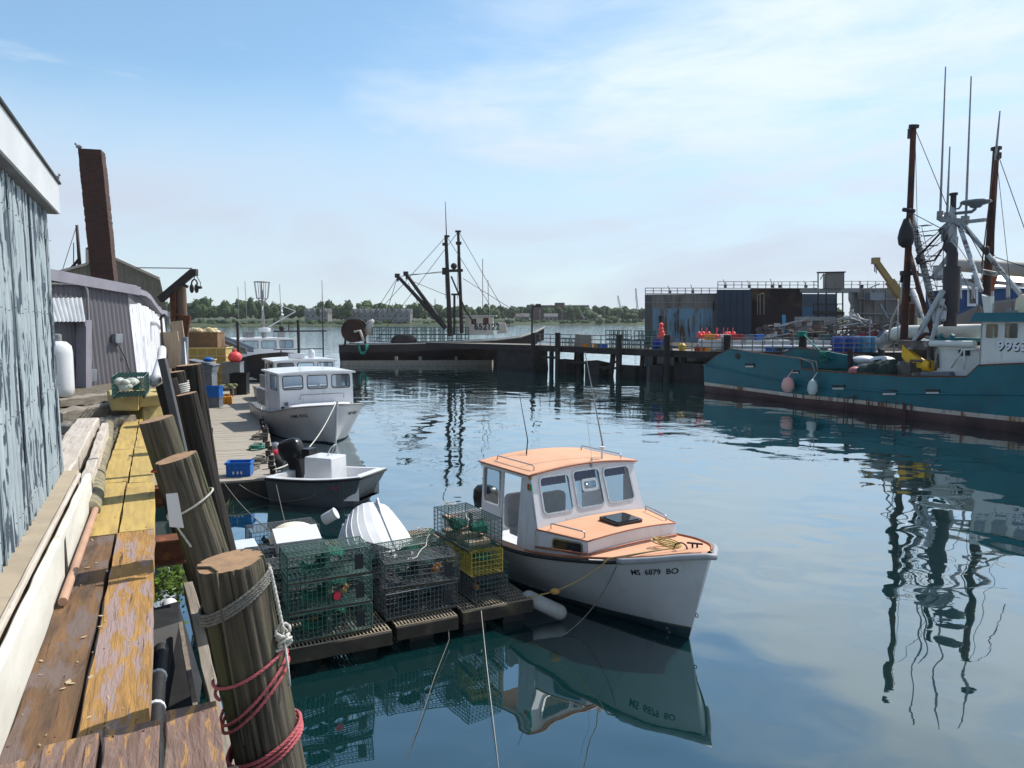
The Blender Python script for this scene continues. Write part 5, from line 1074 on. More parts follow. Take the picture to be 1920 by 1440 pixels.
# aerials, horn, deck fittings
b = MB(); b.tube([(-4.35, -.35, 2.37), (-4.40, -.28, 2.62), (-4.6, -.35, 3.55)], [.014, .011, .006], 6); b.tube([(-4.2, -.45, 2.37), (-4.38, -.3, 2.66)], .01, 5); b.build('aerial', m_darksteel, ms)
b = MB(); b.tube([(-3.35, .72, 2.36), (-3.35, .72, 2.62)], .02, 6); b.tube([(-3.35, .72, 2.62), (-3.75, .60, 4.35)], [.016, .008], 6); b.build('whip_aerial', m_grey, ms)
b = MB(); b.tube([(-3.16, .55, 2.35), (-3.16, .55, 2.56)], .022, 8); b.lathe([(.01, 2.56), (.055, 2.565), (.055, 2.60), (.01, 2.605)], 12, (-3.16, .55, 0)); b.build('gps_dome', m_white_clean, ms, smooth=40)
b = MB(); b.tube([(-3.02, .18, 2.24), (-3.02, .18, 2.44)], .022, 8); b.tube([(-3.02, .18, 2.44), (-3.12, .14, 3.2)], .004, 5); b.build('thin_aerial', m_steel, ms)
b = MB(); c = Vector((-.42, .10, 1.43)); b.beam(c + Vector((-.10, -.07, .07)), c + Vector((.10, .07, .07)), .025, .025); b.tube([c - Vector((.03, .02, 0)), c + Vector((-.03, -.02, .07))], .016, 6); b.tube([c + Vector((.03, .02, 0)), c + Vector((.03, .02, .07))], .016, 6)
c = Vector((-.50, -.13, 1.43)); b.tube([c + Vector((.09 * math.cos(a) * .8, .07 * math.cos(a), .10 * math.sin(a))) for a in [k * math.pi / 8 for k in range(9)]], .013, 6); b.build('deck_cleat', m_darksteel, ms)
b = MB(); b.tube([Vector((-.30, 0, .42)) + Vector((.04 + .03 * math.cos(a), 0, .03 * math.sin(a))) for a in [k * .628 for k in range(10)]], .007, 5, closed=True); b.build('bow_eye', m_darksteel, ms)
hull_text(HM, 'MS  6879  BO', .135, -.90, .80, ms, m_black, .80)
bpy.context.view_layer.update()
wm = lambda o, p: o.matrix_world @ Vector(p)
# mooring ropes of that boat
Ra = wm(ms, (-.52, -.16, 1.46)); Rb_ = wm(ms, (-.85, -.55, 1.36)); Rc = wm(ms, (-1.15, -1.02, 1.25)); Fe = F(3.95, .30, .36)
mb = MB(); mid = Rc.lerp(Fe, .72) + Vector((.10, 0, -.06)); mb.tube([Ra, Rb_, Rc + Vector((0, 0, .02))] + [Rc.lerp(mid, k / 8) - Vector((0, 0, .05 * math.sin(k / 8 * math.pi))) for k in range(1, 9)] + [mid.lerp(Fe, k / 5) for k in range(1, 6)], .011, 6)
single(mb, 'mooring_rope', m_rope_y, 'tan bow line of the peach-decked boat made fast to the float corner', 'rope', smooth=True)
mb = MB(); Rd = wm(ms, (-1.02, -.92, 1.27)); pts = [Ra, wm(ms, (-.8, -.5, 1.37)), Rd + Vector((0, 0, .02))]; e = G(1052, 1194, .0); m2 = G(1120, 1150, .15)
for k in range(1, 17): f = k / 16; pts.append(Rd * (1 - f) ** 2 + m2 * 2 * f * (1 - f) + e * f * f)
mb.tube(pts, .009, 6); single(mb, 'mooring_rope', m_rope_g, 'slack line dropping from the peach bow into the water', 'rope', smooth=True)
mb = MB(); r7 = random.Random(3)
pts = []
for k in range(70): a = k * .45; pts.append(wm(ms, (-.95 + .26 * math.cos(a) + .05 * math.sin(a * .37), .02 + .12 * math.sin(a) + .05 * math.cos(a * .21), 1.375 + .001 * k * .6)))
mb.tube(pts, .010, 5); mb.tube([wm(ms, (-.95, .1, 1.39)), wm(ms, (-.75, -.02, 1.41)), wm(ms, (-.66, -.1, 1.41)), Ra], .010, 5); single(mb, 'rope_coil', m_rope_y, 'loose yellow rope coiled on the peach foredeck', 'rope', smooth=True)
mb = MB(); mb.ball(mid, .06, 8, 6, 1.5, 1, .9); single(mb, 'rope_float', mat('orange_tan_cork', (.45, .25, .07), (.36, .19, .06), .8, 9), 'small orange tan float threaded on the bow line', 'float', smooth=True)
# ---- workboats at the dock
m_hullme = mat('dull_white_hull', (.50, .50, .52), (.43, .43, .44), .4, 1.0, bump=.015, c3=(.36, .27, .14), s3=.9, lo3=.60, hi3=.80, st3=(.8, 1, .5))
def workboat(label, bow, heading, L, B, bz, hullm, name='lobster_boat', wheelm=None, sheer=1.0, cab=(2.7, 5.0), cz=2.72, full=True, group=None):
    t = thing(name, label, 'boat', (bow[0], bow[1], 0), R(90) - heading, group); h = B / 2; fz = bz * sheer * .62
    H_ = Hull(L, [0, L * .04, L * .1, L * .2, L * .35, L * .6, L], [.04, h * .38, h * .66, h * .90, h, h, h * .9], [bz, bz * .97, bz * .93, bz * .83, bz * .70, fz, fz], [.01, .06, .18, h * .42, h * .72, h * .86, h * .82], zk=-.5, rake=.35, rl=L * .2, p=.9)
    H_.build(t, [m_bottom, hullm, m_white], [0, .08, .25, .5, .75, .94, 1.0], [0, 0, 1, 1, 1, 1, 1])
    b = MB()
    for sg in (-1, 1): b.tube(H_.rail(-L, -.02, 30, sg, 1.0, .01), .035, 6)
    b.build('rub_rail', m_darksteel if hullm is not m_hullme else m_grey, t, smooth=True)
    b = MB(); b.tube([(-.36, 0, -.1), (-.05, 0, bz * .85), (.01, 0, bz + .16)], .05, 6); b.build('stem_post', hullm, t)
    deck(H_, -cab[1], -.05, 14, .0, t, m_white, 'foredeck')
    b = MB(); rows = [[(x, y, .5) for y in (-h * .8, h * .8)] for x in (-L + .1, -cab[0])]; b.loft(rows, closed=False, cap=False)
    for sg in (-1, 1): b.loft([[(x, sg * h * .8, .5), (H_.pt(x, 1, sg).x, H_.pt(x, 1, sg).y * .96, H_.pt(x, 1, sg).z)] for x in (-L + .1, -L * .8, -L * .6, -cab[0])], closed=False, cap=False)
    b.build('work_deck', m_white, t)
    ch = h * .84; z0 = bz * .78; c0, c1 = -cab[0], -cab[1]
    b = MB(); rows = [[(x, y * w_, z) for y, z in ((-1, .6), (-.97, z0 + .14), (-.5, z0 + .20), (.5, z0 + .20), (.97, z0 + .14), (1, .6))] for x, w_ in ((c0, ch * .92), (c0 + .9, ch * .74), (c0 + 1.15, ch * .62))]
    b.loft(rows, closed=False); b.build('trunk_cabin', m_white, t)
    wall_panel((c0, -ch, z0 + .1), (c0, ch, z0 + .1), (c0 - .12, ch, cz), (c0 - .12, -ch, cz), [(.05, .50, .31, .90), (.375, .50, .64, .90), (.71, .50, .955, .90)], .05, (1, 0, .1), t, m_white, m_black, m_window, 'front_wall', rr=.08, fw=.025)
    for sg in (-1, 1): wall_panel((c1, sg * ch, .7), (c0, sg * ch, .7), (c0 - .12, sg * ch, cz), (c1, sg * ch, cz), [(.30, .64, .84, .93)], .05, (0, sg, 0), t, m_white, m_grey, m_window, 'side_wall', rr=.03, fw=.03)
    b = MB(); rows = [[(x, -ch * 1.05 + 2 * ch * 1.05 * j / 8, cz + .01 + .07 * (1 - (j / 4 - 1) ** 2)) for j in range(9)] + [(x, ch * 1.05 - 2 * ch * 1.05 * j / 8, cz - .06 + .05 * (1 - (j / 4 - 1) ** 2)) for j in range(9)] for x in (c0 + .12, c1 - .75)]; b.loft(rows); b.build('roof', m_white_clean, t)
    b = MB(); b.tube([(c1 - .6, -ch * .95, .7), (c1 - .6, -ch * .95, cz)], .035, 6); b.tube([(c1 - .6, ch * .95, .7), (c1 - .6, ch * .95, cz)], .035, 6); b.build('roof_post', m_white, t)
    b = MB(); b.box(c1 + .3, -ch * .7, .5, c1 + .7, -ch * .2, 1.5); b.box(c0 - .5, -ch * .9, 1.2, c0 - .06, ch * .9, z0 + .35); b.build('console', m_grey, t)
    return t, H_
meb = G(632, 759, 1.62)
me, HME = workboat('white lobster boat lettered ME on both bows, nearest of the boats at the dock', meb, R(150), 8.6, 3.7, 1.62, m_hullme)
hull_text(HME, 'WME 4502J', .17, -1.55, .74, me, m_black, .95)
vs, fs = glyphs('ME 4502M', .17); mb = MB(); P = []
for u, v in vs: x = -.35 - u * .9; P.append(HME.pt(x, .74 + v / 1.6, 1, .008))
mb.add(P, fs); mb.build('registration_letters', m_black, me)
b = MB(); b.tube([(-2.62, -.75, 1.62), (-2.55, -.75, 1.82), (-2.55, 1.1, 1.82), (-2.62, 1.1, 1.62)], .022, 6); b.build('deck_rail', m_grey, me)
b = MB(); b.box(-2.55, -1.42, 1.42, -2.38, -1.30, 1.56); b.build('portlight', m_darkglass, me)
b = MB(); b.tube([(-5.8, -1.25, 1.1), (-6.0, -1.35, 2.4), (-5.5, -1.45, 3.0)], .04, 6); b.lathe([(.01, -.06), (.26, -.05), (.26, .05), (.01, .06)], 14, (-5.7, -1.2, 1.5), 'x'); b.tube([(-5.9, -1.3, 1.0), (-5.9, -.9, 1.9), (-5.4, -1.0, 1.0), (-6.1, -1.2, 1.6)], .04, 6); b.build('trap_hauler', m_darksteel, me)
b = MB(); b.box(-8.2, -1.35, 1.0, -6.6, -1.22, 1.7); b.tube([(-7.9, -1.3, 1.7), (-6.4, -1.3, 1.7)], .04, 6); b.build('washboard', m_grey, me)
w2b = me.location + Vector((-2.5, 7.2, 0.1))
wb2 = dup(me, w2b, (0, 0, R(90) - R(152)), 'white cabin boat moored behind the ME boat, only its cabin and mast showing')
for k in kids(wb2):
    if k.name.startswith(('registration', 'trap_hauler', 'deck_rail')): bpy.data.objects.remove(k)
wb2.name = 'cabin_boat'
b = MB(); b.tube([(-4.2, 0, 2.75), (-4.2, 0, 4.75)], .075, 8); b.beam((-4.2, -1.3, 4.2), (-4.2, 1.5, 4.2), .07, .07); b.beam((-4.2, -1.3, 3.25), (-4.2, 1.3, 3.25), .05, .05); b.ball((-4.2, -.85, 4.36), .15, 10, 7); b.tube([(-4.2, -.5, 4.2), (-4.2, -.5, 4.55)], .03, 5); b.tube([(-4.2, 1.3, 4.2), (-4.25, 1.32, 6.9)], [.03, .012], 5); b.tube([(-4.2, 1.3, 4.2), (-4.2, 1.3, 2.8)], .04, 5); b.build('mast', m_darksteel, wb2, smooth=40)
b = MB(); b.box(-3.5, -.7, 2.82, -3.1, .05, 3.05); b.lathe([(.01, 2.82), (.16, 2.83), (.18, 3.1), (.1, 3.25), (.01, 3.27)], 12, (-3.3, .45, 0)); b.build('roof_gear', m_white, wb2)
m_hulldk = mat('charcoal_hull', (.045, .045, .055), (.03, .03, .036), .4, 1.5, c3=(.09, .08, .08), s3=1, lo3=.6, hi3=.8)
tb3 = G(527, 661, 2.6)
tw3, H3 = workboat('charcoal hulled lobster boat with a lookout cage on its mast, far end of the dock', tb3, R(148), 11.5, 4.7, 2.6, m_hulldk, cab=(3.2, 7.0), cz=3.45, sheer=.9)
b = MB(); mz = 3.5; mx = -4.7
b.tube([(mx, 0, mz), (mx, 0, mz + 4.1)], [.10, .08], 8); b.tube([(mx - .5, .3, mz), (mx, 0, mz + 2.6)], .05, 6); b.tube([(mx + .6, -.3, mz + .2), (mx, 0, mz + 2.6)], .04, 6)
b.build('mast', m_grey, tw3, smooth=True)
b = MB(); zc0, zc1 = mz + 2.95, mz + 4.15
for z, r_ in ((zc0, .42), (zc1, .56)): b.tube([(mx + r_ * math.cos(a), r_ * math.sin(a), z) for a in [k * math.pi / 8 for k in range(16)]], .035, 6, closed=True)
for k in range(8): a = k * math.pi / 4; b.tube([(mx + .42 * math.cos(a), .42 * math.sin(a), zc0), (mx + .56 * math.cos(a), .56 * math.sin(a), zc1)], .025, 5)
for k in range(4): a = k * math.pi / 2 + .4; b.tube([(mx + .42 * math.cos(a), .42 * math.sin(a), zc0), (mx, 0, zc0 - .6)], .03, 5)
b.build('lookout_cage', m_grey, tw3)
b = MB(); b.tube([(mx, 0, mz + .6), (mx + .6, 2.3, mz + 2.0)], .05, 6); b.tube([(mx, 0, mz + 2.9), (mx + .6, 2.3, mz + 2.0)], .015, 4); b.build('boom', m_white, tw3)
b = MB(); b.lathe([(.01, mz + .45), (.42, mz + .47), (.45, mz + .6), (.42, mz + .75), (.01, mz + .8)], 16, (mx + .4, 0, 0)); b.build('radar_dome', m_white_clean, tw3, smooth=40)
b = MB(); b.box(mx - 1.4, -1.2, mz + .05, mx - .6, -.5, mz + .5); b.box(mx + .5, .9, mz + .05, mx + 1, 1.3, mz + .5); b.tube([(mx - 1, -1.5, mz), (mx - 1, -1.5, mz + 3.8)], .02, 5); b.tube([(mx - .6, -1.0, mz), (mx - .5, -1.1, mz + 4.2)], .02, 5); b.tube([(mx, 1.4, mz), (mx, 1.3, mz + 4)], .02, 5); b.build('roof_gear', m_grey, tw3)
# ---- black skiff with white console
m_skhull = mat('dark_grey_skiff_hull', (.085, .10, .11), (.065, .075, .085), .35, 2, coat=.3)
sk = thing('outboard_skiff', 'dark grey blunt-bowed skiff with white rim, console and black outboard', 'boat', (-3.72, 20.35, 0), R(90) - R(111))
ringo = []
Lk = 2.8
for i in range(21):
    f = i / 20; x = -Lk * (1 - f); ys = spl([0, .5, .8, 1], [.95, .98, .86, .66], f); zs = .66 + .16 * f * f; yc_ = ys - .16 - .10 * f; rk = .42 * max(0, (f - .75) / .25)
    ringo.append([(x, -ys, zs), (x - rk * .5, -(ys + yc_) / 2 - .02, zs * .5), (x - rk, -yc_, -.06), (x - rk, yc_, -.06), (x - rk * .5, (ys + yc_) / 2 + .02, zs * .5), (x, ys, zs)])
b = MB(); b.loft(ringo, closed=False); b.f.pop(); b.m.pop(); b.f.pop(); b.m.pop()
b.loft([ringo[0][:3] + ringo[0][3:]], cap=False) if False else None
b.add(ringo[-1], [(0, 1, 4, 5), (1, 2, 3, 4)]); b.add(ringo[0], [(5, 4, 1, 0), (4, 3, 2, 1)]); b.build('hull', m_skhull, sk)
b = MB(); rows = []
for r_ in ringo:
    x, y, z = r_[0]; xi = x - (.20 if r_ is ringo[-1] else 0) + (.16 if r_ is ringo[0] else 0); rows.append([(x, y, z), (x, y - .01, z + .05), (xi, y + .17, z + .055), (xi, y + .19, z - .04), (xi - (.6 if r_ is ringo[-1] else 0), y + .21, .18), (xi - (.6 if r_ is ringo[-1] else 0), -y - .21, .18), (xi, -y - .19, z - .04), (xi, -y - .17, z + .055), (x, -y + .01, z + .05), (x, -y, z)])
b.loft(rows, closed=False, cap=False); e = rows[-1]; b.add([e[1], e[2], e[7], e[8], e[0], e[9]], [(0, 3, 2, 1), (4, 5, 3, 0)]); b.add([e[2], e[7], e[6], e[5], e[4], e[3]], [(0, 1, 2, 3, 4, 5)]); e = rows[0]; b.add([e[2], e[7], e[5], e[4]], [(3, 2, 1, 0)]); b.add([e[1], e[2], e[7], e[8]], [(0, 1, 2, 3)]); b.build('liner', m_white_clean, sk, smooth=30)
b = MB(); b.tube([r_[0] for r_ in ringo] + [ringo[-1][5]] + [r_[5] for r_ in ringo[::-1]], .035, 6); b.build('rub_rail', m_black, sk, smooth=True)
b = MB(); b.hexa([(-1.98, -.36, .18), (-1.08, -.36, .18), (-1.08, .40, .18), (-1.98, .40, .18)], [(-1.96, -.35, 1.22), (-1.10, -.35, 1.22), (-1.10, .39, 1.22), (-1.96, .39, 1.22)]); cs = b.build('console', m_white_clean, sk, bevel=.03)
b = MB(); b.T = Matrix.Translation((-1.45, .25, 1.32)) @ Matrix.Rotation(R(-65), 4, 'Y'); b.tube([(.19 * math.cos(a), .19 * math.sin(a), 0) for a in [k * math.pi / 10 for k in range(20)]], .016, 6, closed=True); b.tube([(-.19, 0, 0), (.19, 0, 0)], .01, 5); b.build('steering_wheel', m_steel, cs)
b = MB(); b.box(-2.25, -.1, 1.10, -1.985, .3, 1.38); b.build('console_cover', m_blackpl, sk, bevel=.02)
b = MB(); b.box(-2.5, -.5, .18, -2.2, .5, .5); b.build('bench', m_white, sk, bevel=.02)
outboard(sk, (-2.75, .25, 1.0), m_blackpl, 1.2, tilt=-14)
b = MB()
for s_, x0, y0, sz in (('6 1', -.9, -.92, .13),): vs, fs = glyphs(s_, sz); b.add([(-.75 + u, -.80 - .16 * (1 - (v)), .52 + v) for u, v in vs], fs)
b.v = [(p[0], spl([-1.1, -.8, 0], [-.93, -.86, -.68], p[0]) - .03 + (p[2] - .6) * -.1, p[2]) for p in b.v]; b.build('red_numbers', mat('red_paint', (.5, .02, .03), None), sk)
# ============================================================ floating dock with its clutter
m_dockw = mat('grey_dock_boards', (.36, .32, .27), (.27, .24, .20), .9, 2.5, bump=.15, st=(.6, 5, 5), c3=(.15, .13, .11), s3=1.6, lo3=.6, hi3=.78, st3=(.8, 3, 3))
DA = R(19.0); DD = Vector((-math.sin(DA), math.cos(DA), 0)); DN = Vector((math.cos(DA), math.sin(DA), 0)); D0 = G(521, 896, .5)
def Dk(a, b, z=.5): p = D0 + DD * a - DN * b; return Vector((p.x, p.y, z))
dk = thing('floating_dock', 'long grey plank dock floating between the pilings and the white boats', 'dock', Dk(14, 1.7, 0), DA)
mb = MB(); r8 = random.Random(6); a = 0.0
while a < 34:
    w_ = .19; z = .5 + r8.uniform(-.004, .004); mb.hexa([Dk(a, r8.uniform(-.03, .02), .45), Dk(a + w_, 0, .45), Dk(a + w_, 3.5, .45), Dk(a, 3.5, .45)], [Dk(a, r8.uniform(-.03, .02), z), Dk(a + w_, 0, z), Dk(a + w_, 3.5, z), Dk(a, 3.5, z)]); a += .205
wpart(mb, 'deck_boards', m_dockw, dk)
mb = MB(); mb.hexa([Dk(-.04, .06, -.1), Dk(34, .06, -.1), Dk(34, 3.45, -.1), Dk(-.04, 3.45, -.1)], [Dk(-.04, .06, .44), Dk(34, .06, .44), Dk(34, 3.45, .44), Dk(-.04, 3.45, .44)]); wpart(mb, 'float_base', m_dark, dk)
cl = MB(); cl.box(-.08, -.06, 0, .08, .06, .20); cl.box(-.09, -.07, .20, .09, .07, .24); c0 = cl.build('dock_bollard', m_dark, bevel=.015); tag(c0, 'short dark timber stub on the outer edge of the dock', 'bollard', 'bollards along the dock edge')
for i in range(15):
    o = c0 if i == 0 else c0.copy()
    if i: COL.objects.link(o)
    o.location = Dk(.4 + i * 1.0 + r8.uniform(-.3, .3), .14 + r8.uniform(-.05, .1)); o.rotation_euler = (0, 0, DA + r8.uniform(-.3, .3))
for i in range(7):
    o = c0.copy(); COL.objects.link(o); o.location = Dk(.4 + i * 1.5, 2.15); o.rotation_euler = (0, 0, DA); o['label'] = 'short dark timber stub on the landward side of the dock'; o['group'] = 'bollards along the landward dock side'
def crate(name, label, c, w, d, h, m, rz=0.0, rim=True, cat='crate', group=None, ribs=0):
    mb = MB(); t_ = .025
    mb.box(-w / 2, -d / 2, 0, w / 2, d / 2, .03); mb.box(-w / 2, -d / 2, .03, w / 2, -d / 2 + t_, h); mb.box(-w / 2, d / 2 - t_, .03, w / 2, d / 2, h); mb.box(-w / 2, -d / 2 + t_, .03, -w / 2 + t_, d / 2 - t_, h); mb.box(w / 2 - t_, -d / 2 + t_, .03, w / 2, d / 2 - t_, h)
    if rim:
        mb.box(-w / 2 - .03, -d / 2 - .03, h - .05, w / 2 + .03, -d / 2 - .001, h + .01); mb.box(-w / 2 - .03, d / 2 + .001, h - .05, w / 2 + .03, d / 2 + .03, h + .01); mb.box(-w / 2 - .03, -d / 2, h - .05, -w / 2 - .001, d / 2, h + .01); mb.box(w / 2 + .001, -d / 2, h - .05, w / 2 + .03, d / 2, h + .01)
    for i in range(ribs):
        x = -w / 2 + w * (i + .5) / ribs; mb.box(x - .02, -d / 2 - .025, .04, x + .02, -d / 2 - .001, h - .06)
    o = mb.build(name, m, loc=c); o.rotation_euler = (0, 0, rz); return tag(o, label, cat, group)
m_blue = mat('blue_plastic', (.012, .13, .46), (.012, .10, .36), .45, 4); m_greypl = mat('grey_plastic', (.16, .175, .20), (.11, .125, .15), .55, 4); m_yel = mat('amber_plastic', (.42, .32, .12), (.33, .25, .09), .6, 3, st=(1, 1, 3)); m_org = mat('orange_plastic', (.65, .27, .01), (.55, .2, .01), .5, 5); m_brown = mat('brown_bin', (.20, .12, .07), (.15, .09, .05), .7, 4)
m_buoy = mat('fluorescent_buoy', (.85, .10, .09), (.7, .06, .06), .5, 5)
cr = crate('fish_crate', 'bright blue fish crate standing alone near the end of the dock', G(450, 891, .5), .66, .48, .40, m_blue, R(8), ribs=4)
mb = MB()
for x in (-.12, 0, .10): mb.box(x - .03, -.268, .08, x + .015, -.266, .16)
mb.build('white_marking', m_white_clean, cr)
crate('storage_tote', 'grey tote under the blue one beside the dark pilings', G(396, 763, .5), 1.0, .7, .50, m_greypl, R(5), group='totes stacked on the dock')
crate('storage_tote', 'blue tote on top of the grey one beside the dark pilings', G(396, 763, .5) + Vector((0, 0, .52)), 1.0, .72, .52, m_blue, R(5), group='totes stacked on the dock')
crate('storage_tote', 'broad grey tote behind the blue one, below a leaning grey lid', G(383, 747, .5), 1.2, .9, 1.5, m_greypl, R(3), group='totes stacked on the dock')
mb = MB(Matrix.Translation(G(380, 742, .5) + Vector((-.05, .2, 1.55))) @ Matrix.Rotation(R(12), 4, 'Y')); mb.box(-.75, -.5, 0, .75, .5, .35); mb.box(-.8, -.55, .355, .8, .55, .42); single(mb, 'bait_bin', m_greypl, 'grey lidded bin topping the tote stack', 'bin', bevel=.04)
mb = MB(); mb.ball(G(390, 742, .5) + Vector((.1, 0, 2.1)), .28, 12, 8, 1.2, 1, .5); single(mb, 'blue_bundle', m_blue, 'small blue bundle on top of the grey lidded bin', 'bundle', smooth=True)
oc = G(425, 757, .5); mb = MB(Matrix.Translation(oc) @ Matrix.Rotation(R(12), 4, 'Z')); mb.box(-.26, -.2, 0, -.02, .2, .38); mb.box(.02, -.2, 0, .27, .2, .40); mb.tube([(-.2, 0, .38), (-.2, 0, .46), (-.08, 0, .46), (-.08, 0, .38)], .025, 6); mb.tube([(.08, 0, .40), (.08, 0, .48), (.2, 0, .48), (.2, 0, .40)], .025, 6); single(mb, 'fuel_can', m_org, 'pair of orange fuel cans strapped together beside the blue tote', 'fuel can', bevel=.03)
mb = MB(Matrix.Translation(G(425, 742, .5)) @ Matrix.Rotation(R(10), 4, 'Z')); mb.box(-.5, -.5, .45, .5, .5, .53); mb.box(-.46, -.46, 0, -.36, -.36, .45); mb.box(.36, -.46, 0, .46, -.36, .45); mb.box(-.46, .36, 0, -.36, .46, .45); mb.box(.36, .36, 0, .46, .46, .45); single(mb, 'work_bench', m_greywood, 'low cluttered wooden bench behind the orange cans', 'bench')
mb = MB(); r9 = random.Random(4); c = G(427, 742, .5) + Vector((0, 0, .55))
for i in range(9): mb.ball(c + Vector((r9.uniform(-.4, .4), r9.uniform(-.4, .4), .05)), r9.uniform(.08, .16), 7, 5, 1.4, 1, .7)
single(mb, 'net_heap', mat('green_net_heap', (.12, .15, .06), (.2, .2, .1), .95, 8), 'small heap of greenish net on the cluttered bench', 'net', smooth=True)
crate('black_tote', 'tall black box on the dock under the red buoy', G(450, 739, .5), .95, .8, 1.25, m_blackpl, R(6), cat='tote')
crate('grey_fish_box', 'grey box carrying the bright red buoy', G(438, 731, .5), 1.1, .9, 1.75, m_greypl, R(4), cat='box')
mb = MB(); c = G(438, 731, .5) + Vector((.15, 0, 2.05)); mb.ball(c, .40, 16, 12, 1.05, 1, .9); mb.lathe([(.01, .34), (.10, .34), (.10, .48), (.01, .5)], 10, c); single(mb, 'buoy', m_buoy, 'bright red orange buoy sitting on the grey box', 'buoy', smooth=40)
# big amber trap crates and brown bin
for i, (px_, py_, w_, h_, lb) in enumerate(((366, 735, 2.2, 1.35, 'low wide amber crate stack next to the rope-wrapped piling'), (398, 727, 2.3, 2.0, 'tall amber crate stack in front of the white bow'))):
    c = G(px_, py_, .5); c.z = .5
    t = thing('crate_stack', lb, 'crates', c, R(4), 'amber crates stacked on the dock'); hh = h_ + .6
    mb = MB(); mb.box(-w_ / 2 + .04, -.75, .04, w_ / 2 - .04, .75, hh - .04); mb.build('slatted_body', m_yel, t)
    mb = MB()
    for k in range(6): z = hh * k / 5; mb.box(-w_ / 2, -.81, z - .03, w_ / 2, -.751, z + .03); mb.box(w_ / 2 - .039, -.81, z - .03, w_ / 2 + .02, .8, z + .03)
    for k in range(5): x = -w_ / 2 + w_ * k / 4; mb.box(x - .02, -.83, 0, x + .02, -.811, hh)
    mb.build('frame', mat('straw_frame', (.50, .42, .20), None, .7), t)
c = G(376, 722, .5); bn = crate('brown_bin', 'open brown bin heaped with yellow and white net floats', Vector((c.x, c.y, 3.05)), 2.9, 1.6, 1.0, m_brown, R(4), cat='bin')
mb = MB(); mb.box(c.x - 1.4, c.y - .7, .5, c.x + 1.4, c.y + .7, 3.04); single(mb, 'pallet_tower', m_yel, 'amber crates under the brown bin at the back', 'crates')
mb = MB()
for i in range(60): mb.ball((c.x + r9.uniform(-1.25, 1.25), c.y + r9.uniform(-.6, .6), 4.0 + r9.uniform(0, .25)), r9.uniform(.1, .2), 7, 5, 1.2, 1, .8)
single(mb, 'net_floats', mat('cream_floats', (.55, .42, .12), (.62, .58, .48), .7, 3, c3=(.4, .12, .08), s3=3), 'heap of cream and yellow floats in the brown bin', 'floats', kind='stuff')
# tilted aluminium skiff behind the crates
al = thing('aluminium_skiff', 'grey aluminium skiff raised on end behind the amber crates', 'skiff', PY(425, 660, 53))
mb = MB(); p0 = PY(395, 628, 53); p1 = PY(462, 655, 53); rings = []
for i in range(9):
    f = i / 8; c = p0.lerp(p1, f); h_ = 1.05 - .7 * f
    rings.append([c + Vector((0, 0, 0)), c + Vector((0, .1, -h_)), c + Vector((0, 1.5, -h_)), c + Vector((0, 1.6, 0)), c + Vector((0, 1.52, 0)), c + Vector((0, 1.42, -h_ + .08)), c + Vector((0, .18, -h_ + .08)), c + Vector((0, .08, 0))])
mb.loft(rings); wpart(mb, 'hull', m_galv, al)
mb = MB(); mb.tube([p0 + Vector((-.05, .03, .02)), p1 + Vector((0, .03, .02))], .06, 6); wpart(mb, 'gunwale', m_galv, al); mb = MB(); mb.tube([p0 + Vector((-.05, 1.6, .02)), p1 + Vector((0, 1.6, .02))], .06, 6); wpart(mb, 'gunwale', m_galv, al)
src = None
for k in range(3):
    c = p0.lerp(p1, .22 + .22 * k) + Vector((0, -.03, -.28)); mb = MB(); mb.T = Matrix.Translation(c) @ Matrix.Rotation(R(23), 4, 'Y'); mb.prism([(q[0], 0, q[1]) for q in rrect(.42, .17, .08)], (0, 0, 0), (0, -.03, 0)); wpart(mb, 'pale_slot', m_white, al)
mb = MB(); mb.tube([PY(447, 670, 52.5), PY(445, 603, 52.5)], .09, 6); mb.tube([PY(440, 612, 52.5), PY(445, 603, 52.5), PY(452, 612, 52.5)], .03, 5); single(mb, 'dark_post', m_darksteel, 'dark upright post with an eye beside the raised skiff', 'post')
# mooring lines near the dock
for (a, b, d, r_, lb, m) in ((wm(me, (-.05, 0, 1.76)), Dk(.2, .12, .7), .55, .022, 'white bow line of the ME boat running to the dock corner', m_rope_w),
                             (G(420, 905, .75), F(.35, 2.6, ZF + .9), .12, .011, 'thin grey line from the dock to the traps', m_rope_g),
                             (G(437, 900, .5), wm(sk, (-1.2, -.93, .35)), .35, .013, 'drooping line from the dock to the skiff side', m_rope_g),
                             (Dk(.1, .1, .6), F(.9, 4.8, ZF + .2), .05, .008, 'line from the dock corner down to the trap float', m_rope_g),
                             (wm(me, (-7.6, -1.3, 1.2)), Dk(9.4, .2, .7), .25, .02, 'white stern line of the ME boat', m_rope_w)):
    mb = MB(); mb.tube(sag(a, b, d), r_, 6); single(mb, 'mooring_rope', m, lb, 'rope', smooth=True)
mb = MB(); r_ = random.Random(3); pts = [Dk(1.3 + .5 * math.cos(k * .5) + k * .012, .9 + .45 * math.sin(k * .43), .515) for k in range(60)]; mb.tube(pts, .014, 5); single(mb, 'rope_coil', m_rope_g, 'loose pale rope tangle on the dock near the blue crate', 'rope', smooth=True)
mb = MB(); mb.ball(Dk(4.4, -.12, .42), .20, 12, 8, 1, 1, .9); single(mb, 'buoy', mat('crimson_buoy', (.55, .02, .06), None, .5), 'small crimson buoy hanging at the dock edge by the ME boat', 'buoy', smooth=True)
for i, (a, lb) in enumerate(((3.5, 'round black fender at the dock edge, nearest the crimson buoy'), (6.2, 'grey round fender at the dock edge by the ME stern'))):
    mb = MB(); mb.ball(Dk(a, -.14, .30), .24, 12, 8, 1, 1, 1.1); single(mb, 'dock_fender', m_black if i == 0 else m_greypl, lb, 'fender', smooth=True)
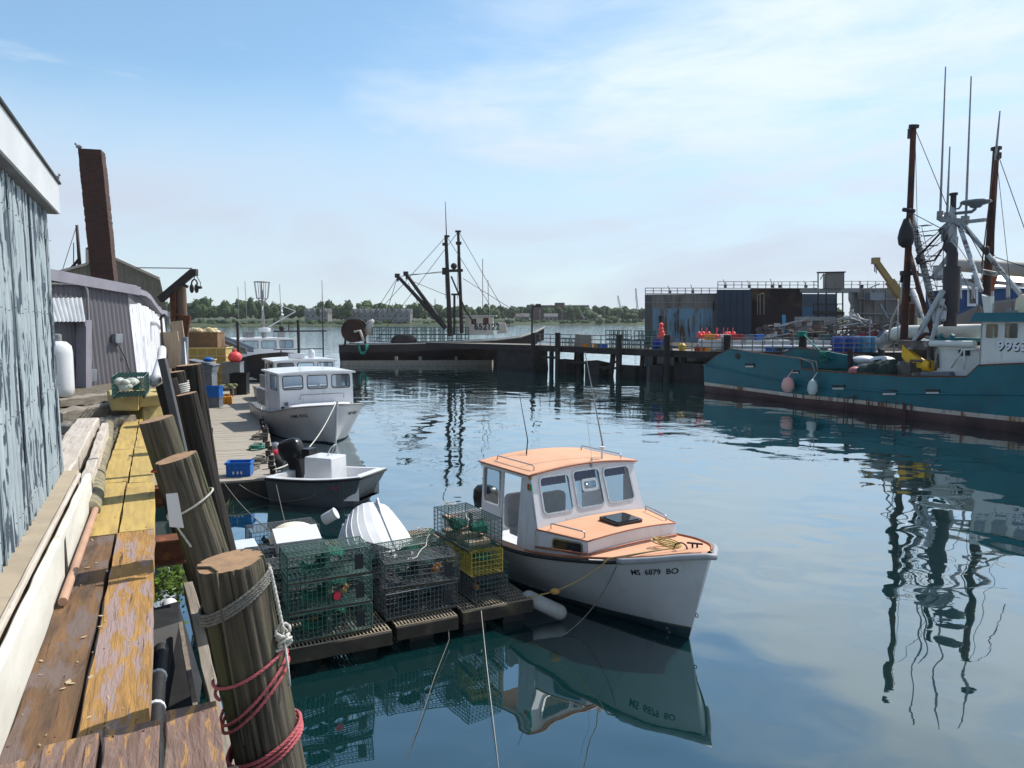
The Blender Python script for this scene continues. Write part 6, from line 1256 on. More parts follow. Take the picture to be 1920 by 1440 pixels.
mb = MB(); mb.ball(Dk(-.12, -.1, .08), .15, 12, 8, 1, 1, 1.7); single(mb, 'dock_fender', m_blue, 'blue fender hanging at the dock corner beside the skiff', 'fender', smooth=True)
# lines hanging into the water in front of the trap float
for (p, q, m, lb) in (((F(3.05, .15, .35)), G(935, 1440, 0), m_rope_w, 'pale line dropping from the float edge straight into the water'), (F(2.45, .05, .2), G(765, 1420, 0), m_rope_g, 'dark line slanting from the float down to the lower left')):
    mb = MB(); mb.tube([p, p + Vector((.02, -.12, -.12)), q.lerp(p, .6) + Vector((0, 0, -.06)), q], .0055, 5); single(mb, 'mooring_rope', m, lb, 'rope', smooth=True)
for i, (a_, b_, m, lb) in enumerate(((2.6, .45, m_rope_g, 'grey rope heap at the dock edge beside the blue crate'), (5.2, .5, m_rope_t, 'greenish rope heap at the dock edge by the ME hull'), (7.6, .4, m_rope_g, 'grey rope heap at the dock edge near the ME stern'), (3.4, 2.0, m_rope_y, 'tan rope heap on the landward side of the dock'))):
    mb = MB(); rr = random.Random(40 + i); pts = [Dk(a_ + (.30 + .08 * math.sin(k * .31)) * math.cos(k * .55), b_ + .22 * math.sin(k * .55) + .05 * math.sin(k * .2), .515 + .0022 * k) for k in range(70)]; mb.tube(pts, .017, 5); single(mb, 'edge_rope', m, lb, 'rope', smooth=True)
# ============================================================ dark trawler across the basin
TY = 84.0
def T(px, py, dy=0.0): p = PY(px, py, TY); return Vector((p.x, TY + dy, p.z)) if not dy else PY(px, py, TY + dy)
m_trdark = mat('black_trawler_hull', (.022, .016, .018), (.035, .022, .02), .6, .8, bump=.05, c3=(.07, .035, .03), s3=.8, lo3=.58, hi3=.75); m_trmar = mat('maroon_bulwark', (.085, .022, .02), (.06, .018, .018), .6, 1); m_offw = mat('stained_white_steel', (.55, .52, .46), (.46, .43, .38), .6, .8, c3=(.22, .12, .07), s3=1.2, lo3=.62, hi3=.78, st3=(1.5, 1.5, .5))
tr = thing('dark_trawler', 'black fishing trawler with twin dark masts, lettered 652122, across the basin', 'trawler', T(800, 690))
xs = [634, 660, 760, 870, 930, 975, 1006, 1022]; tops = [646, 647, 645, 640, 637, 632, 622, 613]; half = [2.7, 3.0, 3.1, 3.0, 2.6, 1.9, .9, .05]; bot = [0, 0, 0, 0, 3, 10, 22, 30]
mb = MB(); rings = []
for x, tp, h_, sh_ in zip(xs, tops, half, bot):
    zt_ = T(x, tp).z; X = T(x, tp).x; Xb = X - sh_ * TY / 1440; zm = zt_ * .62
    rings.append([(Xb, TY + 3 - h_ * .75, -.3), (X + (Xb - X) * .4, TY + 3 - h_, zm), (X, TY + 3 - h_, zt_), (X, TY + 3 - h_ + .12, zt_), (X, TY + 3 - h_ + .14, zm), (X, TY + 3 + h_ - .14, zm), (X, TY + 3 + h_ - .12, zt_), (X, TY + 3 + h_, zt_), (X + (Xb - X) * .4, TY + 3 + h_, zm), (Xb, TY + 3 + h_ * .75, -.3)])
mb.loft(rings, mats=[0, 1, 2, 1, 2, 1, 2, 1, 0, 0]); wpart(mb, 'hull', [m_trdark, m_trdark, m_darksteel], tr)
mb = MB(); mb.tube([T(634, 646, .3), T(760, 645, -.02), T(870, 640, .0)], .09, 6); mb.tube([T(870, 640, .0), T(930, 637, .4), T(975, 632, 1.0), T(1006, 622, 2.0), T(1022, 613, 2.8)], .12, 6); wpart(mb, 'gunwale_cap', m_offw, tr)
cz_ = 3.0
mb = MB(); q = [T(872, 628, cz_ - 1.6), T(925, 628, cz_ - 1.6), T(924, 594, cz_ - 1.6), T(873, 594, cz_ - 1.6)]; mb.prism(q, (0, 0, 0), (0, 3.4, 0)); mb.prism([T(869, 594, 1.2), T(931, 593, 1.2), T(931, 591, 1.2), T(869, 591, 1.2)], (0, 0, 0), (0, 4, 0)); mb.prism([T(932, 626, 2), T(951, 624, 2), T(948, 606, 2), T(934, 604, 2)], (0, 0, 0), (0, 2, 0)); wh = None; wpart(mb, 'wheelhouse', m_offw, tr)
mb = MB()
for x0, x1, y0, y1 in ((884, 893, 598, 608), (906, 916, 596, 608)): mb.prism([T(x0, y1, 1.38), T(x1, y1, 1.38), T(x1, y0, 1.38), T(x0, y0, 1.38)], (0, 0, 0), (0, -.06, 0))
wpart(mb, 'wheelhouse_window', m_rust, tr)
c = T(889, 618, 1.3); text('652122', .95, 'hull_number', m_black, None, frame(c, (1, 0, 0), (0, 0, 1)), .01).parent = None
for o in [x for x in bpy.data.objects if x.name.startswith('hull_number')]: o.parent = tr; o.location = -tr.location
mb = MB(); mb.tube([T(844, 630), T(836, 442)], [.28, .18], 10); wpart(mb, 'main_mast', m_darksteel, tr, smooth=40)
mb = MB(); mb.tube([T(866, 625, .5), T(859, 434, .5)], [.22, .15], 10); wpart(mb, 'second_mast', m_darksteel, tr, smooth=40)
mb = MB(); mb.cbox(T(838, 443), (.55, .4, .2)); wpart(mb, 'mast_cap', m_darksteel, tr); mb = MB(); mb.cbox(T(859, 434, .5), (.6, .4, .2)); wpart(mb, 'mast_cap', m_darksteel, tr); mb = MB(); mb.cbox(T(834, 458), (.5, .4, .3)); wpart(mb, 'pulley_block', m_darksteel, tr); mb = MB(); mb.cbox(T(860, 456, .5), (.6, .4, .3)); wpart(mb, 'pulley_block', m_darksteel, tr)
mb = MB(); mb.beam(T(833, 508), T(868, 507), .25, .3); mb.tube([T(851, 508), T(851, 500)], .12, 6); mb.ball(T(851, 499), .35, 10, 7); mb.tube([T(832, 502), T(832, 515)], .2, 6); wpart(mb, 'crosstree', m_darksteel, tr)
mb = MB(); mb.tube([T(852, 552), T(852, 628)], .14, 6); mb.tube([T(846, 552), T(860, 552)], .12, 6); wpart(mb, 'short_post', m_darksteel, tr)
mb = MB(); mb.tube([T(846, 518), T(872, 580), T(892, 610)], .10, 6); wpart(mb, 'mast_strut', m_darksteel, tr)
mb = MB(); mb.tube([T(837, 442), T(835, 378)], [.07, .03], 6); wpart(mb, 'aerial', m_darksteel, tr)
for a_, b_ in (((905, 592), (905, 485)), ((916, 592), (915, 525))): mb = MB(); mb.tube([T(*a_), T(*b_)], .035, 5); wpart(mb, 'aerial', m_darksteel, tr)
for x0, y0, x1, y1 in ((836, 616, 745, 517), (833, 612, 761, 513)):
    mb = MB(); mb.tube([T(x0, y0, -.5), T(x1, y1, -.5)], [.26, .18], 8); mb.cbox(T(x1, y1, -.5), (.5, .4, .45)); mb.tube([T(x1 + 1, y1 + 2, -.5), T(x1 + 1, y1 + 11, -.5)], .10, 6); wpart(mb, 'boom', m_darksteel, tr)
mb = MB()
for a, b in (((835, 445), (655, 645)), ((858, 436), (700, 645)), ((861, 436), (955, 600)), ((838, 444), (925, 582)), ((868, 522), (1000, 605)), ((745, 519), (838, 508)), ((762, 515), (833, 511)), ((775, 528), (836, 553)), ((745, 521), (700, 590)), ((745, 521), (724, 588)), ((835, 510), (836, 560)), ((858, 436), (858, 560)), ((765, 530), (800, 600))): mb.tube([T(*a, dy=-.1), T(*b, dy=-.1)], .028, 4)
wpart(mb, 'rigging', m_darksteel, tr)
mb = MB(); c = T(665, 620, 1.0); mb.lathe([(.01, -1.1), (1.27, -1.1), (1.27, -1.0), (.45, -.98), (.45, .98), (1.27, 1.0), (1.27, 1.1), (.01, 1.1)], 28, c, 'y'); mb.beam(T(647, 646, .2), T(649, 615, .2), .2, .2); mb.beam(T(685, 646, .2), T(682, 615, .2), .2, .2); wpart(mb, 'net_reel', mat('dark_rusty_reel', (.06, .024, .016), (.03, .016, .013), .85, 1.5), tr)
mb = MB(); mb.tube([T(690, 628, 1), T(694, 605, 1), T(700, 600, 1)], [.5, .35, .2], 8); mb.tube([T(664, 622, -.4), T(675, 620, -.4), T(682, 640, -.4)], .15, 6); wpart(mb, 'hydraulic_arm', m_offw, tr, smooth=True)
mb = MB(); c = T(681, 645, -.25)
for k in range(5): mb.tube([c + Vector((-.55 + .05 * k, -.08 * k, .0)), c + Vector((-.5 + .04 * k, -.08 * k, -.5 - .06 * k)), c + Vector((-.2, -.08 * k, -.85 - .05 * k)), c + Vector((.2, -.08 * k, -.85 - .05 * k)), c + Vector((.5 - .04 * k, -.08 * k, -.45 - .06 * k)), c + Vector((.55 - .05 * k, -.08 * k, 0))], .075, 6)
single(mb, 'rope_hank', m_rope_t, 'turquoise rope hank slung over the stern of the black trawler', 'rope', smooth=True)
# traps stacked on the trawler deck: one group, each an open wire crate of its own
def far_crate(m):
    mb = MB(); w_, d_, h_ = 1.2, .9, .8
    for x in (-.6, -.2, .2, .6):
        mb.beam((x, -.45, 0), (x, -.45, h_), .05, .05); mb.beam((x, .45, 0), (x, .45, h_), .05, .05)
    for z in (0.02, .4, .78):
        mb.beam((-.6, -.45, z), (.6, -.45, z), .05, .05); mb.beam((-.6, .45, z), (.6, .45, z), .05, .05); mb.beam((-.6, -.45, z), (-.6, .45, z), .05, .05); mb.beam((.6, -.45, z), (.6, .45, z), .05, .05)
    for i in range(7): mb.beam((-.6 + .2 * i, -.45, .78), (-.6 + .2 * i, .45, .78), .03, .03)
    return mb.build('wire_trap', m)
m_ftg = mat('far_green_trap', (.035, .10, .085), (.02, .06, .055), .7, 3)
fc = far_crate(m_ftg); fc.location = T(704, 640, 1.2); tag(fc, 'green wire trap on the deck of the black trawler', 'trap', 'wire traps aboard the black trawler')
fc0 = fc
for i in range(1, 22):
    o = fc0.copy(); COL.objects.link(o); x = 704 + (i % 11) * 16.5 ; p = T(x, 641, 1.2 + .02 * (i % 3)); o.location = p + Vector((0, 0, .82 * (i // 11)))
mb = MB(); mb.ball(T(757, 640, .8), 1.2, 12, 8, 1.2, .7, .7); single(mb, 'net_pile', m_trdark, 'dark net heap between the traps on the black trawler', 'net', smooth=True)
mb = MB(); mb.hexa([T(640, 688, -3), T(922, 688, -3), T(925, 688, -1.2), T(645, 688, -1.2)], [T(640, 676, -3), T(922, 675, -3), T(925, 675, -1.2), T(645, 676, -1.2)]); mb.v = [(p[0], p[1], max(-.2, p[2])) for p in mb.v]
for x in (743, 788, 855): mb.cbox(T(x, 673, -2.4), (.3, .3, .5))
single(mb, 'work_float', m_greywood, 'long low grey float lying along the black trawler hull', 'float')
# ============================================================ pier
m_pier = mat('black_pier_timber', (.018, .015, .014), (.034, .028, .025), .85, 1.2, bump=.2, c3=(.08, .07, .06), s3=.7, lo3=.62, hi3=.75); m_pdeck = mat('pier_deck', (.22, .20, .18), (.15, .14, .13), .9, 1.0); m_rail = mat('grey_pipe_rail', (.13, .13, .13), (.2, .19, .18), .6, 2)
PP = [Vector((-9, 80.5, 2.3)), Vector((2.6, 72.6, 2.3)), Vector((8.6, 65.6, 2.3)), Vector((14.6, 59.2, 2.3)), Vector((33, 57.0, 2.3))]
pier = thing('pier', 'dark timber pier on tall piles crossing the basin behind the green trawler', 'pier', PP[2])
mb = MB(); back = []
for i, p in enumerate(PP):
    d = (PP[min(i + 1, 4)] - PP[max(i - 1, 0)]).normalized(); nrm_ = Vector((-d.y, d.x, 0)); back.append(p + nrm_ * 6)
rings = [[p, q, q - Vector((0, 0, .35)), p - Vector((0, 0, .35))] for p, q in zip(PP, back)]; mb.loft(rings); wpart(mb, 'deck', [m_pdeck], pier)
mb = MB(); rings = [[p + (p - q).normalized() * .03 + Vector((0, 0, .12)), q + Vector((0, 0, -.25)), q + Vector((0, 0, -.5)), p + (p - q).normalized() * .03 + Vector((0, 0, -.42))] for p, q in zip(PP, back)]
mb.loft([[r[0], r[0] + (b - p).normalized() * .3, r[3] + (b - p).normalized() * .3, r[3]] for r, p, b in zip(rings, PP, back)]); wpart(mb, 'edge_beam', m_pier, pier)
def on_pier(px, off=0.0):
    """point on the pier's front edge line seen in the column px of the photo"""
    d = ray(px, 650); best = None
    for a, b in zip(PP, PP[1:]):
        ex, ey = b.x - a.x, b.y - a.y; det = d.x * (-ey) + ex * d.y
        t = (a.x * (-ey) + ex * a.y) / det; s_ = (d.x * a.y - d.y * a.x) / det
        if -.001 <= s_ <= 1.001: nrm_ = Vector((-ey, ex, 0)).normalized(); best = Vector((a.x + ex * s_, a.y + ey * s_, 2.3)) + nrm_ * off; break
    return best
pp_ = None
for i, (px_, zt_, r_) in enumerate(((1003, 3.6, .22), (1050, 3.65, .24), (1165, 3.6, .26), (1255, 3.65, .26), (1362, 3.7, .28), (1503, 3.7, .28), (1650, 3.5, .24))):
    p = on_pier(px_, -.30); mb = MB(); rr = [r_ * (1 + .06 * math.sin(k * 2.1 + i)) for k in range(7)]; mb.tube([(p.x, p.y, z) for z in (-.5, .5, 1.5, 2.3, 2.9, 3.3, zt_)], rr, 12); wpart(mb, 'pile', m_pier, pier, smooth=40)
r10 = random.Random(12)
for px_, off, r_ in ((1027, .5, .22), (1048, 3, .2), (1075, .6, .18), (1106, 3, .2), (1142, .6, .2), (1175, 4, .2), (1197, .6, .2), (1228, 3, .22), (1275, .5, .25), (1300, 3, .25), (1330, .6, .25), (1420, .8, .25), (1480, 1, .25), (950, .5, .22), (975, .5, .22), (990, 3, .22), (1012, 5, .22)):
    p = on_pier(px_, off); ln_ = r10.uniform(-.25, .25); mb = MB(); mb.tube([(p.x + ln_, p.y, -.5), (p.x, p.y, 1.9)], r_, 8); wpart(mb, 'pile', m_pier, pier, smooth=40)
for i, (px0, px1, zt_) in enumerate(((930, 1008, 1.9), (1039, 1057, 1.2), (1094, 1120, 1.1), (1158, 1188, .95), (1216, 1240, 1.15), (1262, 1330, 1.5))):
    a = on_pier(px0, .2); b = on_pier(px1, .2); mb = MB(); dn = (b - a).normalized(); nn_ = Vector((-dn.y, dn.x, 0)) * 1.6
    mb.hexa([Vector((q.x, q.y, -.4)) for q in (a, b, b + nn_, a + nn_)], [Vector((q.x, q.y, zt_ + r10.uniform(-.1, .1))) for q in (a, b, b + nn_, a + nn_)]); wpart(mb, 'crib', m_pier, pier)
mb = MB()
for a, b, z in ((1058, 1095, 1.0), (1010, 1042, 1.3), (1120, 1160, .7)): mb.beam(on_pier(a, .3) * 1 - Vector((0, 0, 2.3 - z)), on_pier(b, .3) - Vector((0, 0, 2.3 - z)), .1, .2)
mb.beam(on_pier(1125, .3) - Vector((0, 0, 1.9)), on_pier(1158, .3) - Vector((0, 0, .8)), .1, .15); wpart(mb, 'cross_brace', m_pier, pier)
mb = MB(); cols = list(range(1006, 1700, 12)); up = Vector((0, 0, 1))
for z in (.45, .80, 1.18): mb.tube([on_pier(c, .05) + up * z for c in cols], .035, 5)
for c in range(1012, 1700, 19): p = on_pier(c, .05); mb.tube([p, p + up * 1.2], .045, 5)
wpart(mb, 'railing', m_rail, pier)
mb = MB(); cols = list(range(1370, 1650, 14))
for z, off, r_ in ((.5, .9, .09), (.18, .7, .09), (.2, 1.5, .10)): mb.tube([on_pier(c, off) + up * z for c in cols], r_, 8)
single(mb, 'white_pipes', m_white, 'long white pipes laid along the pier behind its railing', 'pipes', kind=None, smooth=True)
mb = None
def put_p(o, px_, off, z=0.0, rz=0.0): o.location = on_pier(px_, off) + Vector((0, 0, z)); o.rotation_euler = (0, 0, rz); return o
fcp = fc0.copy(); COL.objects.link(fcp); fcp['label'] = 'pale green wire trap stacked on the pier left of the blue barrels'; fcp['group'] = 'wire traps stacked on the pier'; first = True
for px_, rows_ in ((1030, 1), (1042, 1), (1118, 2), (1132, 2), (1146, 1), (1160, 1), (1174, 2), (1186, 2), (1198, 2)):
    for k in range(rows_):
        o = fcp if first else fcp.copy()
        if not first: COL.objects.link(o)
        first = False; put_p(o, px_, 2.2 + .3 * r10.random(), .82 * k + .0, R(-40))
m_bbar = mat('blue_drum', (.015, .06, .34), (.012, .045, .26), .45, 3); m_lbar = mat('light_blue_drum', (.05, .24, .42), (.04, .19, .36), .45, 3)
mb = MB(); mb.lathe([(.01, 0), (.29, 0), (.30, .05), (.30, .28), (.32, .31), (.30, .34), (.30, .6), (.32, .63), (.30, .66), (.30, .88), (.28, .93), (.01, .93)], 18); br_ = mb.build('plastic_drum', m_bbar, smooth=40)
for i, (px_, off, m, lb) in enumerate(((1204, 2, m_bbar, 'deep blue drum on the pier below the little red buoy heap, left one'), (1217, 1.8, m_bbar, 'deep blue drum on the pier below the little red buoy heap, right one'), (1574, 1.6, m_bbar, 'deep blue drum behind the pier rail, first from the left of the row'), (1588, 1.9, m_bbar, 'deep blue drum behind the pier rail, second of the row'), (1602, 1.4, m_bbar, 'deep blue drum in front of the row on the right of the pier'), (1613, 1.5, m_lbar, 'bright blue drum in the middle of the pier row'), (1626, 1.5, m_lbar, 'pale teal drum near the grey hose end on the pier'), (1640, 1.5, m_lbar, 'last pale teal drum of the pier row, touching the grey hose'))):
    o = br_ if i == 0 else br_.copy()
    if i: COL.objects.link(o)
    if m is m_lbar and i == 5:
        me2 = br_.data.copy(); me2.materials[0] = m_lbar; o.data = me2; lbm = me2
    elif m is m_lbar: o.data = lbm
    put_p(o, px_, off, 0, .3 * i); tag(o, lb, 'drum', 'plastic drums on the pier')
    if i > 1: o.scale = (1.3, 1.3, 1.4); o.location = on_pier(px_, .55 + .25 * (i % 2))
mb = MB()
for i in range(26):
    px_ = 1312 + (i % 14) * 5.0 if i < 20 else 1366 + (i - 20) * 4; p = on_pier(min(px_, 1388), 2.4 + .25 * (i % 3)) + Vector((0, 0, 1.22 + .2 * (i // 14) * (i % 2))); mb.ball(p, .17, 8, 6, 1, 1, 1.15)
    if i % 4 == 0: mb.tube([p, p + Vector((.05, 0, .7))], .02, 4)
single(mb, 'buoy_heap', m_buoy, 'long heap of bright red buoys on the pier tables', 'buoys', kind='stuff', smooth=True)
mb = MB()
for dx, dz, r_ in ((-.1, .95, .25), (.2, .95, .26), (.05, 1.28, .25), (0, 1.6, .22), (0, 1.95, .2)): mb.ball(on_pier(1213, 1.9) + Vector((dx, 0, dz + .15)), r_, 9, 7)
single(mb, 'buoy_heap', m_buoy, 'small pile of red buoys on top of the blue drums', 'buoys', smooth=True)
mb = MB(); mb.ball(on_pier(1268, .8) + Vector((0, 0, .36)), .33, 14, 10); single(mb, 'yellow_buoy', mat('yellow_buoy', (.7, .45, .02), None, .5), 'yellow ball buoy behind the pier railing', 'buoy', smooth=True)
mb = MB(); a = on_pier(1068, .5); b = on_pier(1098, .5); mb.hexa([a, b, b + Vector((.3, 1, 0)), a + Vector((.3, 1, 0))], [a + Vector((.2, .3, 1.25)), b + Vector((.2, .3, 1.1)), b + Vector((.4, 1, 1.1)), a + Vector((.4, 1, 1.25))]); single(mb, 'plywood_sheet', m_greywood, 'grey plywood bin standing against the pier railing', 'bin')
m_wbin = mat('white_fish_bin', (.60, .60, .60), (.5, .5, .5), .6, 1.5, c3=(.10, .13, .25), s3=.9, lo3=.62, hi3=.66)
mb = MB(); mb.box(-.6, -.5, 0, .6, .5, .88); mb.box(-.62, -.52, .89, .62, .52, .96); mb.box(-.45, -.505, .2, -.2, -.502, .35); wb0 = mb.build('fish_bin', m_wbin, bevel=.03)
for i, px_ in enumerate((1332, 1348, 1378, 1396, 1420, 1440, 1458, 1476, 1520, 1536, 1552)):
    o = wb0 if i == 0 else wb0.copy()
    if i: COL.objects.link(o)
    put_p(o, px_, 2.1 + .2 * (i % 2), 0, R(-5 + 3 * (i % 3))); tag(o, 'white insulated fish bin in the row behind the pier pipes', 'fish bin', 'white fish bins along the pier')
mb = MB(); a = on_pier(1290, .9); mb.prism([a + Vector((0, 0, .03)), a + Vector((2.4, -.2, .03)), a + Vector((3.0, 2.8, 1.2)), a + Vector((1.2, 2.8, 1.2))], (0, 0, 0), (0, 0, .1)); single(mb, 'tilted_ramp', m_greywood, 'grey plank ramp sloping up on the pier by the yellow buoy', 'ramp')
lp = MB(); p = T(998, 640, -5); lp.tube([T(997, 650, -5), T(998, 582, -5), T(999, 576, -5), T(1006, 573, -5)], .10, 6); lp.cbox(T(1009, 573, -5), (.55, .3, .35)); single(lp, 'lamp_post', m_darksteel, 'dark lamp post with a bent arm at the bow of the black trawler', 'lamp post', smooth=40)
mb = MB(); mb.tube([on_pier(1500, -.6) + Vector((0, 0, 1.35 + .05 * k)) + Vector((.30 * math.cos(a), .30 * math.sin(a), 0)) for k in range(7) for a in [j * .7 for j in range(9)]], .05, 5); single(mb, 'rope_turns', m_rope_t, 'turquoise rope wound round the tall pier pile above the green hull', 'rope', smooth=True)
mb = MB(); mb.tube(sag(on_pier(1502, -.6) + Vector((0, 0, 1.5)), G(1560, 672, 2.5), .15), .05, 6); single(mb, 'mooring_rope', m_rope_t, 'turquoise line from the pier pile to the green trawler rail', 'rope', smooth=True)
for i, (px_, s_) in enumerate(((1040, 1), (1200, .9), (1294, 1.2))):
    pass
tn = MB(); p = G(1294, 696, .15); tn.loft([[(p.x - 1.1 + 2.2 * f, p.y - w_, .35), (p.x - 1.1 + 2.2 * f, p.y - w_ * .6, -.05), (p.x - 1.1 + 2.2 * f, p.y + w_ * .6, -.05), (p.x - 1.1 + 2.2 * f, p.y + w_, .35)] for f, w_ in ((0, .45), (.5, .6), (.85, .4), (1, .05))]); single(tn, 'small_tender', m_white, 'small white tender afloat under the pier beside the green stern', 'tender')

mb = MB(); mb.box(-.4, -.3, 0, .4, .3, .42); mb.box(-.43, -.33, .36, .43, .33, .421); pt0 = None; rp = random.Random(15)
tm = [m_blue, m_org, m_greypl, mat('tote_red', (.35, .03, .03), None, .6), m_white_clean, m_ftg]; tmesh = []
for i, px_ in enumerate((1090, 1104, 1112, 1226, 1238, 1300, 1322, 1340, 1368, 1386, 1404, 1412, 1430, 1450, 1466, 1486, 1510, 1528, 1546, 1560)):
    m = tm[rp.randrange(6)]
    if pt0 is None: pt0 = mb.build('pier_tote', m); o = pt0
    else:
        o = pt0.copy(); COL.objects.link(o); d_ = pt0.data.copy(); d_.materials[0] = m; o.data = d_
    hi = rp.choice((0, .98)) if 1330 <= px_ <= 1560 else 0
    put_p(o, px_, 2.0 if hi else .75 + .5 * rp.random(), hi, rp.uniform(-.5, .5)); tag(o, 'small plastic tote lying among the gear on the pier', 'tote', 'small plastic totes strewn along the pier')
# ============================================================ green trawler on the right
GA = Vector((12.93, 51.75, 0)); GG = Vector((.430, -.903, 0)).normalized(); GP = Vector((-GG.y, GG.x, 0)); GB = 5.8   # port is away from the camera
def Q(px, py, off=0.0):
    """point of the green boat's vertical lengthwise plane, off metres to port of its near side"""
    A_ = GA + GP * off; d, z = PL(px, py, (A_.x, A_.y), (GG.x, GG.y)); p = A_ + GG * d; return Vector((p.x, p.y, z))
def Qx(px, py, off=0.0): A_ = GA + GP * off; return PL(px, py, (A_.x, A_.y), (GG.x, GG.y))
m_teal = mat('teal_hull_paint', (.003, .118, .142), (.005, .082, .104), .5, .7, bump=.03, c3=(.05, .07, .06), s3=.9, lo3=.58, hi3=.8, st3=(1, 1, .3), coat=.1, mod=.2, cr=(1.6, (3, 3, .25), .68), crc=(.10, .05, .03))
m_teal2 = mat('teal_deck_paint', (.004, .10, .10), (.008, .07, .07), .55, 1, c3=(.08, .05, .03), s3=1.2, lo3=.66, hi3=.8)
m_antif = mat('red_brown_antifouling', (.115, .06, .055), (.075, .04, .038), .75, .6, bump=.05, c3=(.035, .025, .022), s3=.8, lo3=.5, hi3=.75, st3=(1, 1, .5))
m_stripe = mat('rusty_white_stripe', (.52, .48, .42), (.40, .30, .20), .7, .9, c3=(.16, .07, .03), s3=2.2, lo3=.55, hi3=.65, st3=(1.5, 1.5, .4))
m_wh = mat('weathered_white_steel', (.62, .62, .58), (.52, .52, .48), .6, .9, bump=.02, c3=(.30, .20, .09), s3=1.3, lo3=.60, hi3=.78, st3=(2, 2, .45))
m_rmast = mat('rusty_mast', (.105, .032, .018), (.045, .02, .016), .8, 1.6, bump=.1, c3=(.03, .018, .018), s3=.7, lo3=.48, hi3=.6)
gt = thing('green_trawler', 'big teal trawler with rusty masts and white wheelhouse numbered 9963, filling the right', 'trawler', GA); gt.rotation_euler = (0, 0, math.atan2(GG.y, GG.x))
toppx = [(1318, 686), (1342, 668), (1368, 655), (1430, 664), (1500, 673), (1502, 693), (1595, 701), (1700, 707), (1812, 707.5), (1834, 686.5), (1920, 683)]
topl = [Qx(*p) for p in toppx] + [(23, 3.6), (26, 4.1), (28.5, 4.6)]; tx = [p[0] for p in topl]; tz = [p[1] for p in topl]; tx[0] = 0.0
def lin(xs, ys, x):
    if x <= xs[0]: return ys[0]
    for a, b, c, d in zip(xs, xs[1:], ys, ys[1:]):
        if x <= b: return c + (d - c) * (x - a) / max(1e-6, b - a)
    return ys[-1]
kn = [Qx(*p) for p in ((1315, 684), (1420, 705), (1516, 723), (1700, 738), (1920, 740))]; kx = [p[0] for p in kn] + [28.5]; kz = [p[1] for p in kn] + [2.9]
st1 = [Qx(*p) for p in ((1318, 716.5), (1400, 727), (1500, 740), (1600, 749), (1740, 765.5), (1920, 784))]; s1x = [p[0] for p in st1] + [28.5]; s1z = [p[1] for p in st1] + [st1[-1][1] + .5]
yo = lambda x: 0 if x < 19 else (x - 19) ** 2 / 95 * 2.9 if x < 28.5 else 2.75
X = sorted(set([0, .15] + [x for x in tx if 0 < x < 28] + [tx[5] + .01] + [i * 1.0 for i in range(1, 29)] + [28.4]))
def gtop(x): return lin(tx, tz, x)
rings = []
for x in X:
    zt_ = gtop(x); zk_ = min(lin(kx, kz, x), zt_ - .02); zs = lin(s1x, s1z, x); o = yo(x); o2 = min(2.8, o * 1.0)
    rk = .0 if x > .1 else 0
    def side(y, i): return y
    lo = min(2.85, o * 1.25 + .25)
    rings.append([(x, lo + .9, -1.2), (x, lo, -.1), (x, o + .10, zs - .20), (x, o + .09, zs), (x, o + .02, zk_), (x, o + .05, zk_ + .03), (x, o, zt_), (x, o + .10, zt_), (x, o + .14, 1.0), (x, GB - o - .14, 1.0), (x, GB - o - .10, zt_), (x, GB - o, zt_), (x, GB - o - .02, zk_), (x, GB - o - .09, zs), (x, GB - lo, -.1), (x, GB - lo - .9, -1.2)])
mb = MB(); mb.loft(rings, closed=False, cap=False, mats=[0, 0, 1, 2, 2, 2, 4, 3, 5, 3, 4, 2, 2, 0, 0]); r0 = rings[0]; b0_ = len(mb.v); mb.add(r0, [(0, 1, 14, 15), (1, 2, 13, 14), (2, 3, 13), (3, 4, 12, 13), (4, 6, 11, 12)]); mb.m[-5:] = [0, 0, 1, 2, 2]
mb.add([(.2, .14, 1.0), (.2, GB - .14, 1.0), (.2, GB - .14, r0[6][2] - .05), (.2, .14, r0[6][2] - .05)], [(0, 1, 2, 3)]); mb.m[-1] = 3
mb.build('hull', [m_antif, m_stripe, m_teal, m_teal2, m_rust, m_darksteel], gt, smooth=25)
mb = MB()
mb.tube([(x, yo(x) + .05, gtop(x) + .03) for x in X], .05, 6); mb.tube([(x, GB - yo(x) - .05, gtop(x) + .03) for x in X], .05, 6); mb.build('gunwale_cap', m_rust, gt)
mb = MB(); mb.tube([(x, yo(x) + .0, lin(kx, kz, x)) for x in X], .055, 6); mb.tube([(0, 0, kz[0]), (0, GB, kz[0])], .05, 6); mb.build('rub_strake', m_teal, gt)
Gi = (Matrix.Translation(GA) @ gt.rotation_euler.to_matrix().to_4x4()).inverted()
def gp(mb, name, m, **k): return wpart(mb, name, m, gt, **k)
# freeing ports and hawse holes
for i, (x, y, w_, h_, m2) in enumerate(((1405, 685, 17, 7, 0), (1489, 697, 17, 5, 0), (1571, 726, 23, 8, 1), (1667, 736, 26, 9, 0), (1748, 734, 26, 8, 0))):
    mb = MB(); q = [Q(x - w_ / 2, y + h_ / 2, -.03), Q(x + w_ / 2, y + h_ / 2, -.03), Q(x + w_ / 2, y - h_ / 2, -.03), Q(x - w_ / 2, y - h_ / 2, -.03)]; mb.prism(q, (0, 0, 0), GP * .05); fp = gp(mb, 'freeing_port', m_black)
    mb = MB(); q = [Q(x - w_ / 2 + 1, y + h_ / 2, -.05), Q(x + w_ / 2 - 1, y + h_ / 2, -.05), Q(x + w_ / 2 - 1, y + h_ * .12, -.05), Q(x - w_ / 2 + 1, y + h_ * .12, -.05)]; mb.prism(q, (0, 0, 0), GP * .04); gp(mb, 'freeing_port_sill', m_offw)
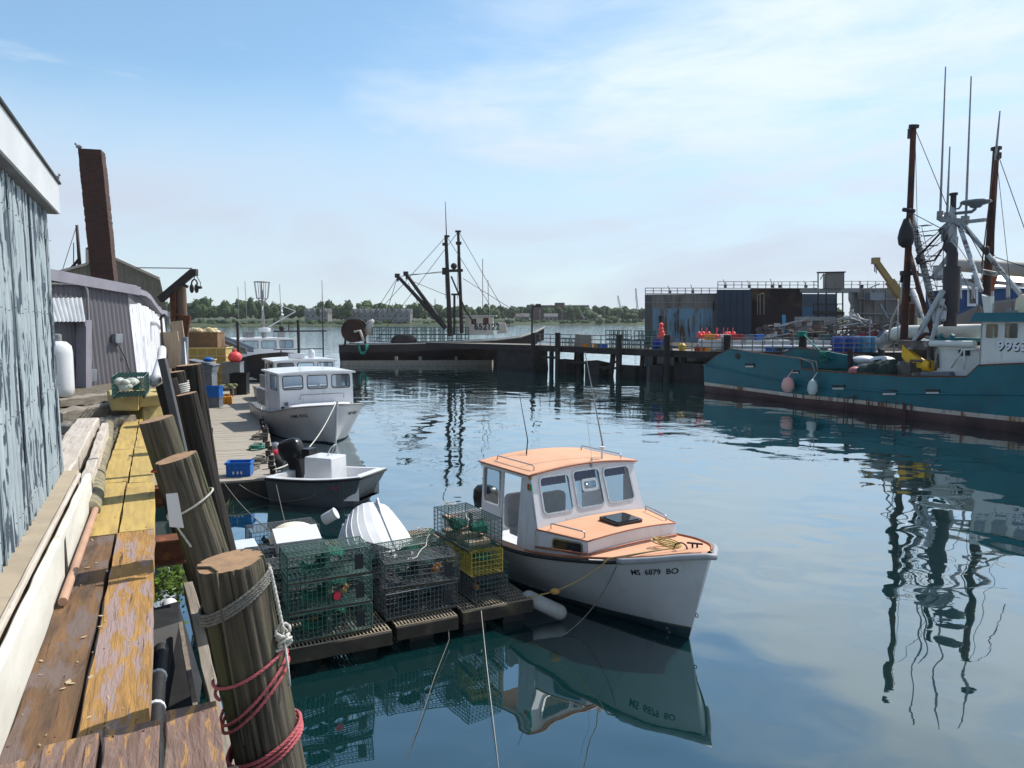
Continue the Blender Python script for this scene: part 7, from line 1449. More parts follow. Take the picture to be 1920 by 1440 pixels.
mb = MB(); c = Q(1383, 668, 0); d1 = Q(1387, 668, 0) - c; mb.T = Matrix.Translation(c - GP * .03); mb.tube([(0, 0, 0), tuple(GP * .05)], .19, 14); gp(mb, 'hawse_hole', m_black)
# rust weeps below the stripe
mb = MB(); rr_ = random.Random(2)
for i in range(26):
    x = rr_.uniform(1480, 1720); p = Qx(x, 740, -.012); zt_ = lin(s1x, s1z, p[0]) + rr_.uniform(-.02, .25); w_ = rr_.uniform(.012, .06); ln_ = rr_.uniform(.2, .8)
    A_ = GA + GP * -.015; f = lambda d, z: A_ + GG * d + Vector((0, 0, z)); mb.add([f(p[0] - w_, zt_), f(p[0] + w_, zt_), f(p[0] + w_ * .4, zt_ - ln_), f(p[0] - w_ * .4, zt_ - ln_)], [(0, 1, 2, 3)])
tag(gp(mb, 'rust_stain', m_rmast), kind='stuff')
# fenders on the near side
for (x, y0, y1, r_, m, lb) in ((1477, 707, 736, .36, mat('faded_pink_buoy', (.62, .30, .26), (.58, .40, .36), .6, 1.5), 'faded pink round fender hanging on the teal hull'), (1523, 712, 741, .27, mat('grey_white_buoy', (.50, .54, .52), (.42, .46, .44), .6, 3), 'pale grey long fender hanging on the teal hull')):
    a = Q(x, y1, -.4); b = Q(x, y0, -.4); h_ = b.z - a.z; mb = MB(); mb.lathe([(.02, 0), (r_ * .6, .06 * h_), (r_, .3 * h_), (r_ * .97, .6 * h_), (r_ * .7, .88 * h_), (.08, h_), (.02, h_ * 1.04)], 16, a); mb.tube([b, b + Vector((.1, .1, .4)) + GP * .3], .03, 5); single(mb, 'fender', m, lb, 'fender', 'fenders on the green trawler', smooth=40)
# inner far bulwark and stern well
mb = MB(); q = [Q(1468, 665, 4.6), Q(1485, 658, 4.6), Q(1545, 658, 4.6), Q(1600, 668, 4.6), Q(1600, 690, 4.6), Q(1468, 690, 4.6)]; mb.prism(q, (0, 0, 0), GP * .15); gp(mb, 'far_bulwark', m_teal)
# wheelhouse
wx0 = Qx(1838, 640, .35)[0]; W0 = .35
def wq(px, py): return Q(px, py, W0)
zt_w = wq(1838, 603).z; zb_w = wq(1838, 690).z
mb = MB()
A0 = GA + GP * W0 + GG * wx0
def loc(d, o, z): return GA + GG * d + GP * o + Vector((0, 0, z))
P00, P10 = loc(wx0, W0, zb_w - .1), loc(wx0 + 5.5, W0, zb_w - .1); P11, P01 = loc(wx0 + 5.5, W0, zt_w), loc(wx0, W0, zt_w)
def uv(px, py): d, z = Qx(px, py, W0); return ((d - wx0) / 5.5, (z - zb_w + .1) / (zt_w - zb_w + .1))
h1 = (*uv(1848, 634), *uv(1873, 607)); h2 = (*uv(1883, 634), *uv(1911, 606)); h3 = (h2[0] + (h2[0] - h1[0]) * 1.02, h2[1], h2[2] + (h2[2] - h1[2]) * 1.02, h2[3])
im = lambda p: Gi @ Vector(p)
gnd = Gi.to_3x3()
wall_panel(im(P00), im(P10), im(P11), im(P01), [h1, h2, h3], .08, gnd @ -GP, gt, m_wh, m_wh, m_tint, 'wheelhouse_wall', fw=.06, rr=.07)
Wb = GB - .7
wall_panel(im(loc(wx0, Wb, zb_w - .1)), im(P00), im(P01), im(loc(wx0, Wb, zt_w)), [(.55, .55, .85, .88)], .08, gnd @ -GG, gt, m_wh, m_wh, m_tint, 'wheelhouse_end', fw=.05, rr=.06)
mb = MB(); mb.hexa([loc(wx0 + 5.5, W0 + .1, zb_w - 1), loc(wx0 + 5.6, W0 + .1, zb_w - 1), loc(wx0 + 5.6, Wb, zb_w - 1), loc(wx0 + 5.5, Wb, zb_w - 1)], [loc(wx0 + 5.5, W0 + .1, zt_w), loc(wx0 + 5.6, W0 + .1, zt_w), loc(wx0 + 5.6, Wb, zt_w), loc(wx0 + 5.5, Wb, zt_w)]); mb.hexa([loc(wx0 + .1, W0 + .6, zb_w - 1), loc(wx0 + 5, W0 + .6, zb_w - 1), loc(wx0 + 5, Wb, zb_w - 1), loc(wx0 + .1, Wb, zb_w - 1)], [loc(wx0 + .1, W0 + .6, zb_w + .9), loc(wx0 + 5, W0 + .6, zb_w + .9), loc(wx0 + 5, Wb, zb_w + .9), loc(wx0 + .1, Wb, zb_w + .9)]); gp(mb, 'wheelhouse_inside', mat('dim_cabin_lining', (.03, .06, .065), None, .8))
mb = MB(); mb.hexa([loc(wx0 - .35, W0 - .3, zt_w + .003), loc(wx0 + 6.2, W0 - .3, zt_w + .003), loc(wx0 + 6.2, Wb + .3, zt_w + .003), loc(wx0 - .35, Wb + .3, zt_w + .003)], [loc(wx0 - .2, W0 - .2, zt_w + .40), loc(wx0 + 6.2, W0 - .2, zt_w + .40), loc(wx0 + 6.2, Wb + .2, zt_w + .40), loc(wx0 - .2, Wb + .2, zt_w + .40)]); gp(mb, 'wheelhouse_roof', m_teal)
for dx, m, o in ((.045, m_black, .012), (0, m_white_clean, .02)):
    c = wq(1869, 656) - GP * o + GG * dx - Vector((0, 0, dx)); x = text('996387', .58, 'hull_number', m, None, frame(c, GG, (0, 0, 1)), .004, 1.15); x.data.transform(Gi); x.parent = gt
mb = MB(); c = wq(1860, 622) + GP * .6; mb.cbox(c, (.35, .35, .5)); mb.ball(c + Vector((0, 0, .45)), .18, 8, 6); gp(mb, 'helm_gear', m_white)
# lower deckhouse, stair rail and pipes
mb = MB(); q = [Q(1757, 706, .9), Q(1842, 706, .9), Q(1842, 655, .9), Q(1757, 655, .9)]; mb.prism(q, (0, 0, 0), GP * 3.6); gp(mb, 'deckhouse', m_wh)
mb = MB(); q = [Q(1797, 667, .86), Q(1818, 667, .86), Q(1818, 645, .86), Q(1797, 645, .86)]; mb.prism(q, (0, 0, 0), GP * .03); gp(mb, 'deckhouse_window', m_black)
mb = MB(); q = [Q(1755, 655, .8), Q(1845, 656, .8), Q(1845, 651, .8), Q(1755, 650, .8)]; mb.prism(q, (0, 0, 0), GP * 3.8); gp(mb, 'deckhouse_roof', m_wh)
mb = MB(); mb.tube([Q(1783, 690, .6), Q(1805, 656, .6), Q(1836, 654, .6)], .05, 6); mb.tube([Q(1808, 656, .6), Q(1808, 692, .6)], .04, 6); mb.tube([Q(1790, 672, .6), Q(1808, 672, .6)], .03, 5); gp(mb, 'stair_rail', m_wh, smooth=True)
mb = MB(); mb.tube([Q(1745, 644, .7), Q(1828, 645, .7)], .16, 10); gp(mb, 'white_pipe', m_wh, smooth=40)
mb = MB(); mb.tube([Q(1762, 640, 1.0), Q(1762, 632, 1.0), Q(1768, 628, 1)], .12, 8); mb.tube([Q(1780, 638, 1), Q(1788, 628, 1)], .12, 8); q = [Q(1762, 640, 1.5), Q(1834, 641, 1.5), Q(1834, 634, 1.5), Q(1762, 633, 1.5)]; mb.prism(q, (0, 0, 0), GP * 1.5); gp(mb, 'vent_row', m_teal)
mb = MB(); c_ = [Q(x, y, 4.2) for x, y in ((1700, 636), (1682, 636), (1664, 643), (1655, 655))]; mb.tube([Q(1690, 622, 4.2), Q(1850, 621, 4.2)], [.36, .38], 14); mb.tube([Q(1850, 621, 4.2), Q(1695, 622, 4.2), Q(1680, 625, 4.2), Q(1668, 633, 4.2)], [.38, .36, .36, .36], 14); gp(mb, 'suction_pipe', m_wh, smooth=True)
mb = MB(); mb.tube([Q(1672, 629, 4.2), Q(1664, 637, 4.2), Q(1656, 642, 4.2), Q(1651, 646, 4.2)], [.42, .40, .34, .40], 14); gp(mb, 'hose_end', m_grey, smooth=True)
# masts and rig (amidships)
C_ = 2.9
mb = MB(); mb.tube([Q(1694, 650, 2.2), Q(1703, 470, 2.2), Q(1713, 236, 2.2)], [.20, .17, .14], 10); gp(mb, 'rusty_mast', m_rmast, smooth=40)
mb = MB(); mb.tube([Q(1713, 240, 2.2), Q(1714, 234, 2.2)], .26, 8); mb.cbox(Q(1709, 250, 2.2), (.28, .28, .5)); mb.cbox(Q(1704, 512, 2.2), (.8, .3, .22)); mb.beam(Q(1692, 512, 2.2), Q(1690, 530, 2.2), .12, .12); gp(mb, 'mast_cap', m_darksteel)
mb = MB(); mb.tube([Q(1848, 575, 4.3), Q(1855, 470, 4.3), Q(1868, 278, 4.3)], [.21, .19, .15], 10); mb.tube([Q(1866, 285, 4.1), Q(1862, 480, 4.1)], .05, 5); gp(mb, 'rusty_mast', m_rmast, smooth=40)
mb = MB(); mb.tube([Q(1868, 281, 4.3), Q(1868, 276, 4.3)], .25, 8); mb.cbox(Q(1872, 292, 4.3), (.2, .2, .3)); gp(mb, 'mast_cap', m_darksteel)
m_mastw = mat('flaking_white_mast', (.44, .45, .46), (.34, .35, .36), .6, 1, c3=(.12, .09, .08), s3=2, lo3=.54, hi3=.62)
mb = MB(); mb.tube([Q(1782, 600, C_), Q(1785, 470, C_), Q(1786, 412, C_), Q(1787, 380, C_)], [.30, .26, .2, .12], 10); gp(mb, 'centre_mast', m_mastw, smooth=40)
mb = MB(); mb.tube([Q(1787, 392, C_), Q(1788, 362, C_)], .14, 8); mb.tube([Q(1788, 366, C_), Q(1788, 362, C_)], .2, 8); gp(mb, 'mast_light', m_darksteel)
m_stack = mat('dark_exhaust_stack', (.045, .035, .04), (.03, .025, .028), .6, 1.5, c3=(.09, .05, .04), s3=1, lo3=.6, hi3=.75)
mb = MB(); mb.tube([Q(1781, 612, 1.9), Q(1782, 585, 1.9)], .30, 12); mb.tube([Q(1782, 586, 1.9), Q(1785, 500, 1.9)], .38, 14); mb.tube([Q(1785, 500, 1.9), Q(1786, 476, 1.9), Q(1784, 470, 1.9), Q(1776, 461, 1.9)], .25, 12); gp(mb, 'exhaust_stack', m_stack, smooth=40)
mb = MB()
for a, b, r_, o0, o1 in (((1796, 414), (1840, 545), .11, C_, .7), ((1800, 414), (1920, 560), .12, C_, C_), ((1708, 402), (1758, 610), .17, C_, C_), ((1779, 480), (1750, 518), .12, C_, C_), ((1781, 490), (1768, 600), .13, C_, 1.2), ((1768, 545), (1712, 645), .14, 1.2, 1.2), ((1712, 545), (1752, 640), .13, 4.6, 1.4), ((1768, 560), (1745, 645), .11, 1.2, 1.2)): mb.tube([Q(*a, o0), Q(*b, o1)], r_, 8)
mb.tube([Q(1715, 512, C_), Q(1745, 520, C_), Q(1770, 522, C_)], .10, 6); mb.tube([Q(1828, 506, C_), Q(1868, 514, C_)], .12, 8); gp(mb, 'gantry_strut', m_mastw, smooth=40)
mb = MB(); mb.tube([Q(1705, 475, 2.2), Q(1728, 560, 1.8), Q(1752, 636, 1.4)], .12, 8); mb.tube([Q(1749, 627, 1.2), Q(1735, 626, 1.2), Q(1718, 640, 1.2)], .10, 6); gp(mb, 'rusty_brace', m_rmast, smooth=True)
mb = MB(); mb.beam(Q(1762, 407, C_), Q(1770, 412, C_), .25, .3); mb.beam(Q(1768, 411, C_), Q(1812, 416, C_), .4, .28); mb.beam(Q(1812, 416, C_), Q(1848, 412, C_), .2, .16); mb.tube([Q(1762, 412, C_), Q(1763, 396, C_)], .16, 8); mb.tube([Q(1774, 410, C_), Q(1775, 398, C_)], .12, 8); mb.tube([Q(1809, 415, C_), Q(1810, 405, C_)], .2, 8); mb.tube([Q(1776, 392, C_), Q(1777, 386, C_)], .06, 6); mb.tube([Q(1789, 392, C_), Q(1798, 391, C_), Q(1802, 385, C_), Q(1802, 381, C_)], .05, 6); mb.beam(Q(1782, 420, C_), Q(1764, 436, C_), .3, .3); mb.cbox(Q(1778, 438, C_), (.5, .4, .7)); mb.cbox(Q(1783, 452, C_), (.5, .4, .4)); gp(mb, 'crosstree', m_grey)
mb = MB(); c = Q(1830, 379, C_); mb.lathe([(.01, .14), (.62, .08), (.70, .0), (.62, -.06), (.3, -.16), (.22, -.26), (.01, -.26)], 20, c); mb.tube([c - Vector((0, 0, .2)), Q(1828, 392, C_), Q(1822, 397, C_), Q(1792, 400, C_)], .08, 8); gp(mb, 'satellite_dish', m_greypl, smooth=True)
for a, b in (((1763, 398), (1773, 125)), ((1811, 405), (1821, 143)), ((1866, 300), (1875, 208)), ((1776, 398), (1781, 275))):
    mb = MB(); mb.tube([Q(*a, C_), Q(*b, C_)], [.06, .03], 6); gp(mb, 'whip_aerial', m_grey)
mb = MB()
for a, b in (((1715, 240), (1775, 385)), ((1872, 292), (1925, 440)), ((1711, 400), (1764, 428)), ((1718, 436), (1766, 430)), ((1716, 470), (1768, 428)), ((1718, 480), (1776, 448)), ((1724, 500), (1780, 455)), ((1864, 300), (1840, 500)), ((1810, 425), (1850, 500)), ((1866, 482), (1920, 500)), ((1706, 420), (1700, 640)), ((1770, 430), (1768, 500))): mb.tube([Q(*a, 2.6), Q(*b, 2.6)], .022, 4)
mb.tube([Q(1776, 440, 2.4), Q(1768, 465, 2.4), Q(1752, 488, 2.4), Q(1735, 491, 2.4)], .05, 6); mb.tube([Q(1764, 436, 2.4), Q(1740, 462, 2.4), Q(1716, 486, 2.4)], .05, 6); gp(mb, 'rigging', m_darksteel, smooth=True)
mb = MB()
for k in range(9):
    f = k / 8; c = Q(1711 + 44 * f, 425 + 150 * f, C_); c = c + GG * .3
    mb.tube([c, c + GG * .55, c + GG * .6 + GP * .3, c + GP * .3], .025, 5)
gp(mb, 'ladder_rungs', m_grey)
mb = MB(); c = Q(1699, 440, 1.6); mb.lathe([(.03, .85), (.15, .8), (.33, .25), (.40, -.15), (.34, -.5), (.15, -.66), (.02, -.68)], 14, c); mb.tube([c + Vector((0, 0, .8)), Q(1701, 405, 1.8), Q(1706, 395, 2)], .05, 6); mb.tube([Q(1694, 393, 1.8), Q(1714, 396, 1.8)], .12, 6); gp(mb, 'hanging_float', m_black, smooth=True)
mb = MB(); mb.tube([Q(1692, 530, 2.2), Q(1690, 560, 2.2), Q(1672, 600, 2.8), Q(1664, 640, 3.4)], .05, 6); mb.tube([Q(1684, 560, 2.2), Q(1683, 640, 2.4)], .03, 5); gp(mb, 'slack_line', m_rope_w, smooth=True)
# yellow hose chute, winches, nets on the after deck
m_yellow = mat('yellow_paint', (.72, .40, .01), (.62, .33, .01), .5, 2, c3=(.2, .1, .03), s3=2, lo3=.68, hi3=.76)
mb = MB(); ya = [Q(x, y, .9) for x, y in ((1691, 657), (1700, 668), (1716, 678), (1730, 684), (1741, 690))]; wd = [.30, .34, .26, .20, .16]
rings = [[p + Vector((0, 0, w_)), p + GP * .3 + Vector((0, 0, w_)), p + GP * .3 - Vector((0, 0, w_)), p - Vector((0, 0, w_))] for p, w_ in zip(ya, wd)]; mb.loft(rings); gp(mb, 'yellow_chute', m_yellow)
mb = MB(); mb.tube([Q(1741, 686, .9) + GG * -.2, Q(1741, 686, .9) + GG * .15], .3, 14); mb.tube([Q(1712, 690, 1.1), Q(1718, 690, 1.1)], .28, 12); gp(mb, 'winch_drum', m_yellow, smooth=40)
mb = MB(); mb.tube([Q(1706, 686, .7), Q(1708, 676, .7), Q(1728, 677, .7), Q(1730, 686, .7)], .07, 6); mb.cbox(Q(1716, 694, 1.4), (1.2, 1.2, .8)); mb.beam(Q(1690, 646, 1.2), Q(1752, 648, 1.2), .5, .45); mb.cbox(Q(1722, 662, 2.2), (1.1, 1.1, 1.0)); mb.tube([Q(1755, 648, .8), Q(1757, 690, .8)], .10, 6); mb.tube([Q(1741, 650, .8), Q(1742, 690, .8)], .08, 6); gp(mb, 'winch', mat('grimy_winch_steel', (.12, .10, .085), (.05, .042, .04), .7, 2, bump=.3, c3=(.35, .33, .28), s3=1.6, lo3=.56, hi3=.64), smooth=40)
mb = MB(); q = [Q(1726, 707, .5), Q(1782, 707, .5), Q(1778, 697, .5), Q(1726, 697, .5)]; mb.prism(q, (0, 0, 0), GP * 2); gp(mb, 'deck_box', m_greypl)
mb = MB(); r12 = random.Random(9)
for (x, y, s_) in ((1632, 700, .8), (1650, 694, .7), (1676, 697, .8), (1688, 700, .6), (1664, 700, .7)): mb.ball(Q(x, y, 1.6), s_, 9, 7, 1, 1, .75)
mb.v = [(p[0] + r12.uniform(-.06, .06), p[1] + r12.uniform(-.06, .06), p[2] + r12.uniform(-.09, .09)) for p in mb.v]; single(mb, 'net_heap', mat('black_net', (.012, .018, .018), (.025, .05, .045), .95, 6, bump=.6), 'black net heap on the after deck of the green trawler', 'net', smooth=True)
mb = MB()
for i in range(16):
    a = Q(1580 + i * 7 + r12.uniform(-6, 6), 703, 1.2 + r12.random()); b = a + GG * r12.uniform(.5, 2) + Vector((0, 0, r12.uniform(.3, .9))); mb.tube([a, a.lerp(b, .5) + Vector((0, 0, .25)), b], .035, 5)
single(mb, 'cable_tangle', m_galv, 'tangle of pale wires and ropes over the black nets', 'ropes', smooth=True)
mb = MB(); mb.ball(Q(1603, 697, 1.1), .32, 12, 8, 1.1, 1, .9); single(mb, 'pink_tub', mat('dull_pink_plastic', (.42, .13, .14), None, .6), 'dull pink tub on the after deck of the green trawler', 'tub', smooth=True)
for i, (x, y) in enumerate(((1621, 675), (1655, 676))):
    mb = MB(); mb.ball(Q(x, y, 4.0), .62, 12, 8, 1.2, 1, .42); single(mb, 'pale_canvas', m_white, ('pale canvas bundle on the far rail, nearer the stern', 'pale canvas bundle on the far rail, nearer the wheelhouse')[i], 'bundle', smooth=True)
mb = MB(); mb.tube([Q(1594, 692, 3.2), Q(1594, 655, 3.2)], .16, 8); gp(mb, 'bollard_post', m_darksteel)
mb = MB(); r13 = random.Random(4); cols = [(1480 + i * 9, 670 + i * 1.2) for i in range(7)]
mb.tube([Q(1545, 668, 4.4) + Vector((.25 * math.cos(k * .8), .2 * math.sin(k * .8), .3 * math.sin(k * .53))) for k in range(40)], .05, 5); single(mb, 'rope_coil', m_rope_t, 'turquoise rope tangle on the stern rail of the green trawler', 'rope', smooth=True)
mb = MB(); mb.tube(sag(Q(1368, 653, 0), Q(1500, 672, 0), .05) + [Q(1522, 680, -.05), Q(1527, 695, -.08), Q(1529, 706, -.1)], .028, 6); mb.tube(sag(Q(1380, 654, .2), Q(1500, 672, .1), .04) + [Q(1530, 678, -.05), Q(1534, 700, -.1)], .025, 6); single(mb, 'rope_bundle', m_rope_g, 'weathered ropes lying along the stern bulwark of the green trawler', 'rope', smooth=True)
for i in range(1): pass
# ============================================================ floating drydock and yard behind the pier
DY = 92.0
def D(px, py, dy=0.0): return PY(px, py, DY + dy)
m_dry = mat('grey_drydock_steel', (.20, .185, .17), (.145, .135, .125), .8, .35, c3=(.09, .06, .045), s3=.5, lo3=.58, hi3=.72, st3=(1.5, 1.5, .35)); m_dryblue = mat('pale_blue_patch', (.15, .27, .35), (.12, .21, .28), .8, .4, c3=(.16, .09, .05), s3=.6, lo3=.54, hi3=.62, st3=(2, 2, .3))
m_navy = mat('navy_panel', (.028, .045, .075), (.022, .036, .06), .7, .5); m_rustwall = mat('rust_eaten_wall', (.115, .07, .045), (.05, .028, .022), .9, .35, bump=.3, c3=(.02, .014, .014), s3=.22, lo3=.45, hi3=.6); m_black2 = mat('black_tarred_wall', (.018, .013, .015), (.035, .02, .018), .8, .4)
dd = thing('drydock', 'rusty grey floating drydock wall with a navy panel, a bridge and railings', 'drydock', D(1300, 655))
def dpanel(name, pts, m, dy, th=6.0, **k): mb = MB(); mb.prism([D(x, y, dy) for x, y in pts], (0, 0, 0), (th * .25, th, 0)); return wpart(mb, name, m, dd, **k)
dpanel('wing_wall', [(1209, 690), (1345, 690), (1345, 551), (1209, 552)], m_dry, 0)
dpanel('blue_patch', [(1224, 660), (1336, 640), (1336, 579), (1224, 578)], m_dryblue, -.06, .05)
mb = MB(); r14 = random.Random(6)
for i in range(40):
    x = r14.choice((r14.uniform(1262, 1282), r14.uniform(1222, 1335))); y = r14.uniform(578, 622); w_ = r14.uniform(.3, 1.6); h_ = r14.uniform(5, 30); mb.prism([D(x, y, -.12), D(x + w_, y, -.12), D(x + w_ * .7, y + h_, -.12), D(x + w_ * .2, y + h_, -.12)], (0, 0, 0), (0, .05, 0))
wpart(mb, 'rust_streak', m_rust, dd)
dpanel('painted_corner_shadow', [(1209, 690), (1222, 690), (1222, 556), (1209, 554)], mat('dark_grey_corner_shade', (.09, .085, .085), None, .8), -.05, .04)  # flat dark strip on the wall front, its colour stands in for corner shade
dpanel('navy_panel', [(1345, 690), (1408, 690), (1408, 543), (1345, 543)], m_navy, -1.0)
dpanel('rusty_wall', [(1408, 690), (1504, 690), (1504, 541), (1408, 541)], m_rustwall, .3)
dpanel('tarred_plate', [(1411, 690), (1503, 690), (1503, 576), (1470, 570), (1440, 574), (1411, 562)], m_black2, .22, .05)
dpanel('bridge_girder', [(1500, 548), (1612, 548), (1612, 541), (1500, 541)], m_grey, .1, 3)
dpanel('blue_grey_tank', [(1504, 690), (1568, 690), (1568, 551), (1504, 551)], mat('blue_grey_steel', (.15, .19, .25), (.12, .16, .21), .7, .5), 5, 3)
dpanel('light_blue_plate', [(1504, 596), (1526, 596), (1526, 576), (1504, 576)], mat('sky_blue_paint', (.13, .27, .45), None, .7), 4.9, .05)
dpanel('far_wing_wall', [(1608, 690), (1720, 690), (1720, 541), (1608, 541), (1608, 560), (1612, 570)], m_dry, .2)
dpanel('control_cabin', [(1549, 541), (1582, 541), (1582, 511), (1549, 512)], m_dry, -.4, 2.5)
mb = MB()
for x in (1534, 1549, 1582): mb.tube([D(x, 541, -.3), D(x, 511, -.3)], .08, 5)
mb.beam(D(1532, 511, -.4), D(1585, 510, -.4), .3, .15); mb.tube([D(1536, 512, -.3), D(1545, 512, -.3), D(1538, 524, -.3)], .06, 5)
for x in (1534, 1549, 1568, 1580): mb.tube([D(x, 548, -.3), D(x, 610 if x < 1560 else 690, -.3)], .09, 5)
mb.beam(D(1525, 586, -.5), D(1582, 588, -.5), .4, .4); mb.tube([D(1525, 570, -.6), D(1550, 570, -.6), D(1580, 570, -.6)], .05, 5); mb.tube([D(1525, 570, -.6), D(1525, 586, -.6)], .05, 5); wpart(mb, 'frame', m_darksteel, dd)
for (x0, x1, yb_, yt_, dy) in ((1210, 1345, 551, 540, -.1), (1346, 1534, 541, 528, -.8), (1582, 1720, 541, 527, .2)):
    mb = MB()
    for f in (0, .5, 1): mb.tube([D(x0, yt_ + (yb_ - yt_) * f * .95, dy), D(x1, yt_ + (yb_ - yt_) * f * .95, dy)], .05, 4)
    x = x0
    while x <= x1: mb.tube([D(x, yb_, dy), D(x, yt_, dy)], .05, 4); x += 15
    wpart(mb, 'railing', m_galv, dd)
mb = MB()
for x, y, h_ in ((1256, 551, 9), (1299, 551, 10), (1360, 541, 10), (1405, 541, 9), (1448, 541, 11), (1462, 541, 8), (1511, 541, 9), (1616, 541, 9), (1667, 541, 12)): mb.cbox(D(x, y - h_ * .4, .4), (.28, .3, h_ * .05)); mb.tube([D(x, y - h_ * .5, .4), D(x - 4, y - h_ * 1.7, .4)], .04, 4)
wpart(mb, 'deck_gear', m_darksteel, dd)
mb = MB()
for x in (1425, 1432): mb.tube([D(x, 550, -.1), D(x, 590, -.1)], .08, 5)
mb.tube([D(1420, 590, -.1), D(1420, 553, -.1), D(1432, 550, -.1)], .08, 5); wpart(mb, 'ladder', m_greywood, dd)
mb = MB(); q = D(1640, 556, -1.2); mb.cbox(q, (1.7, 1.4, .9)); mb.beam(D(1632, 552, -1.8), D(1632, 540, -1.8), .1, .1); mb.beam(D(1648, 552, -1.8), D(1648, 540, -1.8), .1, .1); mb.beam(D(1631, 540, -1.8), D(1649, 532, -1.8), .12, .12); mb.beam(D(1650, 570, -1.8), D(1664, 596, -1.8), .25, .25); wpart(mb, 'access_cage', m_galv, dd)
# yard clutter in front of the drydock
YY = 74.0
def Yp(px, py, dy=0.0): return PY(px, py, YY + dy)
mb = MB(); mb.hexa([Yp(1200, 690, -8) * 1, Yp(1960, 690, -8), Yp(1960, 690, 16), Yp(1200, 690, 16)], [Yp(1200, 655, -8), Yp(1960, 655, -8), Yp(1960, 655, 16), Yp(1200, 655, 16)])
zz_ = 2.25; mb = MB(); mb.hexa([(16, 67, -.5), (60, 67, -.5), (60, 90, -.5), (16, 90, -.5)], [(16, 67, zz_), (60, 67, zz_), (60, 90, zz_), (16, 90, zz_)]); tag(mb.build('yard_quay', m_pier), 'dark quay of the boatyard between the pier and the drydock', 'quay')
m_scrap = [mat('scrap_pale', (.42, .42, .42), (.3, .3, .31), .6, 1), mat('scrap_dark', (.05, .045, .045), (.1, .09, .085), .7, 1), mat('scrap_rust', (.14, .07, .045), (.09, .06, .05), .8, 1)]
mb = MB(); r15 = random.Random(21)
for i in range(330):
    x = r15.uniform(1425, 1700); base = r15.uniform(606, 650); p = Yp(x, base, r15.uniform(-4.5, 3)); mb.mi = r15.choice((0, 1, 1, 2))
    if r15.random() < .55:
        L_ = r15.uniform(.6, 2.8); a = r15.uniform(-.6, .6); mb.tube([p, p + Vector((L_ * math.cos(a), r15.uniform(-.6, .6), L_ * abs(math.sin(a)) * r15.uniform(.2, 1)))], r15.uniform(.025, .08), 5)
    else: s_ = r15.uniform(.1, .34); mb.T = Matrix.Translation(p) @ Matrix.Rotation(r15.uniform(0, 3), 4, 'Z'); mb.box(-s_, -s_, -s_ * .6, s_ * 1.4, s_, s_ * .8); mb.T = Matrix.Identity(4)
single(mb, 'yard_scrap', m_scrap, 'jumble of pipes, frames and gear on the boatyard quay', 'scrap', kind='stuff')
mb = MB(); r16 = random.Random(5); hub = Yp(1600, 592, 0)
for k in range(14):
    e = Yp(r16.uniform(1585, 1665), r16.uniform(596, 640), r16.uniform(-1, 1)); mb.tube([hub + Vector((r16.uniform(-.4, .4), 0, r16.uniform(-.4, .3))), e], r16.uniform(.05, .12), 5)
mb.tube([Yp(1570, 600), hub, Yp(1645, 612)], .16, 6); mb.tube([Yp(1598, 590), Yp(1599, 580)], .1, 5); single(mb, 'dredge_frame', m_scrap[0], 'collapsed frame of pale pipes beside the drydock', 'frame', smooth=True)
mb = MB(); a = Yp(1560, 605, 4); mb.hexa([Yp(1490, 640, 2), Yp(1568, 640, 2), Yp(1568, 640, 4), Yp(1490, 640, 4)], [Yp(1490, 594, 2), Yp(1568, 594, 2), Yp(1568, 594, 4), Yp(1490, 594, 4)]); single(mb, 'site_hut', m_grey, 'long low grey hut in front of the drydock', 'hut')
mb = MB(); mb.hexa([Yp(1467, 612, 0), Yp(1474, 612, 0), Yp(1474, 612, .8), Yp(1467, 612, .8)], [Yp(1466, 590, 0), Yp(1473, 590, 0), Yp(1473, 590, .8), Yp(1466, 590, .8)]); mb.v = [(p[0], p[1], p[2]) for p in mb.v]; mb.cbox(Yp(1466, 618, .3), (.45, .4, .7)); single(mb, 'gas_cabinet', m_lbar, 'small light blue cabinet standing against the tarred drydock wall', 'cabinet')
rb_ = thing('red_skip', 'dark red skip behind the blue drums with pale gear sticking out', 'skip', Yp(1627, 640, -4))
mb = MB(); mb.hexa([Yp(1614, 640, -4), Yp(1644, 640, -4), Yp(1644, 640, -2), Yp(1614, 640, -2)], [Yp(1611, 625, -4), Yp(1647, 625, -4), Yp(1647, 625, -2), Yp(1611, 625, -2)]); wpart(mb, 'bin', mat('dark_red_paint', (.22, .012, .03), None, .6), rb_)
mb = MB(); mb.beam(Yp(1642, 645, -4.5), Yp(1657, 617, -4.5), .9, .15); mb.beam(Yp(1630, 640, -4.2), Yp(1631, 595, -4.2), .12, .12); wpart(mb, 'leaning_plate', m_galv, rb_)
mc = thing('hydraulic_crane', 'tan telescopic crane boom rising left behind the rusty mast', 'crane', Yp(1700, 640))
mb = MB(); mb.beam(Yp(1700, 572, 0), Yp(1668, 527, 0), .75, .7); mb.beam(Yp(1669, 528, 0), Yp(1642, 490, 0), .5, .48); mb.cbox(Yp(1642, 489, 0), (.6, .6, .6)); wpart(mb, 'boom', mat('tan_crane_paint', (.30, .20, .08), (.22, .15, .06), .7, 1, c3=(.12, .07, .04), s3=1, lo3=.6, hi3=.7), mc)
mb = MB(); mb.tube([Yp(1640, 493, 0), Yp(1640, 510, 0)], .06, 5); mb.tube([Yp(1643, 493, 0), Yp(1643, 513, 0)], .05, 5); wpart(mb, 'hook_chain', m_grey, mc)
mb = MB(); mb.beam(Yp(1700, 640, 0), Yp(1701, 570, 0), 1.0, .9); wpart(mb, 'column', m_rust, mc)
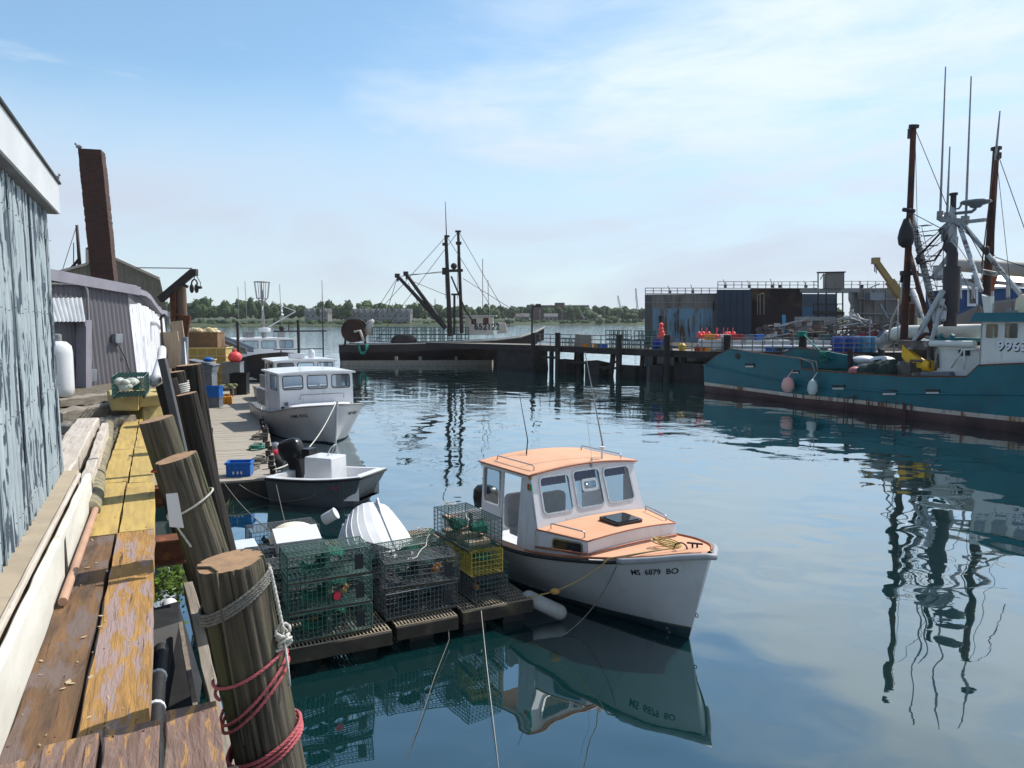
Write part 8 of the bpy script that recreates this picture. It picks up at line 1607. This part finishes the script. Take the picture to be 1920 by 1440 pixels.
# blue boathouse and the boat with the big tan tube behind the wheelhouse
bh = thing('blue_building', 'navy blue building with a white roof and white framed window, far right', 'building', Yp(1880, 640, -6))
mb = MB(); q = [Yp(1795, 640, -6), Yp(1990, 640, -6), Yp(1990, 545, -6), Yp(1905, 540, -6), Yp(1795, 541, -6)]; mb.prism(q, (0, 0, 0), (1.5, 8, 0)); wpart(mb, 'wall', mat('navy_siding', (.012, .055, .16), (.01, .042, .12), .7, 1), bh)
mb = MB(); q = [Yp(1790, 544, -6.4), Yp(2000, 536, -6.4), Yp(2000, 490, -2), Yp(1950, 492, -2), Yp(1840, 538, -3)]; mb.prism(q, (0, 0, 0), (0, 0, .16)); wpart(mb, 'roof', m_white, bh)
mb = MB(); 
for x0, x1, y0, y1 in ((1814, 1834, 535, 574),): mb.prism([Yp(x0, y1, -6.1), Yp(x1, y1, -6.1), Yp(x1, y0, -6.1), Yp(x0, y0, -6.1)], (0, 0, 0), (0, .08, 0))
f_ = wpart(mb, 'window_frame', m_white, bh)
mb = MB(); mb.prism([Yp(1819, 569, -6.2), Yp(1830, 569, -6.2), Yp(1830, 541, -6.2), Yp(1819, 541, -6.2)], (0, 0, 0), (0, .05, 0)); wpart(mb, 'window_pane', m_darkglass, bh)
sb = thing('clam_boat', 'grey boat with a long tan tube on racks, moored beyond the teal trawler', 'boat', Q(1850, 690, 9))
mb = MB(); mb.tube([Q(1792, 497, 9), Q(1925, 506, 9)], [.36, .40], 18); mb.tube([Q(1925, 506, 9), Q(1960, 510, 9)], .42, 18); wpart(mb, 'tube', mat('tan_grey_tube', (.42, .37, .31), (.30, .27, .24), .7, .6), sb, smooth=40)
mb = MB(); mb.tube([Q(1764, 500, 9), Q(1764, 525, 9)], .42, 12); mb.tube([Q(1768, 528, 9), Q(1850, 536, 9)], .12, 6); mb.tube([Q(1795, 524, 9), Q(1920, 534, 9)], .12, 6)
for x in (1800, 1825, 1860, 1890): mb.tube([Q(x, 515, 9), Q(x, 560, 9)], .10, 6)
wpart(mb, 'rack', m_mastw, sb, smooth=40)
mb = MB(); mb.tube([Q(1862, 512, 8.6), Q(1855, 545, 8.6)], .22, 8); mb.beam(Q(1846, 516, 8.6), Q(1866, 519, 8.6), .4, .5); wpart(mb, 'orange_post', mat('orange_rust_post', (.32, .08, .03), (.22, .06, .03), .8, 2), sb)
mb = MB(); q = [Q(1792, 640, 8), Q(1792, 592, 8), Q(1850, 566, 8), Q(1920, 558, 8), Q(1960, 556, 8), Q(1960, 640, 8)]; mb.prism(q, (0, 0, 0), GP * 4); wpart(mb, 'grey_house', mat('warm_grey_hull', (.21, .185, .17), (.17, .15, .14), .7, .7), sb)
mb = MB(); mb.hexa([Q(1700, 730, 8.5), Q(1960, 740, 8.5), Q(1960, 740, 13), Q(1700, 730, 13)], [Q(1690, 640, 8.2), Q(1960, 640, 8.2), Q(1960, 640, 13.2), Q(1690, 640, 13.2)]); wpart(mb, 'hull', m_darksteel, sb)
mb = MB(); q = [Q(1836, 590, 1.8), Q(1852, 592, 1.8), Q(1856, 556, 1.8), Q(1850, 548, 1.8), Q(1838, 550, 1.8)]; mb.prism([Q(1855, 592, 1.8), Q(1846, 592, 1.8), Q(1840, 552, 1.8), Q(1848, 556, 1.8), Q(1857, 555, 1.8)], (0, 0, 0), GP * .3); gp(mb, 'roof_bracket', m_wh)
mb = MB(); mb.lathe([(.01, 0), (.30, 0), (.34, .3), (.30, .75), (.15, .95), (.01, .97)], 14, Q(1918, 592, 2.2)); gp(mb, 'cream_dome', mat('cream_dome', (.62, .52, .36), None, .5), smooth=40)
mb = MB(); mb.cbox(Q(1902, 588, 2), (.4, .5, .3)); mb.tube([Q(1888, 592, 2), Q(1888, 577, 2)], .08, 6); mb.tube([Q(1893, 592, 2), Q(1893, 577, 2)], .06, 6); mb.tube([Q(1862, 592, 1), Q(1862, 570, 1), Q(1905, 562, 1)], .03, 5); gp(mb, 'roof_gear', m_grey)

# plate seams, doors and pipes on the drydock
mb = MB()
for x in (1232, 1262, 1303, 1322): mb.prism([D(x, 690, -.16), D(x + .9, 690, -.16), D(x + .9, 553, -.16), D(x, 553, -.16)], (0, 0, 0), (0, .04, 0))
mb.prism([D(1210, 567.5, -.2), D(1345, 567.5, -.2), D(1345, 566.6, -.2), D(1210, 566.6, -.2)], (0, 0, 0), (0, .05, 0)); wpart(mb, 'plate_seam', m_grey, dd)
mb = MB()
for x in (1358, 1370, 1382, 1394): mb.prism([D(x, 690, -1.08), D(x + .8, 690, -1.08), D(x + .8, 545, -1.08), D(x, 545, -1.08)], (0, 0, 0), (0, .05, 0))
for y in (572, 601, 629): mb.prism([D(1346, y, -1.12), D(1408, y, -1.12), D(1408, y - .8, -1.12), D(1346, y - .8, -1.12)], (0, 0, 0), (0, .05, 0))
wpart(mb, 'stiffener', m_navy, dd)
mb = MB()
for x0, x1, y0, y1 in ((1337, 1339.5, 565, 583), (1236, 1241, 592, 612)): mb.prism([D(x0, y1, -.2), D(x1, y1, -.2), D(x1, y0, -.2), D(x0, y0, -.2)], (0, 0, 0), (0, .06, 0))
wpart(mb, 'opening', m_black, dd)
mb = MB()
for x in (1620, 1640, 1662, 1684): mb.prism([D(x, 690, .05), D(x + 1.2, 690, .05), D(x + 1.2, 543, .05), D(x, 543, .05)], (0, 0, 0), (0, .12, 0))
for y in (560, 588, 615): mb.tube([D(1610, y, -.1), D(1718, y + 2, -.1)], .09, 6)
wpart(mb, 'pipe_run', m_grey, dd, smooth=40)
# more standing rigging, blocks and ladder loops on the green trawler
mb = MB()
for a, b in (((1713, 245), (1702, 470)), ((1716, 250), (1722, 520)), ((1868, 290), (1900, 590)), ((1864, 292), (1832, 590)), ((1786, 418), (1700, 520)), ((1788, 418), (1866, 480)), ((1786, 440), (1720, 540)), ((1788, 450), (1850, 540)), ((1782, 470), (1840, 590)), ((1757, 520), (1757, 640)), ((1720, 430), (1762, 600)), ((1728, 425), (1770, 600))): mb.tube([Q(*a, 2.5), Q(*b, 2.5)], .016, 4)
gp(mb, 'standing_rigging', m_darksteel)
for (x, y) in ((1704, 560), (1722, 488), (1850, 470), (1780, 520), (1690, 600)):
    mb = MB(); mb.ball(Q(x, y, 2.3), .17, 9, 7, .7, 1, 1.3); mb.tube([Q(x, y - 8, 2.3), Q(x, y + 8, 2.3)], .04, 5); gp(mb, 'pulley_block', m_darksteel, smooth=True)
mb = MB()
for k in range(12): c = Q(1716 + 3.6 * k, 430 + 13.5 * k, C_ - .2); mb.tube([c + GG * (.28 * math.cos(q * .7)) + Vector((0, 0, .12 * math.sin(q * .7))) for q in range(9)], .018, 4)
gp(mb, 'hoist_loops', m_darksteel)
